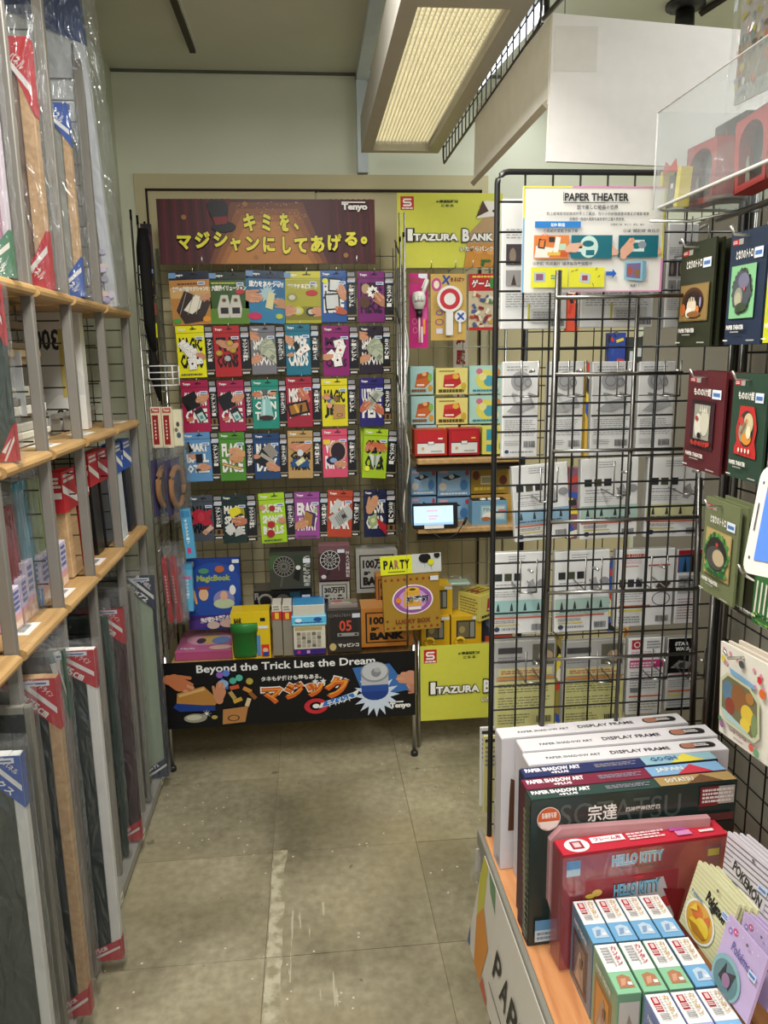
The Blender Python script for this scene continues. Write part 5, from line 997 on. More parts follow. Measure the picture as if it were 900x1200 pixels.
def d_open(p, w_, h): p.rect(.24, .18, .96, .82, '#8fb0bc'); p.rect(.28, .24, .92, .76, '#b9cfd0'); p.text('PIN', .32, .56, .55, .72, '#7a94a0', .03, 1); p.ell(.48, .36, .18, .16, '#e6e0d8'); p.ell(.40, .26, .14, .08, '#a8643c'); p.ell(.72, .40, .14, .1, '#cfd8d4'); p.rect(.75, .56, .95, .64, '#c87a7c')
r, w_, h = panelbox('blue_bin', 'open blue metal tin at the right of the lower shelf', 'tin', (553, 586, 594, 615), 2.84, .07, d_open, '#6f98b4', top='#1d2630')
for i, x in enumerate((-.02, .01, .035)):
    mb = MB(); mb.lathe([(0, h+.006), (.012, h+.004), (.014, h-.006), (0, h-.008)], x*1.0, .03, '#e4e2dc', 10); mb.build('white_ball', 'matte', r)
# small screen on the lower shelf
a = at(484, 617, Y=2.80); b = at(537, 586, Y=2.80); w_ = b.x-a.x; h = b.z-a.z
r = thing('small_screen', 'black framed small screen showing a pale blue page on the lower shelf', 'screen', (a.x, 2.80, .869), rot=(R(-8), 0, 0))
mb = MB(); mb.box(0, w_, 0, .012, 0, h, '#17181a', ch=.003); mb.build('casing', 'plastic', r)
mb = MB(); p = P(mb, (.004, -.0005, .013), su=w_-.022, sv=h-.024); p.rect(0, 0, 1, 1, '#b6d0ea'); p.rect(0, 0, 1, .12, '#8fb4e0'); p.lines(.33, .70, .62, .8, 1, '#c89aa4', .3); p.lines(.38, .42, .62, .52, 1, '#c89aa4', .3); p.lines(.38, .28, .6, .38, 1, '#d8a0a4', .3, 4); p.rect(.80, .6, .805, .98, '#8fa8cc'); mb.build('display', 'screen_attr', r)
mb = MB(); mb.box(w_*.25, w_*.68, -.003, 0, -.001, .012, '#e4e2dc'); mb.build('name_strip', 'card', r)
mb = MB(); pts = [at(x, y, Y=2.795) for x, y in ((546, 610), (541, 617), (536, 625), (527, 630), (517, 631), (508, 625))]; mb.tube(pts, .0022, '#141414', 5); mb.tube([at(547, 606, Y=2.795), at(543, 615, Y=2.795)], .0055, '#141414', 6); props(mb.build('screen_cable', 'blackwire'), 'black cable with plug hanging from the small screen', 'cable')
# deck of this stand: yellow machines, food box
def d_machine(p, w_, h): p.rect(0, 0, 1, 1, '#cfa51e'); p.rect(.16, .22, .80, .86, '#3a3a34'); p.rect(.22, .28, .58, .80, '#6c6248'); p.rect(.62, .28, .76, .80, '#8a8a80'); p.rect(.70, .88, .98, .98, '#d5dae2'); p.ell(.35, .55, .1, .12, '#9c8c5a')
def machine(q, Y, lb):
    r, w_, h = panelbox('claw_machine_toy', lb, 'toy', q, Y, .10, d_machine, '#cfa51e', top='#d9b02a', group='yellow toy claw machines')
    mb = MB(); pts = [(-w_*.22+.017*math.cos(2*math.pi*k/16), -.008, .018+.017*math.sin(2*math.pi*k/16)) for k in range(17)]; mb.tube(pts, .006, '#dcb62c', 6); mb.build('chute_ring', 'plastic', r)
machine((494, 722, 527, 757), 2.80, 'lower left yellow toy claw machine')
machine((529, 721, 564, 756), 2.80, 'lower right yellow toy claw machine')
machine((500, 686, 530, 721), 2.82, 'upper yellow toy claw machine half behind the gold box')
panelbox('dark_toy_box', 'dark printed box at the right end of the lowest deck', 'box', (565, 716, 600, 756), 2.84, .08, lambda p, w_, h: (p.rect(0, 0, 1, 1, '#23283a'), p.rect(.1, .12, 1, .3, '#a8402c'), p.ell(.4, .7, .3, .2, '#4a5a7c'), p.ell(.8, .6, .15, .2, '#8c7a4a')), '#23283a')
A = at(550, 724, Y=2.84)
r = thing('toy_food_box', 'pale yellow box with a red toy picture on the claw machines', 'box', (A.x+.045, 2.86, A.z), 0, None, rot=(0, 0, R(38)))
mb = MB(); mb.box(-.06, .06, -.05, .06, 0, .105, '#d6ca68', top='#cbbc50', ch=.0015)
p = P(mb, (-.06, -.05, 0), su=.12, sv=.105); p.poly([(.35, .3), (.4, .8), (.88, .85), (.9, .45), (.7, .25)], '#b0282c'); p.ell(.7, .7, .1, .1, '#e0b040'); p.lines(.1, .08, .9, .22, 1, '#4a3c14', .3); p.rect(.4, .36, .66, .42, '#e8e0d0')
p = P(mb, (-.06, .06, 0), (0, -1, 0), (0, 0, 1), (-1, 0, 0), su=.11, sv=.105); p.lines(.1, .2, .9, .85, 6, '#8a7c3c', .5, 3)
p = P(mb, (-.06, -.05, .105), (1, 0, 0), (0, 1, 0), (0, 0, 1), su=.12, sv=.11); p.lines(.1, .2, .9, .8, 3, '#8a5a2c', .4, 2); p.ell(.3, .5, .12, .2, '#a84a3a')
mb.build('carton', 'film', r)
m2 = bag_mesh(-.055, .055, -.05, .05, 0, .02, 91, .008, 5, 3); q = thing('film_bag', 'crumpled pale green film bag on the upper claw machine', 'bag', tuple(at(538, 684, Y=2.86))); m2.build('plastic_bag', 'bag', q); mb = MB(); mb.box(-.04, .04, -.03, .03, .001, .012, '#9fb8a4', ch=.004); mb.build('folded_card', 'film', q)
# gold draw box hanging in front
a = at(453, 740, Y=2.71); b = at(517, 735, Y=2.71); tp = at(448, 675, Y=2.71); w_ = b.x-a.x; h = tp.z-a.z
r = thing('lucky_draw_box', 'gold lucky draw box with a pink oval label hanging between the stands', 'box', (a.x-.008, 2.70, a.z), rot=(0, R(-2), R(0)))
mb = MB(); mb.box(0, w_+.006, 0, .03, 0, h, '#a37f2e', top='#b58f3a', ch=.001); p = P(mb, (0, 0, 0), su=w_+.006, sv=h)
for i in range(9): p.star(.06+.11*i, .92, .035, '#8a3420'); p.k -= .9; p.star(.06+.11*i, .06, .035, '#8a3420'); p.k -= .9
for x in (.06, .94): p.star(x, .19, .035, '#8a3420')
p.ell(.52, .56, .36, .265, '#efe4ea', 28); p.ell(.52, .56, .335, .245, '#9a5aa4', 28); p.ell(.52, .56, .25, .19, '#c99ac8', 24); p.poly([(.36, .44), (.38, .72), (.64, .72), (.66, .44)], '#d8a43a'); p.ell(.52, .74, .12, .045, '#e0b43c'); p.ell(.52, .74, .06, .02, '#5a4414')
p.otext('抽選箱', .40, .50, .80, .63, '#1f2a4a', '#e6e2ea', .02, .07); p.ell(.27, .56, .05, .05, '#e08a2c'); p.rect(.44, .38, .66, .43, '#e6e2da'); p.text('LUCKY BOX', .20, .14, .82, .22, '#7e3a22', .04, 2); p.rect(.84, .88, .98, .96, '#d5dae2')
mb.build('carton', 'card', r)
a = at(446, 674, Y=2.705); b = at(517, 671, Y=2.705); tp = at(446, 652, Y=2.705); w_ = b.x-a.x; h = tp.z-a.z
r = thing('party_header_card', 'yellow and grey header card reading PARTY above the gold box', 'card', (a.x, 2.697, a.z), rot=(0, R(-2), 0)); mb = MB(); mb.box(0, w_, 0, .003, 0, h, '#c9cbc8'); p = P(mb, (0, 0, 0), su=w_, sv=h); p.rect(0, 0, .52, 1, '#dce02a')
for s, x, c in (('P', .05, '#1a1a1a'), ('A', .14, '#1a1a1a'), ('R', .23, '#a8706c'), ('T', .32, '#1a1a1a'), ('Y', .40, '#1a1a1a')): p.text(s, x, .30, x+.075, .78, c, .05)
p.rect(.12, .14, .4, .17, '#1a1a1a'); p.ell(.73, .78, .1, .26, '#1a1a1a'); p.ell(.93, .9, .05, .16, '#1a1a1a'); p.ell(.83, .55, .05, .17, '#d4d22a'); p.caps(.83, .36, .84, .1, .015, '#4a4a44'); p.caps(.73, .5, .72, .3, .012, '#4a4a44')
mb.build('printed_card', 'card', r)
# ================================================================== RIGHT: BLACK GRID AND KIT PACKS
GY = 1.40
gr = thing('black_grid_panel', 'black coated wire grid panel standing behind the display counter', 'grid', (.34, GY, .50))
gw, gh = .46, 1.315
mb = MB(); mb.tube(frame_path(gw, gh, .02, (1, 0, 0), (0, 0, 1), (0, 0, 0)), .0052, '#141414', 8, cap=False); mb.build('frame_rod', 'blackwire', gr)
mb = MB(); mb.tube([(.308, .004, 0), (.308, .004, gh)], .0030, '#141414', 6); mb.build('middle_rod', 'blackwire', gr)
for i in range(1, 9):
    if i == 6: continue
    mb = MB(); mb.tube([(.0497*i, 0, 0), (.0497*i, 0, gh)], .0019, '#161616', 4, 0, False, False); mb.build('upright_wire', 'blackwire', gr)
z = gh-.05
while z > .02:
    mb = MB(); mb.tube([(0, -.003, z), (gw, -.003, z)], .0019, '#161616', 4, 0, False, False); mb.build('cross_wire', 'blackwire', gr); z -= .0503
# chrome ladder frame in front
ld = thing('chrome_ladder_frame', 'dark chrome ladder frame with five rungs in front of the black grid', 'frame', (0, 1.335, 0))
for (x0, y0), (x1, y1) in (((655, 317), (634, 860)), ((748, 347), (721, 858)), ((820, 560), (811, 850))):
    a = at(x0, y0, Y=1.335); b = at(x1, y1, Y=1.335); mb = MB(); mb.tube([(a.x, 0, a.z), (b.x, 0, b.z)], .0058 if x0 != 748 else .004, '#62605d', 8); mb.build('post', 'chrome', ld)
for (x0, y0), (x1, y1) in (((652, 349), (800, 346)), ((651, 439), (800, 437)), ((648, 529), (800, 526)), ((645, 612), (818, 606)), ((642, 695), (818, 690)), ((640, 773), (815, 766))):
    a = at(x0, y0, Y=1.325); b = at(x1, y1, Y=1.325); mb = MB(); mb.tube([(a.x, -.010, a.z), (b.x, -.010, b.z)], .0034, '#807e7a', 8); mb.build('rung', 'chrome', ld)
# poster PAPER THEATER
A = at(611, 343, Y=1.365); B = at(774, 345, Y=1.365); T0 = at(612, 218, Y=1.365); w_ = B.x-A.x; h = T0.z-A.z
r = thing('paper_theater_poster', 'white PAPER THEATER instruction poster fixed to the black grid', 'poster', (A.x, 1.365, A.z))
mb = MB(); mb.box(0, w_, 0, .003, 0, h, '#e9e6e0', ch=0); p = P(mb, (0, 0, 0), su=w_, sv=h)
p.rect(0, 0, .013, .70, '#7db4da'); p.rect(0, .70, .013, 1, '#e0d858'); p.rect(0, .985, .34, 1, '#e0d858'); p.rect(.34, .985, 1, 1, '#d88ab8'); p.rect(.987, .32, 1, .985, '#e0d858'); p.rect(.985, 0, 1, .32, '#d88ab8'); p.rect(.34, 0, 1, .012, '#d88ab8')
p.text('PAPER THEATER', .285, .862, .735, .935, '#2a2a2c', .03, 3); p.rect(.275, .86, .279, .945, '#2a2a2c'); p.rect(.275, .842, .57, .849, '#2a2a2c')
for i in range(16): p.rect(.575+.0105*i, .842, .581+.0105*i, .849, '#2a2a2c'); p.k -= .95
p.text('紙で楽しむ映画の世界', .37, .78, .66, .825, '#4a4a4c', .02, 1)
p.text('机上劇場是用紙做成的手工工藝品，在小小的紙箱裡重現喜愛的電影場景', .16, .725, .88, .758, '#55555a', .01, 1); p.text('拼接成一個個人偶角色與背景的立體人物故事。', .32, .675, .71, .708, '#55555a', .01, 1)
p.rect(.08, .61, .40, .67, '#2f7fca'); p.text('如何製造', .19, .62, .29, .655, '#e6eef6', .03, 1); p.text('所需要工具：美工刀、膠水、鑷子', .61, .63, .85, .65, '#66666a', .01, 1)
p.text('①將紙片從板子拆下來', .14, .565, .38, .60, '#4a4a4c', .01, 1); p.text('②以“輔助線”為指示', .70, .565, .96, .60, '#4a4a4c', .01, 1); p.text('③按照“完成圖片”順序黏合每個部分', .07, .255, .49, .29, '#4a4a4c', .01, 1)
p.rect(.075, .32, .32, .54, '#d9803f'); p.poly([(.08, .33), (.18, .33), (.22, .42), (.09, .44)], '#e8e2d6'); p.rrect(.235, .44, .17, .05, 80, '#e9e5dc'); p.rrect(.20, .50, .06, .05, 0, '#3a3234'); p.rrect(.13, .46, .07, .09, -8, '#3a2c28'); p.rrect(.13, .46, .045, .065, -8, '#d9803f'); p.rect(.25, .40, .30, .46, '#b9cfb4'); p.rect(.17, .35, .26, .38, '#e0b84a'); p.rect(.26, .34, .31, .39, '#c85a30'); p.ring(.15, .52, .03, .03, .006, '#e8632c')
p.rect(.335, .32, .625, .54, '#1f6a78'); p.ell(.46, .43, .065, .105, '#c2ddd4', 24); p.ell(.455, .46, .04, .03, '#1f6a78'); p.rect(.44, .35, .50, .40, '#1f6a78'); p.rrect(.375, .42, .10, .07, -4, '#c9ddd8'); p.hand(.345, .42, .05, 10, '#dcae96'); p.rect(.535, .34, .57, .52, '#b9d8d2'); p.hand(.62, .40, .05, 150, '#dcae96'); p.caps(.56, .50, .61, .42, .02, '#b9cbe0')
p.rect(.67, .33, .955, .54, '#1b6674'); p.rrect(.80, .44, .16, .11, 0, '#cfe0dc'); p.ell(.80, .44, .035, .03, '#24707a'); p.ell(.84, .45, .03, .035, '#8a949c'); p.hand(.73, .40, .06, 55, '#dca98e'); p.hand(.92, .39, .055, 170, '#dca98e')
p.rect(.06, .045, .32, .235, '#dfdc3c'); p.rect(.325, .045, .58, .235, '#dfdc3c'); p.rect(.08, .10, .16, .19, '#a9bcc6'); p.rect(.095, .115, .145, .175, '#8a5a78'); p.lines(.20, .12, .29, .17, 2, '#5a8aa0', .4); p.poly([(.40, .10), (.41, .19), (.48, .17), (.475, .08)], '#b9c4cc'); p.rect(.42, .11, .46, .16, '#9a4a5c')
for x, y, a_ in ((.38, .21, 30), (.52, .22, 60), (.54, .15, 40), (.50, .07, -60), (.35, .2, 20)): p.rrect(x, y, .03, .008, a_, '#8c6a3a')
p.poly([(.59, .155), (.635, .155), (.635, .13), (.665, .175), (.635, .22), (.635, .195), (.59, .195)], '#2a62b8')
p.poly([(.72, .12), (.72, .29), (.85, .30), (.85, .10)], '#8fbccc'); p.poly([(.85, .30), (.875, .29), (.875, .13), (.85, .10)], '#6f9cb0'); p.poly([(.735, .14), (.735, .27), (.835, .275), (.835, .125)], '#7a6a94'); p.ell(.76, .2, .02, .04, '#a8584c'); p.ell(.81, .18, .02, .04, '#8a6a4c'); p.text('完成！！', .765, .04, .83, .07, '#333333', .02, 1)
mb.build('printed_board', 'film', r)

# ---- kit packs hanging on the far side of the grid: their printed backs face the room
def kit_back(kind, seed):
    rd = random.Random(seed)
    def f(p, w_, h):
        base = '#c9c9c7'; g1, g2 = '#9a9a9c', '#66676a'
        if kind in ('blue', 'green', 'yellow', 'cyan'):
            band = {'blue': '#8fb4cc', 'green': '#a9c4b8', 'yellow': '#cfcc9a', 'cyan': '#a2cac6'}[kind]
            p.lines(.3, .88, .62, .97, 3, g1, .66, seed); 
            for i in range(3): p.rect(.06+.17*i, .66, .19+.17*i, .75, ['#2c3230', '#4a4c3a', '#2f2f33'][i]); p.k -= .9
            p.lines(.08, .56, .55, .63, 2, g1, .66, seed+1); p.poly([(.62, .50), (.66, .64), (.74, .68), (.80, .56), (.72, .48)], '#a8a8a8'); p.ell(.9, .62, .09, .05, '#9a9a9c'); p.lines(.06, .46, .6, .54, 3, '#a4a4a6', .66, seed+2)
            p.rect(0, .23, 1, .42, band)
            for i in range(4): x = .12+.24*i; p.poly([(x-.03, .29), (x-.015, .36), (x, .395), (x+.015, .36), (x+.03, .29)], '#3a3f40'); p.k -= .9
            p.lines(.08, .25, .9, .275, 1, '#5a6a70', .3, seed); p.rect(0, .195, .9, .215, '#c8694a'); p.lines(.05, .14, .5, .18, 2, g1, .4, seed+3); p.rect(.05, .11, .5, .125, '#cfc25a'); p.bars(.72, .04, .93, .12, '#333336', seed); p.ell(.1, .07, .05, .03, '#2c3a5a'); p.lines(.18, .05, .55, .09, 1, g1, .3, seed+4)
        elif kind == 'note':
            p.rect(0, .42, 1, .44, '#3a3a3c'); p.rect(0, .64, 1, .65, '#55555a'); p.ell(.5, .80, .28, .10, '#a9a9aa'); p.ring(.45, .80, .14, .06, .02, '#77787c'); p.ring(.7, .78, .1, .045, .02, '#77787c'); p.lines(.1, .90, .8, .96, 2, g1, .66, seed); p.poly([(.1, .48), (.4, .58), (.8, .62), (.9, .54), (.5, .47)], '#b0b0b0'); p.lines(.06, .22, .94, .40, 8, g1, .66, seed+1); p.lines(.06, .12, .5, .18, 3, g1, .66, seed+2); p.bars(.6, .10, .92, .17, '#333336', seed); p.ell(.12, .06, .06, .02, '#3a4a6a'); p.lines(.22, .04, .9, .07, 1, g1, .4, seed)
        elif kind == 'photo':
            p.lines(.35, .80, .95, .84, 1, g2, .4, seed); p.lines(.06, .70, .9, .78, 4, g1, .66, seed)
            for x in (.06, .36, .66): p.rect(x, .50, x+.26, .66, '#4a4248'); p.ell(x+.1, .57, .05, .06, '#8a7c6c'); p.rect(x, .34, x+.26, .46, '#a09c9c'); p.poly([(x+.08, .345), (x+.12, .43), (x+.16, .345)], '#4c4042'); p.k -= 2.7
            p.lines(.06, .17, .94, .30, 7, g1, .66, seed+1); p.rect(.40, .06, .43, .2, '#b9b448'); p.rect(.45, .05, .9, .16, '#c4c2be'); p.bars(.76, .02, .97, .08, '#2f2f33', seed); p.lines(.48, .08, .88, .14, 3, g1, .4, seed+2)
        elif kind == 'redline':
            p.lines(.1, .90, .5, .95, 1, '#c2604c', .3, seed); p.rect(.1, .78, .38, .79, '#c2604c'); p.rect(.55, .78, .92, .80, '#c2503c'); p.lines(.08, .82, .5, .88, 3, '#c88a9a', .66, seed)
            for i in range(3): p.rect(.06+.14*i, .52, .17+.14*i, .62, '#33343a')
            p.poly([(.68, .50), (.74, .58), (.95, .56), (.88, .50)], '#4c3c38'); p.lines(.06, .32, .5, .48, 5, g1, .66, seed); p.rect(.06, .26, .6, .285, '#cc6a48'); p.rect(.06, .20, .5, .23, '#cfc25a'); p.ring(.78, .36, .16, .09, .02, '#8a7c8a'); p.bars(.70, .06, .92, .14, '#33343a', seed); p.lines(.06, .05, .5, .15, 3, g1, .4, seed)
        elif kind == 'tower':
            p.rect(0, .70, 1, 1, '#a8232a'); p.rect(.03, .70, .5, .94, '#3a6a9c'); p.rect(.52, .70, 1, .94, '#2c1c1c'); p.poly([(.2, .71), (.28, .92), (.36, .71)], '#24303a'); p.poly([(.7, .71), (.76, .92), (.82, .71)], '#a8362c'); p.rect(.05, .42, .9, .66, '#b0b0ae'); p.ring(.45, .54, .18, .09, .03, '#6a6a6c'); p.lines(.08, .44, .4, .64, 4, '#77777a', .66, seed); p.lines(.06, .06, .9, .36, 8, '#b0808a', .66, seed)
        elif kind == 'tan':
            p.rect(0, .70, 1, 1, '#a8a6a2'); p.rect(.05, .86, .45, .93, '#3c3a38'); p.rect(.62, .72, .98, .96, '#5a5a48'); p.ell(.84, .82, .12, .07, '#a88c6a'); p.lines(.05, .74, .5, .83, 3, '#77757a', .66, seed); p.rect(.05, .60, .95, .69, '#d2cc8a'); p.lines(.1, .62, .9, .67, 2, '#c06a54', .4, seed); p.rect(.03, .555, .98, .59, '#cc8a48')
            p.rect(0, 0, 1, .54, '#d8d490')
            p.lines(.05, .40, .95, .52, 4, '#8a8868', .62, seed+1); p.lines(.05, .20, .95, .36, 5, '#908e70', .62, seed+2); p.lines(.05, .03, .6, .16, 4, '#8a8868', .62, seed+3); p.bars(.70, .04, .95, .12, '#33332c', seed)
        elif kind == 'pinkcode':
            p.rect(.08, .86, .38, .98, '#b8303c'); p.ring(.23, .92, .09, .04, .03, '#e8dcdc'); p.lines(.5, .86, .9, .97, 3, g1, .4, seed); p.rect(.04, .62, .98, .72, '#c23a78'); p.lines(.06, .74, .9, .84, 4, '#c08a9c', .66, seed); p.lines(.06, .63, .8, .70, 2, '#ecd0dc', .3, seed); p.lines(.06, .34, .95, .58, 7, g1, .66, seed+1); p.bars(.08, .30, .4, .36, '#3a3a3c', seed); p.rect(.05, .24, .95, .26, '#cc7048'); p.lines(.06, .05, .9, .2, 4, '#a8a488', .62, seed+2)
        elif kind == 'black':
            p.rect(0, .52, 1, 1, '#131315'); p.text('STAR', .22, .90, .72, .955, '#e8e6e2', .06, 1); p.text('WARS', .24, .83, .74, .885, '#e8e6e2', .06, 1); p.lines(.1, .77, .9, .80, 1, '#a8a49c', .3, seed); p.poly([(.1, .60), (.4, .70), (.9, .66), (.7, .57)], '#8a8884'); p.ell(.5, .63, .12, .04, '#3a3a3c'); p.rect(.05, .47, .95, .50, '#a8443a'); p.lines(.06, .32, .92, .44, 4, g1, .62, seed); p.rect(.05, .26, .95, .285, '#cc7048'); p.rect(.05, .2, .6, .23, '#cfc25a'); p.lines(.06, .06, .9, .17, 3, g1, .62, seed+2); p.rect(0, 0, 1, .04, '#131315')
    return f
KITS = [((587, 233, 663, 386), 0, 'photo', 'large white kit pack with photo rows hanging left behind the poster', 1), ((680, 233, 764, 384), 0, 'photo', 'large white kit pack hanging right behind the poster', 1), ((778, 262, 812, 384), 0, 'photo', 'dark pictured kit pack between poster and green theatre pack', 1),
 ((588, 424, 629, 536), 0, 'note', 'white kit pack leftmost in the row below the poster', 2), ((640, 424, 681, 535), 0, 'note', 'white kit pack second in the row below the poster', 2), ((691, 424, 737, 534), 0, 'note', 'white kit pack third in the row below the poster', 2), ((745, 424, 786, 533), 0, 'note', 'white kit pack fourth in the row below the poster', 2),
 ((598, 545, 662, 634), 4, 'blue', 'tilting kit pack with a pale blue band', 3), ((678, 538, 744, 632), 1, 'green', 'kit pack with a pale green band in the third kit row', 3), ((756, 537, 822, 630), -1, 'yellow', 'kit pack with a pale yellow band in the third kit row', 3),
 ((575, 649, 640, 744), 0, 'cyan', 'kit pack with an aqua band at the left edge of the grid', 4), ((648, 647, 711, 741), 1, 'green', 'kit pack with a pale green band in the fourth kit row', 4), ((719, 645, 786, 735), 0, 'redline', 'white kit pack with red lines and dark photos', 4), ((790, 645, 819, 731), 0, 'tower', 'narrow kit pack with red top and two tower photos', 4),
 ((579, 753, 648, 852), 0, 'tan', 'left yellow backed kit pack in the lowest row', 5), ((658, 753, 727, 850), 0, 'tan', 'right yellow backed kit pack in the lowest row', 5), ((733, 749, 774, 838), 0, 'pinkcode', 'narrow white kit pack with a magenta strip in the lowest row', 5), ((779, 749, 811, 832), 0, 'black', 'narrow kit pack with black top half in the lowest row', 5)]
for i, (q, tilt, kind, lb, row) in enumerate(KITS):
    Y = 1.455; a = at(q[0], q[3], Y=Y); c = at(q[2], q[3], Y=Y); tp = at(q[0], q[1], Y=Y); w_ = c.x-a.x; h = tp.z-a.z
    r = thing('kit_pack', lb, 'pack', (a.x+w_/2, Y, tp.z), 0, 'kit packs hanging behind the black grid', rot=(0, R(-tilt), 0))
    base = {'tan': '#bdbbb5', 'black': '#d0d0ce'}.get(kind, '#eaeae8')
    mb = MB(); mb.box(-w_/2, w_/2, 0, .006, -h, 0, base, ch=.001); p = P(mb, (-w_/2, 0, -h), su=w_, sv=h); kit_back(kind, i)(p, w_, h); mb.build('printed_back', 'film', r)
    for k in range(2): mb = MB(); mb.box(-w_/2+.002*k, w_/2-.001, .010+.009*k, .014+.009*k, -h+.004*k, -.002, '#b9b9b6'); mb.build('card_behind', 'card', r)
    hz = tp.z-.028; x = a.x+w_*.5
    for dx in (-.016, .016):
        mb = MB(); mb.tube([(x+dx-.34, -.008, hz-.50+.030), (x+dx-.34, -.008, hz-.50-.035), (x+dx-.34, .10, hz-.50-.030)], .0017, '#a9a8a4', 5); mb.build('hook_prong', 'chrome', gr)
    mb = MB(); mb.tube([(x-.016-.34, -.009, hz-.50-.035), (x+.016-.34, -.009, hz-.50-.035)], .0017, '#a9a8a4', 5); mb.build('hook_bar', 'chrome', gr); mb = MB(); mb.tube([(x-.34, -.008, hz-.50+.01), (x-.34, -.03, hz-.50+.012)], .003, '#d2d1ce', 6); mb.build('hook_plate', 'chrome', gr)
# packs at the left edge, beyond the post
for i, (q, lb, c) in enumerate((((562, 853, 573, 945), 'white kit pack peeping out left of the black grid post', '#cfcfcc'), ((566, 863, 574, 952), 'yellow backed kit pack behind the white one at the grid post', '#cfc888'))):
    r, w_, h = hangbox('kit_pack', lb, 'pack', (q[0], q[1], q[2]+25, q[3]), 1.50+.02*(1-i), .006, c, lambda p, w_, h: (p.rect(.05, .92, .9, .96, '#33343a'), p.lines(.06, .6, .9, .88, 5, '#8a8a8c', .5, 3)))
r = thing('film_wrapper', 'crumpled clear film wrapper at the left end of the counter', 'wrapper', tuple(at(568, 1035, Y=1.43)))
bag_mesh(-.028, .012, -.02, .01, .0, .09, 95, .007, 4, 6).build('film_sheet', 'bag', r); mb = MB(); mb.box(-.02, .004, -.004, .0, .03, .085, '#b9b2a8'); mb.build('paper_slip', 'card', r)

# ---- goods rack seen through the grid
rr = thing('rear_goods_rack', 'wire rack with mixed packs seen through the black grid', 'rack', (.74, 2.62, 0))
for x in (0, 1.0):
    mb = MB(); mb.tube([(x, 0, 0), (x, 0, 2.0)], .009, '#3a3a38', 8); mb.build('post', 'chrome', rr)
mb = MB(); mesh_lines(mb, 1.0, 1.9, .06, .06, .002, '#4a4a46', (1, 0, 0), (0, 0, 1), (0, 0, .08), skip=False); mb.build('wire_back', 'chrome', rr)
RP = [((664, 338, 678, 388), '#c8462c', 'red and cream strip pack under the poster'), ((712, 390, 732, 432), '#243c8c', 'dark blue round film pack on the rear rack'), ((733, 395, 775, 428), '#2a2c2e', 'black cut-out decoration on the rear rack'), ((684, 425, 690, 536), '#c9a23c', 'yellow strip pack between two white kit packs'), ((763, 335, 776, 388), '#3f8cc8', 'blue and white strip pack at the right of the poster'), ((776, 335, 784, 388), '#4a98d0', 'second blue strip pack right of the poster'), ((787, 440, 793, 535), '#b8352a', 'red and yellow strip pack by the dark red theatre pack'), ((664, 548, 676, 632), '#7a4a5c', 'plum coloured carton between banded kit packs'), ((746, 545, 755, 630), '#7a6aa8', 'lilac carton between banded kit packs'), ((757, 634, 822, 650), '#1f3a8c', 'wide blue carton below the yellow banded kit pack'), ((712, 655, 719, 740), '#2a4a9c', 'blue strip between kit packs in the fourth row'), ((735, 738, 775, 750), '#c0782c', 'orange and black carton between lower kit rows'), ((650, 745, 657, 850), '#8a7a3c', 'olive strip between the two yellow kit packs'), ((820, 300, 836, 440), '#5a564c', 'grey brown carton at the rear right')]
for i, (q, c, lb) in enumerate(RP):
    rd = random.Random(i); cols = ['#d8d2c0', '#b8352a', '#2a4a9c', '#d8c03c', '#1c1c1e']
    def dd(p, w_, h):
        for k in range(7): p.rrect(rd.random(), rd.random(), .22, .08, rd.random()*180, cols[(k+i) % 5])
    if i == 2: dd = lambda p, w_, h: [p.rect(.1+.2*k, .1+.2*(k % 3), .22+.2*k, .5+.15*(k % 3), '#b9bcbc') for k in range(4)]
    hangbox('strip_pack', lb, 'pack', q, 2.57, .03, c, dd if i not in (9,) else (lambda p, w_, h: p.ell(.25, .5, .04, .3, '#8fb0e0')), group='mixed packs on the rear rack')
    tp = at((q[0]+q[2])/2, q[1], Y=2.57); mb = MB(); mb.tube([(tp.x-.74, -.065, tp.z+.004), (tp.x-.74, .004, tp.z-.004)], .0025, '#8a8884', 5); mb.tube([(tp.x-.74, -.05, tp.z-.012), (tp.x-.74, -.05, tp.z+.006)], .003, '#8a8884', 5); mb.build('peg_hook', 'chrome', rr)

# ================================================================== RIGHT: SIDE GRID WITH PAPER THEATRE PACKS
sg = thing('side_grid_panel', 'grey wire grid panel running toward the camera on the right', 'grid', (.80, .40, .50))
for y in (0, .97): mb = MB(); mb.tube([(0, y, 0), (0, y, 1.3)], .005, '#5c5a56', 8); mb.build('frame_rod', 'chrome', sg)
for i in range(1, 20): mb = MB(); mb.tube([(0, .05*i, 0), (0, .05*i, 1.3)], .0019, '#4c4a46', 4, 0, False, False); mb.build('upright_wire', 'chrome', sg)
for i in range(0, 27): mb = MB(); mb.tube([(-.003, 0, .05*i), (-.003, .97, .05*i)], .0019, '#4c4a46', 4, 0, False, False); mb.build('cross_wire', 'chrome', sg)
for x, y, z0, z1 in ((.762, 1.352, .53, 1.15), (.775, 1.372, .53, 1.83), (.79, 1.36, .53, 1.83)):
    mb = MB(); mb.tube([(x, y, z0), (x, y, z1)], .006, '#6f6d69', 8); props(mb.build('corner_post', 'chrome'), 'dark chrome corner post %s where the two grids meet' % ('with the short top', 'in the middle', 'nearest the side grid')[int(x > .77)+int(x > .78)], 'post')
mb = MB(); mb.box(.86, .88, .2, 1.95, 0, 1.78, '#cccccc'); o = mb.build('backing_board', 'panelgrey'); props(o, 'grey backing board behind the side grid', 'board')
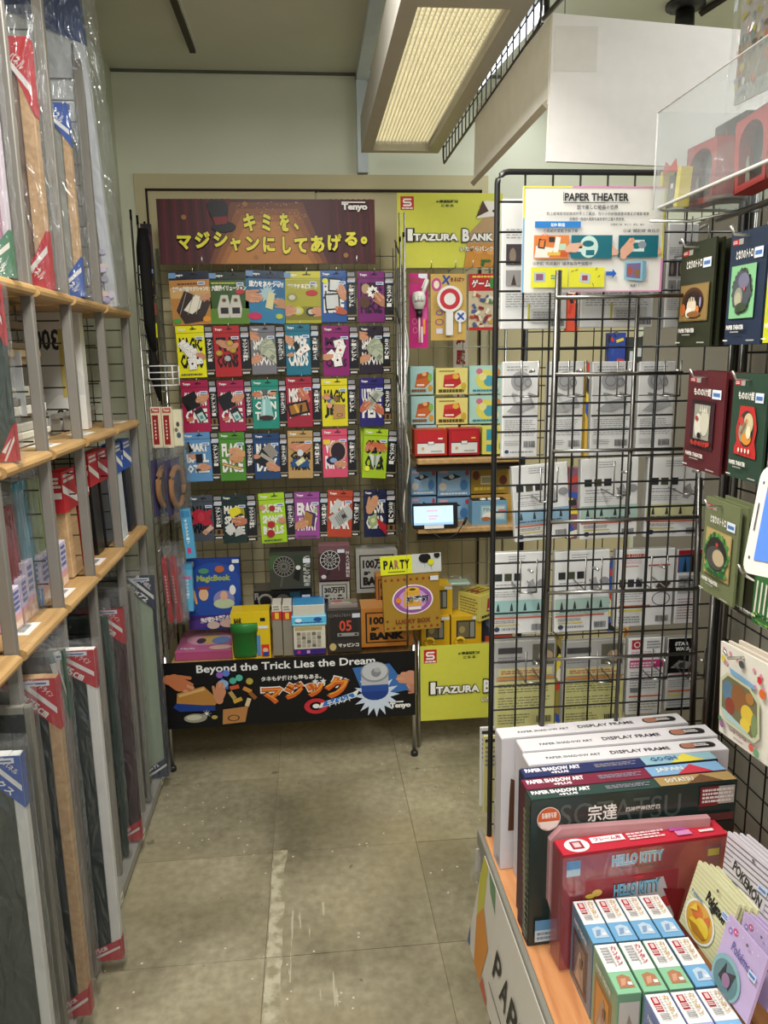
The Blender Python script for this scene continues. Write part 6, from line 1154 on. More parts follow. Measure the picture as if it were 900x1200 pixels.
def plane3(TL, TR, BL):
    """matrix of a flat thing from three of its corners; returns matrix, width, height (origin at its lower left corner)"""
    x = (TR-TL); w_ = x.length; x.normalize(); v = TL-BL; z = (v-x*v.dot(x)); h = z.length; z.normalize(); y = z.cross(x)
    m = Matrix(((x.x, y.x, z.x, 0), (x.y, y.y, z.y, 0), (x.z, y.z, z.z, 0), (0, 0, 0, 1))); o = TL-z*h; m.translation = o
    return m, w_, h
def thing3(name, label, cat, TL, TR, BL, group=None):
    m, w_, h = plane3(TL, TR, BL); r = thing(name, label, cat, group=group); r.matrix_world = m; return r, w_, h
def theatre(label, pts, X, col, art, title, n=3, jp=True, dx=.0, stick=True, art_full=None, group='paper theatre packs on the side grid', Xb=None, step=.020):
    TL, TR, BL = (at(*pts[0], X=X), at(*pts[1], X=X), at(*pts[2], X=Xb or X))
    r, w_, h = thing3('paper_theatre_pack', label, 'pack', TL, TR, BL, group)
    mb = MB(); mb.box(0, w_, 0, .004, 0, h, col, ch=0); p = P(mb, (0, 0, 0), su=w_, sv=h)
    if art_full: art_full(p, w_, h)
    else:
        p.rect(.06, .885, .24, .935, '#a8262c'); p.rect(.24, .885, .36, .935, '#9c9a94'); p.lines(.08, .895, .22, .925, 2, '#e0c8c4', .4)
        p.text(title, .20, .755, .66, .835, '#ece8e0', .03, 2)
        if stick: p.rect(.70, .74, .93, .83, '#d9dfe8'); p.rect(.73, .765, .90, .80, '#4a72b0')
        art(p, w_, h)
        p.text('PAPER THEATER', .13, .135, .62, .175, '#e6e2da', .04, 2); p.lines(.25, .105, .5, .122, 1, '#a8a49c', .3); p.lines(.06, .03, .2, .045, 1, '#e6e2da', .2); p.lines(.72, .03, .94, .045, 1, '#b0aca4', .2)
    p.rrect(.5, .955, .05, .012, 0, '#14120f')
    mb.build('printed_front', 'card', r)
    for k in range(n): mb = MB(); mb.box(0, w_, .004+step*(k)+.008, .008+step*k+.008, .001, h, col if not art_full else '#d8ccbc'); mb.build('pack_behind', 'card', r)
    mb = MB(); mb.tube([(w_*.5, -.03, h*.955+.012), (w_*.5, -.024, h*.955), (w_*.5, .12, h*.955-.004)], .0024, '#d6d5d2', 6); mb.build('peg', 'chrome', r)
    return r, w_, h
def forest(p, cx, cy, rx, ry, cols, n=60, seed=0):
    rd = random.Random(seed)
    for i in range(n): a = 2*math.pi*i/n; p.ell(cx+rx*math.cos(a)*(.9+.2*rd.random()), cy+ry*math.sin(a)*(.9+.2*rd.random()), .028+.02*rd.random(), .02+.014*rd.random(), rd.choice(cols), 6); p.k -= .9
def art1(p, w_, h):
    p.rect(.08, .245, .93, .60, '#7d6538'); p.rect(.10, .255, .91, .59, '#8d7344'); p.ell(.48, .42, .33, .15, '#4a2c1c', 24); p.ell(.50, .41, .28, .125, '#2e211a', 24); p.ell(.20, .36, .08, .06, '#b8642c'); p.ell(.47, .39, .14, .09, '#d8c8b0'); p.ell(.40, .33, .10, .05, '#e4dccf'); p.ell(.66, .35, .05, .04, '#c87a3c'); p.ell(.74, .42, .03, .05, '#8c86a8'); p.ell(.55, .31, .2, .03, '#8a5a30')
    for x in (.36, .43, .50, .57): p.rect(x, .44, x+.02, .48, '#3a2c24')
def art2(p, w_, h):
    p.rect(.12, .235, .80, .70, '#7fb886'); forest(p, .46, .47, .24, .17, ['#2b3128', '#3a4038', '#4c524a'], 40, 2); p.ell(.46, .47, .25, .175, '#4a4f58', 24); p.ell(.52, .56, .15, .07, '#6e6c84'); p.ell(.40, .42, .12, .085, '#8a8a7c'); p.ell(.40, .40, .09, .065, '#a8a48c'); p.ell(.56, .49, .03, .02, '#b0605c'); p.ell(.5, .33, .16, .04, '#3b4636')
def art3(p, w_, h):
    p.rect(.18, .235, .80, .715, '#3b2026'); p.rect(.20, .68, .78, .71, '#2a1a1e'); p.rect(.28, .32, .70, .67, '#98988a'); p.ell(.40, .46, .10, .12, '#d8d4c6'); p.ell(.58, .50, .12, .14, '#c9c4b2')
    for x in (.44, .50, .56, .62): p.poly([(x, .60), (x+.015, .68), (x+.03, .60)], '#e0dccf')
    p.ell(.46, .36, .05, .03, '#1f1c1c'); p.ell(.38, .53, .04, .025, '#a83a34'); p.text('もののけ姫', .24, .25, .76, .31, '#c2382c', .06, 2)
def art4(p, w_, h):
    p.poly([(.2, .24), (.2, .30), (.26, .36), (.22, .48), (.28, .60), (.30, .70), (.70, .70), (.76, .62), (.82, .50), (.78, .38), (.84, .28), (.84, .22)], '#b8302c'); p.ell(.52, .49, .22, .17, '#3c3a34', 24); p.ell(.58, .54, .14, .10, '#c9b890'); p.ell(.44, .46, .12, .10, '#8c9478'); p.ell(.56, .40, .14, .06, '#d08838'); p.ell(.40, .56, .06, .04, '#b8403c'); p.ell(.62, .46, .07, .06, '#e0d4b0'); p.caps(.40, .44, .56, .58, .012, '#b8382c')
    for x in (.38, .48, .58, .68): p.ell(x, .285, .022, .022, '#ece4d6')
def art5(p, w_, h):
    p.rect(.12, .21, .88, .70, '#a8905c'); p.rect(.14, .22, .86, .69, '#b39c68'); forest(p, .5, .46, .32, .19, ['#3f7a3c', '#4f8a48', '#2c5a30', '#6a9c4c'], 60, 5); p.ell(.5, .46, .30, .175, '#2c2a26', 24); p.ell(.50, .42, .27, .12, '#4a4844'); p.ell(.58, .43, .17, .085, '#b8a684'); p.ell(.52, .56, .04, .02, '#b83a30'); forest(p, .5, .28, .3, .03, ['#4f8a48', '#2c5a30'], 20, 6)
def art6(p, w_, h): p.rect(.5, 0, 1, .95, '#3c6a3a'); [p.caps(.55+.1*k, .2, .58+.1*k, .8, .05, '#d8d4c8') for k in range(4)]; forest(p, .75, .15, .2, .08, ['#4f8a48', '#7aa03c', '#2c5a30'], 24, 8)
XT = .655
theatre('dark olive theatre pack with a brown bus scene, upper row left', ((800, 288), (840, 277), (790, 406)), XT, '#2f3322', art1, 'となりのトトロ', 3)
theatre('navy blue theatre pack with a green framed scene, upper row right', ((858, 274), (902, 262), (849, 404)), XT, '#232f44', art2, 'となりのトトロ', 3)
theatre('dark red theatre pack with a black framed scene, middle row left', ((808, 434), (852, 437), (788, 541)), XT, '#581f24', art3, 'もののけ姫', 2)
theatre('dark green theatre pack with a red framed scene, middle row right', ((861, 437), (902, 439), (838, 553)), XT, '#2c4234', art4, 'もののけ姫', 1)
theatre('olive green theatre pack with a leafy ring scene, lower row', ((828, 581), (868, 596), (809, 682)), XT-.02, '#6d7350', art5, 'となりのトトロ', 2)
theatre('dark theatre pack with white trees below the white tablet', ((862, 655), (915, 680), (852, 710)), XT, '#2b2a1e', art6, '', 1)
theatre('yellow edged theatre pack at the right edge beyond the navy one', ((904, 270), (948, 258), (893, 402)), XT, '#c0c22c', art2, 'となりのトトロ', 0)
theatre('tan theatre pack at the right edge behind the tablet', ((908, 440), (948, 442), (886, 556)), XT, '#6f6248', art5, '', 0)
def art_white(p, w_, h):
    rd = random.Random(9)
    for x, y in ((.08, .93), (.22, .92), (.36, .90), (.16, .80), (.72, .88), (.86, .86), (.76, .72), (.92, .74)): p.ell(x, y, .03, .025, '#d490a4', 10)
    p.ell(.10, .84, .04, .035, '#d8c23c'); p.poly([(.24, .78), (.74, .74), (.78, .70), (.70, .69), (.28, .72)], '#7fa8cc'); p.ell(.5, .88, .06, .04, '#5a5a5c'); p.ell(.86, .82, .05, .045, '#c8383c', 5); p.ell(.92, .70, .06, .05, '#d8682c', 8)
    p.poly([(.08, .30), (.08, .62), (.22, .72), (.70, .70), (.88, .60), (.90, .24), (.80, .16), (.20, .18)], '#c2c4a4'); p.poly([(.12, .32), (.12, .60), (.24, .69), (.68, .67), (.84, .58), (.86, .28), (.76, .2), (.22, .22)], '#6e6a4c'); p.ell(.25, .52, .12, .12, '#5a7890'); p.ell(.48, .52, .16, .14, '#8a5a34'); p.ell(.30, .38, .10, .09, '#8c3c2c'); p.ell(.66, .40, .13, .10, '#d8b83c'); p.ell(.62, .28, .1, .07, '#dcc040'); p.poly([(.12, .32), (.5, .26), (.76, .2), (.22, .22)], '#a9c4c4'); p.ell(.8, .34, .06, .12, '#7a8c5c'); p.ell(.7, .58, .08, .06, '#a8743c')
    p.text('PAPER THEATER', .30, .115, .66, .15, '#8a5a5c', .03, 1); p.ell(.14, .14, .05, .05, '#8a5a84'); p.ell(.10, .18, .04, .03, '#4f7a4a'); p.ell(.76, .10, .05, .04, '#c85a4c'); p.ell(.86, .08, .06, .04, '#6a9a6c'); p.lines(.4, .06, .6, .09, 1, '#b09a9c', .4)
theatre('white theatre pack with flowers and a pale green framed animal scene', ((845, 751), (903, 781), (834, 850)), .60, '#ded8cc', None, '', 2, art_full=art_white, step=.016)

# white tablet on its arm
r, w_, h = thing3('white_tablet', 'white framed tablet with plain blue screen at the right edge', 'tablet', at(893, 547, X=.50), at(985, 545, X=.50), at(859, 668, X=.475), None)
mb = MB(); pts = []; c_ = .014
for cx, cy, a0 in ((c_, c_, 180), (w_-c_, c_, 270), (w_-c_, h-c_, 0), (c_, h-c_, 90)):
    for i in range(5): a = R(a0+i*22.5); pts.append((cx+c_*math.cos(a), cy+c_*math.sin(a)))
mb.prism(pts, 0, .012, '#e2dcd6'); p = P(mb, (0, 0, 0)); p.ell(.010, h*.85, .0018, .0018, '#5a5a5c', 10); p.ell(.010, h*.15, .0018, .0018, '#5a5a5c', 10); p.rect(.0085, h*.40, .0105, h*.66, '#3a3a3c'); mb.build('casing', 'plastic', r)
mb = MB(); mb.box(.020, w_-.008, -.0012, 0, .016, h-.012, '#4c72c0'); mb.build('display', 'screen_attr', r)
mb = MB(); mb.tube([(w_*.5, .012, h*.5), (w_*.5, .06, h*.5), (w_*.5, .12, h*.4)], .007, '#4a4a4a', 8); mb.build('support_arm', 'chrome', r)

# clear tray with little red theatre models
TX0, TX1, TY0, TY1, TZ = .60, .79, .72, 1.345, 1.742
tr = thing('acrylic_tray', 'clear acrylic tray shelf fixed high on the side grid', 'shelf', (TX0, TY0, TZ))
for nm, bx_ in (('tray_floor', (0, TX1-TX0, 0, TY1-TY0, -.003, 0)), ('side_wall', (0, .003, 0, TY1-TY0, 0, .155)), ('end_wall', (0, TX1-TX0, TY1-TY0-.003, TY1-TY0, 0, .155))):
    mb = MB(); mb.box(*bx_, '#ffffff'); mb.build(nm, 'acrylic', tr)
mb = MB(); mb.tube([(0, 0, 0), (0, TY1-TY0-.02, 0), (.018, TY1-TY0, 0), (TX1-TX0, TY1-TY0, 0)], .0028, '#c9c7c2', 6); mb.tube([(0, 0, .155), (0, TY1-TY0, .155)], .0012, '#dcdcda', 5); mb.tube([(0, TY1-TY0, .0), (0, TY1-TY0, .155)], .0014, '#dcdcda', 5); mb.build('bright_edge', 'plastic', tr)
mb = MB(); mb.tube([(-.003, TY1-TY0+.004, -.017), (.07, TY1-TY0+.004, -.017), (.12, TY1-TY0-.1, -.014), (.12, .1, -.014)], .0024, '#e2e1de', 6); mb.tube([(.10, 0, -.02), (.10, TY1-TY0-.03, -.02)], .005, '#8a8884', 6); mb.build('support_rod', 'chrome', tr)
def model_frame(label, q, X, style, Y2):
    TL, TR, BL = at(*q[0], X=X), at(*q[1], X=X), at(*q[2], X=X); TL.z -= 0; r, w_, h = thing3('model_theatre', label, 'model', TL, TR, BL, 'paper theatre models in the clear tray')
    mb = MB(); red = '#a83a38'
    if style == 'arch':
        n = 16; out = [(0, 0), (w_, 0), (w_, h)] + [(0, h)]; 
        inn = [(w_*.14, h*.10), (w_*.86, h*.10)]+[(w_*.5+w_*.36*math.cos(math.pi*k/n), h*.62+h*.28*math.sin(math.pi*k/n)) for k in range(n+1)]
        m_ = len(inn)
        # frame as a ring of quads between inner outline and the rectangle
        outp = []
        for x, z in inn:
            dx_, dz_ = x-w_/2, z-h/2; s_ = min((w_/2)/abs(dx_) if dx_ else 9e9, (h/2)/abs(dz_) if dz_ else 9e9); outp.append((w_/2+dx_*s_, h/2+dz_*s_))
        for k in range(m_):
            kk = (k+1) % m_; a, b, c, d = outp[k], outp[kk], inn[kk], inn[k]
            mb.face([(a[0], 0, a[1]), (b[0], 0, b[1]), (c[0], 0, c[1]), (d[0], 0, d[1])], red); mb.face([(d[0], 0, d[1]), (c[0], 0, c[1]), (c[0], .02, c[1]), (d[0], .02, d[1])], '#7c2628')
        for bx_ in ((0, .001, 0, .03, 0, h), (w_-.001, w_, 0, .03, 0, h), (0, w_, 0, .03, h-.001, h), (0, w_, 0, .03, 0, .001)): mb.box(*bx_, red)
        mb.build('red_arch_frame', 'card', r)
        mb = MB(); mb.box(0, w_, .03, .031, 0, h, '#4a4a4c'); mb.build('back_scene', 'card', r)
        mb = MB(); mb.prism([(w_*.5, h*.1), (w_*.8, h*.1), (w_*.72, h*.4), (w_*.62, h*.62), (w_*.5, h*.5), (w_*.56, h*.3)], .018, .019, '#c9c8c0'); mb.prism([(w_*.52, h*.38), (w_*.72, h*.36), (w_*.66, h*.52)], .014, .015, '#7c86a4' if Y2 else '#5a8c6c'); mb.build('paper_figure_layer', 'card', r)
        mb = MB(); mb.prism([(w_*.16, h*.1), (w_*.3, h*.1), (w_*.24, h*.5), (w_*.18, h*.45)], .010, .011, '#8a8c80'); mb.prism([(w_*.7, h*.30), (w_*.8, h*.28), (w_*.78, h*.40)], .008, .009, '#c8803c'); mb.build('paper_scenery_layer', 'card', r)
    return r, w_, h
model_frame('smaller red arched paper model in the clear tray', ((806, 175), (842, 158), (802, 245)), .665, 'arch', 1)
model_frame('larger red arched paper model in the clear tray', ((862, 145), (902, 118), (854, 232)), .645, 'arch', 0)
r = thing('model_theatre', 'dark boxed paper model behind the clear dome in the tray', 'model', tuple(at(850, 228, X=.72)), 0, 'paper theatre models in the clear tray'); mb = MB(); mb.box(0, .03, -.05, .05, 0, .12, '#2c2b2a', ch=.002); p = P(mb, (0, .05, 0), (0, -1, 0), (0, 0, 1), (-1, 0, 0), 0, .1, .12); p.poly([(.1, .3), (.4, .9), (.6, .5)], '#a84a3c'); p.rect(.7, .2, .9, .8, '#c8b890'); mb.build('boxed_scene', 'card', r)
r = thing('clear_dome', 'clear plastic dome standing between the red paper models', 'dome', tuple(at(850, 238, X=.69)-Vector((0, 0, 0)))); r.location.z = TZ+.001
mb = MB(); mb.lathe([(.034, 0), (.034, .05), (.031, .068), (.022, .082), (.010, .089), (0, .09)], 0, 0, '#ffffff', 20); mb.build('dome_shell', 'acrylic', r); mb = MB(); mb.lathe([(0, .001), (.030, .001), (.030, .006), (0, .006)], 0, 0, '#6a5a4a', 16); mb.build('dome_base', 'card', r); mb = MB(); mb.prism([(-.012, .006), (.014, .006), (.008, .05), (-.004, .058)], 0, .001, '#a8787c'); mb.build('paper_figure', 'card', r)
r, w_, h = thing3('folded_model', 'yellow and dark folded paper model with a red bow at the tray end', 'model', at(775, 197, X=.625), at(799, 192, X=.625), at(773, 244, X=.625), None)
mb = MB(); mb.box(.0, w_*.14, 0, .02, 0, h*.9, '#cdb93a'); mb.box(w_*.82, w_, 0, .02, 0, h*.95, '#d8c63c'); mb.box(w_*.14, w_*.82, .012, .014, 0, h*.8, '#3a3634'); p = P(mb, (w_*.14, .012, 0), su=w_*.68, sv=h*.8); p.rect(.15, .6, .35, .75, '#e6e4dc'); p.rect(.55, .6, .75, .75, '#e6e4dc'); p.ell(.6, .2, .25, .12, '#a89c90'); mb.build('folded_card', 'card', r)
mb = MB(); mb.prism([(w_*.15, h*.82), (w_*.25, h*1.12), (w_*.5, h*.98), (w_*.72, h*1.15), (w_*.85, h*.84), (w_*.5, h*.88)], -.002, 0, '#b8382c'); mb.build('paper_bow', 'card', r)
for i in range(2):
    r = thing('stored_model', ('paler', 'darker')[i]+' round paper piece lying under the clear tray', 'model', (.70+.03*i, 1.02+.09*i, 1.705)); mb = MB(); mb.lathe([(0, 0), (.035, .002), (.038, .008), (0, .012)], 0, 0, ('#9a8c72', '#6a5a4a')[i], 16); mb.build('paper_disc', 'card', r)
# film pack hanging at the top right
r, w_, h = thing3('hanging_film_pack', 'clear film pack with colourful cut-outs hanging at the top right', 'pack', at(873, -20, X=.64), at(925, -60, X=.64), at(874, 117, X=.64), None)
mb = MB(); mb.box(0, w_, 0, .004, 0, h, '#c4c0bc'); p = P(mb, (0, 0, 0), su=w_, sv=h); rd = random.Random(12)
p.rect(0, 0, 1, .14, '#a4a8a4'); p.rect(0, .14, 1, .5, '#8f8878'); p.rect(.06, .42, 1, .52, '#b0a08c')
for k in range(46): x, y = rd.random(), .1+rd.random()*.9; p.ell(x, y, .03+.05*rd.random(), .02+.03*rd.random(), rd.choice(['#c8b84a', '#8aa4a8', '#b8704c', '#d8d4cc', '#6a5a4c', '#a8a0b0']) if y > .15 else '#9ca4a0', 9); p.k -= .9
mb.build('printed_card', 'card', r); bag_mesh(-.01, w_+.01, -.008, .010, -.012, h+.02, 97, .003, 4, 10).build('plastic_bag', 'bag', r)

# ================================================================== RIGHT: COUNTER
DZ = .53
ct = thing('display_counter', 'wooden topped display counter with a patterned white front board', 'counter', (.325, .60, 0))
x = .004
for i, wd in enumerate((.062, .115, .115, .115, .115)):
    mb = MB(); mb.box(x, x+wd-.0012, -.25, .80, DZ-.018, DZ, '#c08048', ch=.0012); mb.build('plank', 'wood_deck', ct); x += wd
mb = MB(); mb.box(-.006, .004, -.25, .82, DZ-.03, DZ+.004, '#8d8a80', ch=.0015); mb.build('metal_rim', 'steel', ct)
for x, y in ((.02, .77), (.50, .77), (.50, -.2), (.02, -.2)):
    mb = MB(); mb.box(x, x+.025, y, y+.025, .05, DZ-.02, '#4a4a48'); lg = mb.build('leg', 'steel', ct)
    mb = MB(); mb.lathe([(0, 0), (.018, 0), (.022, .022), (.018, .05), (0, .05)], x+.012, y+.012, '#1a1a1a', 10); mb.build('caster', 'blackwire', lg)
mb = MB(); mb.box(.02, .52, -.2, .78, .18, .20, '#8a6a44'); mb.build('lower_shelf', 'wood_deck', ct)
# front board leans outwards
tl = Vector((.317, 1.345, DZ-.006)); bl = Vector((.285, 1.345, .335)); trr = Vector((.317, .45, DZ-.006))
m, w_, h = plane3(tl, trr, bl)
fb = thing('counter_front_board', 'white leaning board with coloured diamonds and the word PAPER', 'board'); fb.matrix_world = m
mb = MB(); mb.box(0, w_, 0, .004, 0, h, '#b9b3a8'); p = P(mb, (0, 0, 0), su=1, sv=1); H = h
dc = ['#a8a23c', '#5a7a58', '#b8762c', '#4a5f78', '#a84a34', '#c0b03c']
p.poly([(0, H), (.035, H), (.055, H*.62), (.025, H*.40), (0, H*.72)], '#a8a23c'); p.poly([(.045, H), (.095, H), (.12, H*.80), (.075, H*.86)], '#5a7a58')
p.poly([(.025, H*.40), (.055, H*.62), (.12, H*.42), (.11, 0), (.06, 0)], '#b8762c'); p.poly([(0, H*.18), (.02, H*.0), (0, 0)], '#4a5f78')
p.poly([(.12, H*.12), (.16, H*.06), (.17, 0), (.115, 0)], '#a84a34')
x = .165
for s in 'PAPER': p.text(s, x, H*.36, x+.040, H*.62, '#1c1c1c', .015, 3); x += .052
for i, s in enumerate('THEATER'): p.text(s, x+.03+.052*i, H*.36, x+.07+.052*i, H*.62, '#1c1c1c', .015, 3)
p.rect(.165, H*.26, .7, H*.275, '#1c1c1c')
mb.build('printed_board', 'card', fb)

def stand_box(name, label, cat, FL, FR, BLk, zt, zb, front, top, side, fdeco=None, tdeco=None, sdeco=None, group=None, mat='film', shrink=1, ch=.0015):
    a = at(*FL, Z=zt); b = at(*FR, Z=zt); c = at(*BLk, Z=zt); x = (b-a); w_ = x.length*shrink; rz = math.atan2(x.y, x.x); d = (c-a).length
    r = thing(name, label, cat, (a.x, a.y, zb), 0, group, rot=(0, 0, rz)); h = zt-zb
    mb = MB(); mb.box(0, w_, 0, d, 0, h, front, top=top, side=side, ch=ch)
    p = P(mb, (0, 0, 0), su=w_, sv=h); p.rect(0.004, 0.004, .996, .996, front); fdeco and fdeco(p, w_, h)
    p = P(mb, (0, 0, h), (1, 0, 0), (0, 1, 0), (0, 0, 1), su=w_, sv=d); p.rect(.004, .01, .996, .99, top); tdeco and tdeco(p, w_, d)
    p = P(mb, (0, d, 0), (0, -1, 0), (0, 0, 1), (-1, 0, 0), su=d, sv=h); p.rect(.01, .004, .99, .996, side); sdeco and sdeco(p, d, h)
    mb.build('carton', mat, r); return r, w_, d, h
def t_disp(p, w_, d): p.text('PAPER SHADOW ART', .10, .36, .37, .54, '#4a484c', .02, 1); p.text('DISPLAY FRAME', .42, .34, .72, .60, '#3a383c', .02, 2); p.caps(.80, .5, .93, .5, .46, '#2a2628'); p.caps(.805, .5, .83, .5, .42, '#a8745c'); p.lines(.85, .38, .93, .62, 2, '#d8d4d0', .3)
def s_disp(p, d, h): p.text('DISPLAY FRAME', .10, .18, .22, .82, '#8a8488', .01, 1, vert=True); p.lines(.5, .03, .95, .08, 3, '#9a9496', .4)
g = 'white shadow art display frame cartons'
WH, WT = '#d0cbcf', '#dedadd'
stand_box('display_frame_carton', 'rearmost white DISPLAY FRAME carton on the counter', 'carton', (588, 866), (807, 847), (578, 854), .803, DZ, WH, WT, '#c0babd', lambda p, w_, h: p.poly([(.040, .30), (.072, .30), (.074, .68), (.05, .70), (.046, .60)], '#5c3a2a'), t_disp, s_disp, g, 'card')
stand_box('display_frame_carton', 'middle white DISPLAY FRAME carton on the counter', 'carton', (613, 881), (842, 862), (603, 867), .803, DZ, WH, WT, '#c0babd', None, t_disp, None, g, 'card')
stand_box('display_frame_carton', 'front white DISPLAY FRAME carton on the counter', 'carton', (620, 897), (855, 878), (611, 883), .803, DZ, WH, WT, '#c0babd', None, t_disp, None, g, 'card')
def t_art(c1, c2, word):
    def f(p, w_, d): p.text('PAPER SHADOW ART', .02, .48, .30, .86, '#efe9ec', .05, 2); p.text('+PLUS', .14, .14, .23, .38, '#efe9ec', .05, 1); p.lines(.37, .3, .6, .7, 3, '#8f8a98', .45); p.rect(.62, .03, .995, .97, c1); p.poly([(.75, .03), (.85, .9), (.93, .03)], c2); p.text(word, .66, .3, .80, .75, '#d9d8d0' if c2 != '#d8c84a' else '#3a5a8a', .03, 1)
    return f
g = 'PAPER SHADOW ART cartons with coloured tops'
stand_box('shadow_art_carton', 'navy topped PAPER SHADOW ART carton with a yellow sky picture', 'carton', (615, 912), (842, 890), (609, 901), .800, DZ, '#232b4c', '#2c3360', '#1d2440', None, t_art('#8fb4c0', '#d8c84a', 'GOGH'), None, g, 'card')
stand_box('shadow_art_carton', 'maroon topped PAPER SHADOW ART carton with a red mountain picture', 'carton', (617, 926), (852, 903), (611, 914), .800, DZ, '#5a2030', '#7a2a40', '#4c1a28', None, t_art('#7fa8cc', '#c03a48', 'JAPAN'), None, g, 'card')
def f_sot(p, w_, h):
    p.text('SOTATSU', .14, .80, .72, .95, '#4a5450', .0, 3); p.text('宗達', .27, .82, .41, .93, '#ece9e2', .015, 4); p.text('風神雷神図屏風', .45, .86, .62, .895, '#c9c6be', .03, 1)
    p.ell(.085, .87, .055, .078, '#e8dcd4', 24); p.ell(.085, .87, .052, .073, '#cc5a28', 24); p.poly([(.035, .855), (.135, .855), (.120, .815), (.085, .798), (.050, .815)], '#ecdcd4'); p.text('接着剤不要', .05, .875, .12, .915, '#f4e4d8', .03, 1)
    p.rect(.81, .85, .90, .98, '#7a2630'); p.rect(.90, .86, .98, .98, '#b0a8a4'); p.lines(.82, .87, .98, .97, 4, '#e0d4d0', .4); p.rect(.80, .55, .99, .74, '#1c1a1a'); p.ell(.86, .64, .05, .07, '#a83c34'); p.ell(.93, .62, .04, .06, '#c9a45c'); p.rect(.80, .75, .98, .8, '#5a2a2c')
    p.rect(.03, .04, .17, .19, '#b4c9d8'); p.rect(.03, .12, .17, .19, '#5a8cb4'); p.lines(.04, .05, .16, .11, 2, '#77858c', .4)
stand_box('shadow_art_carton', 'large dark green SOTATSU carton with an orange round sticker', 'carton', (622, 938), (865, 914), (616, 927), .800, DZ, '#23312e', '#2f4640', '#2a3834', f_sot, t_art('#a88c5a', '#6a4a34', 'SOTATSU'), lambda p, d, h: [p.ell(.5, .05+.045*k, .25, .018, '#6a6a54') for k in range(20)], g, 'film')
# translucent tray and the red carton
a = at(669, 1136, Z=DZ); zt = at(660, 1003, Y=a.y).z
r = thing('pale_pink_sleeve', 'pale pink translucent sleeve standing behind the red carton', 'sleeve', (a.x-.026, a.y+.045, DZ)); hh = at(655, 972, Y=a.y+.045).z-DZ
mb = MB(); mb.prism([(0, .09), (.0, hh-.02), (.018, hh), (.27, hh), (.27, .0), (.03, .0), (.012, .05)], 0, .012, '#b98a8c'); mb.build('sleeve_body', 'film', r)
def f_red(p, w_, h):
    p.rect(.0, .0, 1, 1, '#a01f2c'); p.otext('HELLO KITTY', .29, .855, .60, .945, '#7fb8d4', '#e8e4e2', .04, .09); p.lines(.33, .82, .57, .84, 1, '#5a1a20', .3); p.rect(.02, .82, .10, .95, '#b9d0de'); p.rect(.02, .88, .10, .95, '#4c8cc0'); p.rect(.86, .74, .95, .93, '#6a2450'); p.rect(.87, .84, .94, .9, '#c8c03c')
    p.rect(.12, .10, .70, .78, '#b43c46'); p.rect(.13, .11, .69, .77, '#9a2430'); p.poly([(.2, .12), (.26, .5), (.38, .70), (.60, .72), (.68, .4), (.68, .12)], '#c4bcc0'); p.otext('HELLO KITTY', .30, .60, .58, .71, '#7fb8d4', '#3a2a34', .04, .09); p.ell(.2, .66, .03, .03, '#d8b060'); p.ell(.62, .5, .05, .05, '#c23a40'); p.ell(.16, .64, .03, .02, '#d8c04c'); p.poly([(.6, .62), (.74, .58), (.7, .3)], '#7e1a24'); p.ell(.45, .75, .03, .015, '#c22a38')
def t_red(p, w_, d): p.ell(.11, .50, .072, .42, '#ece4e2', 24); p.rect(.075, .25, .145, .75, '#9a3440'); p.rect(.09, .35, .13, .65, '#d8b8bc'); p.rect(.20, .45, .40, .82, '#ecdede'); p.text('フレーム用', .22, .53, .38, .74, '#b02c5c', .03, 1); p.lines(.42, .3, .66, .8, 3, '#ecc4c8', .4); p.rect(.68, .55, .78, .85, '#b04c94'); p.rect(.70, .2, .79, .5, '#c882b0'); p.lines(.84, .2, .93, .4, 1, '#ecdede', .3)
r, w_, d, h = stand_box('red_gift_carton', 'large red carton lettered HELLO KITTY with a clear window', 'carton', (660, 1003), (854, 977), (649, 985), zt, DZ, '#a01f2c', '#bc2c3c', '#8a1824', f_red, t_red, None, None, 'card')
mb = MB(); mb.box(-.002, w_+.002, -.004, -.0035, 0, h-.002, '#ffffff'); mb.box(-.003, -.0025, -.004, d, 0, h, '#ffffff'); mb.build('clear_window', 'window', r)
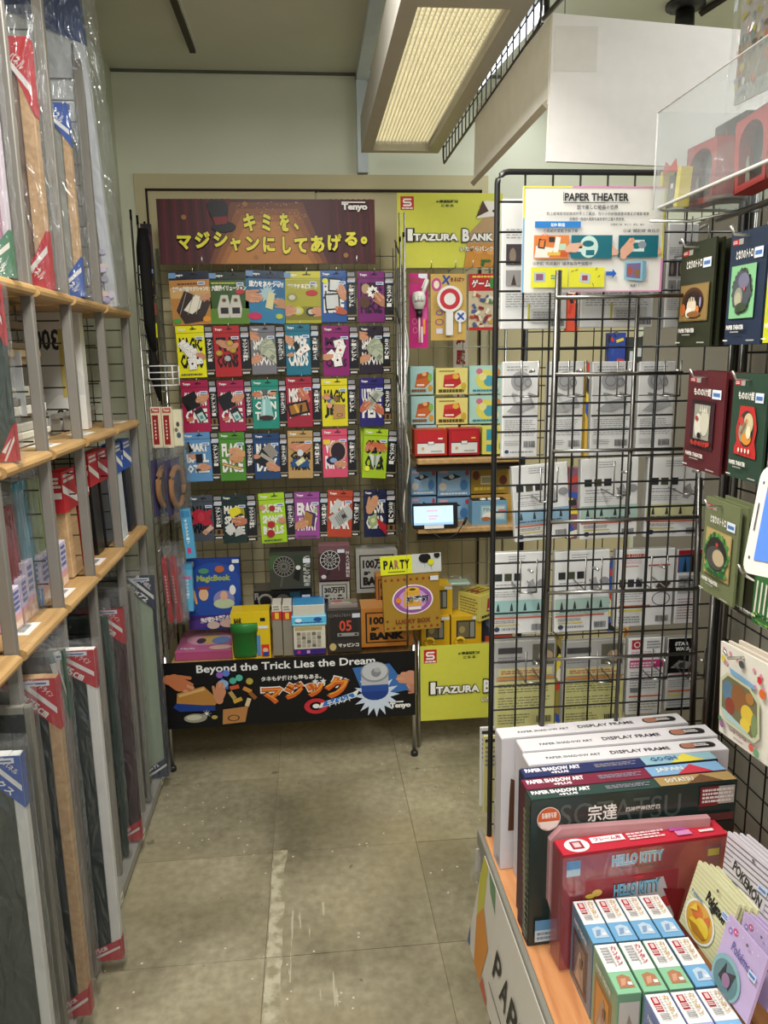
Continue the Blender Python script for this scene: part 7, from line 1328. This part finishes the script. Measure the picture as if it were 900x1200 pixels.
# small upright cartons
def small(x0, y0, y1, col, tcol, lb, side=True, alt=False):
    r = thing('small_theatre_carton', lb, 'carton', (x0, y0, DZ), 0, 'small white topped cartons on the counter'); w_, d, h = .0338, y1-y0, .130
    mb = MB(); mb.box(0, w_, 0, d, 0, h, col, top='#dcdad8', side=col, ch=.0008)
    p = P(mb, (0, 0, h), (1, 0, 0), (0, 1, 0), (0, 0, 1), su=w_, sv=d); p.rect(.02, .0, .98, .44, tcol); p.rect(.02, .42, .98, .99, '#e4e2e0'); p.poly([(.22, .10), (.84, .10), (.80, .30), (.55, .36), (.26, .32)], '#b4c6d4' if 'green' not in lb else '#a87858'); p.poly([(.3, .13), (.5, .15), (.62, .28), (.4, .27)], '#7f98b8' if 'green' not in lb else '#c8947c'); p.rect(.6, .14, .78, .2, '#d8dce4')
    if not alt: p.rect(.14, .66, .42, .92, '#a8242c'); p.rect(.20, .80, .36, .90, '#d8b8b8'); p.lines(.14, .67, .42, .77, 3, '#e0c8c8', .4); p.lines(.16, .50, .5, .62, 4, '#8a8a8c', .4, 3)
    else: p.lines(.16, .58, .5, .92, 6, '#9a9a9c', .5, 3); 
    p.text('カンタン', .58, .52, .84, .93, '#c09a5c' if not alt else '#b8444c', .02, 1, rot=0, vert=True); p.lines(.45, .5, .53, .92, 8, '#a8a4a0', .5, 7)
    p = P(mb, (0, d, 0), (0, -1, 0), (0, 0, 1), (-1, 0, 0), su=d, sv=h); p.rect(.12, .08, .80, .74, '#26303a' if 'green' not in lb else '#8a5c2c'); p.rect(.2, .14, .72, .68, '#4a545c' if 'green' not in lb else '#b8803c'); p.poly([(.25, .16), (.4, .5), (.5, .62), (.66, .44), (.68, .16)], '#8a8078'); p.poly([(.3, .16), (.42, .36), (.6, .2)], '#a89484'); p.rect(.5, .4, .6, .52, '#3a3432'); p.text('PAPER THEATER', .2, .84, .8, .90, '#d0d4d8', .03, 1)
    p = P(mb, (0, 0, 0), su=w_, sv=h); p.rect(.08, .1, .92, .9, '#b9b6b0' if alt else '#8fa8b8'); p.poly([(.2, .3), (.5, .75), (.8, .5), (.7, .3)], '#8a857c'); p.lines(.15, .12, .85, .3, 4, '#6c6c6e', .4)
    mb.build('carton', 'film', r)
names = ['leftmost', 'second', 'third', 'rightmost']
for k in range(4): small(.384+.0355*k, .941, 1.030, '#4c7288', '#6fa4cc', names[k]+' blue and white small carton in the back row')
for k in range(4): small(.384+.0365*k, .849, .938, ('#6a9478' if k < 3 else '#4c7288'), '#88bc96' if k < 3 else '#6fa4cc', (names[k]+' green and white small carton in the middle row') if k < 3 else 'blue and white small carton at the right of the middle row', alt=k < 2)
for k in range(3): small(.419+.0355*k, .757, .845, '#6c7ca8', ('#9aa4d0', '#a0a8d4', '#7fb0d8')[k], ['leftmost lilac', 'second lilac', 'pale blue'][k]+' and white small carton in the front row')
for k in range(2): small(.383, .757-.0*k, .845, '#6a9478', '#88bc96', 'green small carton standing left in the front row', alt=True) if k == 5 else None
# square card packs leaning at the right
def cardstack(label, TL, TR, BL, X, Xb, col, deco, n, name='card_pack', grp=None, off=.011):
    r, w_, h = thing3(name, label, 'pack', at(*TL, X=X), at(*TR, X=X), at(*BL, X=Xb), grp)
    mb = MB(); mb.box(0, w_, 0, .004, 0, h, col); p = P(mb, (0, 0, 0), su=w_, sv=h); deco(p, w_, h); p.ell(.62, .92, .030, .024, '#6a655c', 12); mb.build('printed_front', 'film', r)
    for k in range(n): mb = MB(); mb.box(.001, w_, .008+off*k, .012+off*k, .002, h-.001*k, col); p = P(mb, (0, .008+off*k, 0), su=w_, sv=h); p.ell(.62, .92, .030, .024, '#6a655c', 10); mb.build('pack_behind', 'card', r)
def stripes(p, c, n=14):
    for i in range(n): y = i/n; p.poly([(0, y), (1, y+.03), (1, y+.045), (0, y+.015)], c); p.k -= .9
def dk_y(p, w_, h): stripes(p, '#bdbd92', 16); p.otext('Pokémon', .40, .60, .86, .76, '#26241e', '#26241e', .03, .05, -6); p.poly([(.5, .60), (.7, .64), (.6, .55)], '#26241e'); p.ell(.42, .30, .36, .28, '#dcdcd0', 24); p.ell(.42, .30, .32, .25, '#c89a3c', 24); p.ell(.34, .38, .13, .1, '#c86a2c'); p.ell(.52, .26, .16, .13, '#d8bc3c'); p.ell(.34, .2, .12, .09, '#d8bc3c'); p.poly([(.2, .2), (.35, .12), (.6, .14), (.66, .2), (.4, .24)], '#a8742c'); p.poly([(.5, .4), (.6, .5), (.66, .38)], '#c8642c'); p.poly([(.18, .34), (.28, .5), (.36, .42)], '#d8b43c'); p.text('Pokémon', .12, .56, .40, .62, '#4a6a9c', .03, 1); p.rect(.82, .68, .98, .78, '#c4d0e2'); p.lines(.83, .7, .97, .76, 2, '#4a72b0', .3)
def dk_w(p, w_, h): stripes(p, '#6a6470', 13); p.poly([(.15, .58), (.9, .36), (.92, .50), (.2, .72)], '#c9c4cc'); p.text('POKEMON', .22, .46, .86, .62, '#2a282c', .04, 2, -14); p.ell(.3, .2, .26, .2, '#3c4c60'); p.rect(.76, .60, .94, .70, '#c4d0e2'); p.rect(.78, .63, .92, .67, '#5a7cb0')
def dk_p(p, w_, h):
    for x, y in ((.14, .82), (.26, .88)): p.ell(x, y, .06, .05, '#8a7cb8' if x < .2 else '#c84a7c', 8); p.ell(x, y, .02, .018, '#e0c8dc')
    p.text('Pokémon', .28, .60, .84, .74, '#5a5494', .01, 2, -4); p.ell(.36, .22, .36, .30, '#7fa8ac', 24); p.ell(.36, .2, .3, .25, '#5a7c84', 24); p.poly([(.2, .15), (.3, .42), (.42, .1)], '#1f1f24'); p.poly([(.36, .3), (.56, .4), (.5, .1)], '#2a2830'); p.ell(.4, .2, .1, .1, '#8a6a8c'); p.rect(.78, .58, .96, .68, '#c4d0e2'); p.rect(.80, .61, .94, .65, '#4a72b0'); [p.ell(.1+.13*k, .95-.02*(k % 3), .012, .01, '#d8d0e8', 6) for k in range(7)]
cardstack('white and grey striped card packs in a leaning stack at the right', (853, 974), (908, 1022), (836, 1044), .615, .60, '#cfc9cf', dk_w, 3)
cardstack('cream and olive striped card packs in a leaning stack, middle right', (819, 1008), (866, 1060), (792, 1074), .575, .545, '#d2cfa6', dk_y, 4)
cardstack('rear lilac card packs in a leaning stack at the right edge', (872, 1068), (915, 1110), (850, 1130), .58, .56, '#b9a4cc', dk_p, 2)
cardstack('front lilac card pack with a blue round picture at the lower right', (855, 1071), (900, 1124), (831, 1140), .545, .52, '#b9a4cc', dk_p, 0)

# ================================================================== ABOVE: MESH AND WHITE BOARDS
SX = .50
up = thing('hanging_mesh', 'narrow black wire mesh hanging beside the louvred lamp', 'mesh', (SX, 1.2, 0))
for a, b, zb, zt, thick in ((.50, 1.66, 2.168, 2.50, 0),):
    mb = MB(); mesh_lines(mb, b-a, zt-zb, .055, .055, .0022, '#3a3936', (0, 1, 0), (0, 0, 1), (0, a, zb), skip=False); mb.build('wire_mesh', 'blackwire', up)
    mb = MB(); mb.tube(frame_path(b-a, zt-zb, .03, (0, 1, 0), (0, 0, 1), (0, a, zb)), .0035, '#2e2d2b', 6, cap=False); mb.build('mesh_frame', 'blackwire', up)
mb = MB(); mb.tube([(-.004, .45, 2.165), (-.004, .45, 2.579)], .006, '#1c1c1b', 6); mb.tube([(-.004, .0, 2.12), (-.004, .47, 2.165)], .005, '#1c1c1b', 6); mb.build('thick_rod', 'blackwire', up)
r = thing('side_sign_board', 'grey side board of the white hanging sign, running into depth', 'board', (SX, 1.62, 0))
a = at(555, 214, X=SX); b = at(641, 122, X=SX); c = at(557, 128, X=SX); d = at(646, 18, X=SX)
mb = MB(); poly = [(a.y, a.z), (b.y, b.z), (d.y, d.z), (c.y, c.z)]; vs = [(xx, y-1.62, z) for xx in (0, .006) for y, z in poly]
mb.add(vs, [(0, 1, 2, 3), (7, 6, 5, 4), (0, 4, 5, 1), (1, 5, 6, 2), (2, 6, 7, 3), (3, 7, 4, 0)], '#f2f1ec'); mb.build('board_sheet', 'matte', r)
mb = MB(); mb.tube([(.0, a.y-1.62, a.z), (.0, b.y-1.62, b.z)], .010, '#c2b8a4', 4, 0, False); mb.build('bottom_rail', 'matte', r)
WYY = 1.60
A = at(641, 189, Y=WYY); T0 = at(648, 15, Y=WYY); T1 = at(850, 33, Y=WYY); B1 = at(850, 197, Y=WYY)
r = thing('white_sign_board', 'large blank white board hanging above the black grid', 'board', (A.x, WYY, A.z))
k_ = (T1.x-T0.x); W2 = .52; sl = (T1.z-T0.z)/k_
mb = MB(); mb.prism([(0, 0), (W2, (B1.z-A.z)/(B1.x-A.x)*W2), (W2, T0.z-A.z+sl*W2), (T0.x-A.x, T0.z-A.z)], 0, .010, '#f4f0ee'); mb.build('board_sheet', 'card', r)
mb = MB(); mb.box(.01, .095, -.0006, -.0002, .165, .245, '#e9e4df'); mb.build('tape_patch', 'card', r)
for x in (.03, .45): mb = MB(); mb.tube([(x, .005, T0.z-A.z-.03), (x, .005, 2.579-A.z)], .0012, '#9a9a98', 4); mb.build('hanging_wire', 'chrome', r)
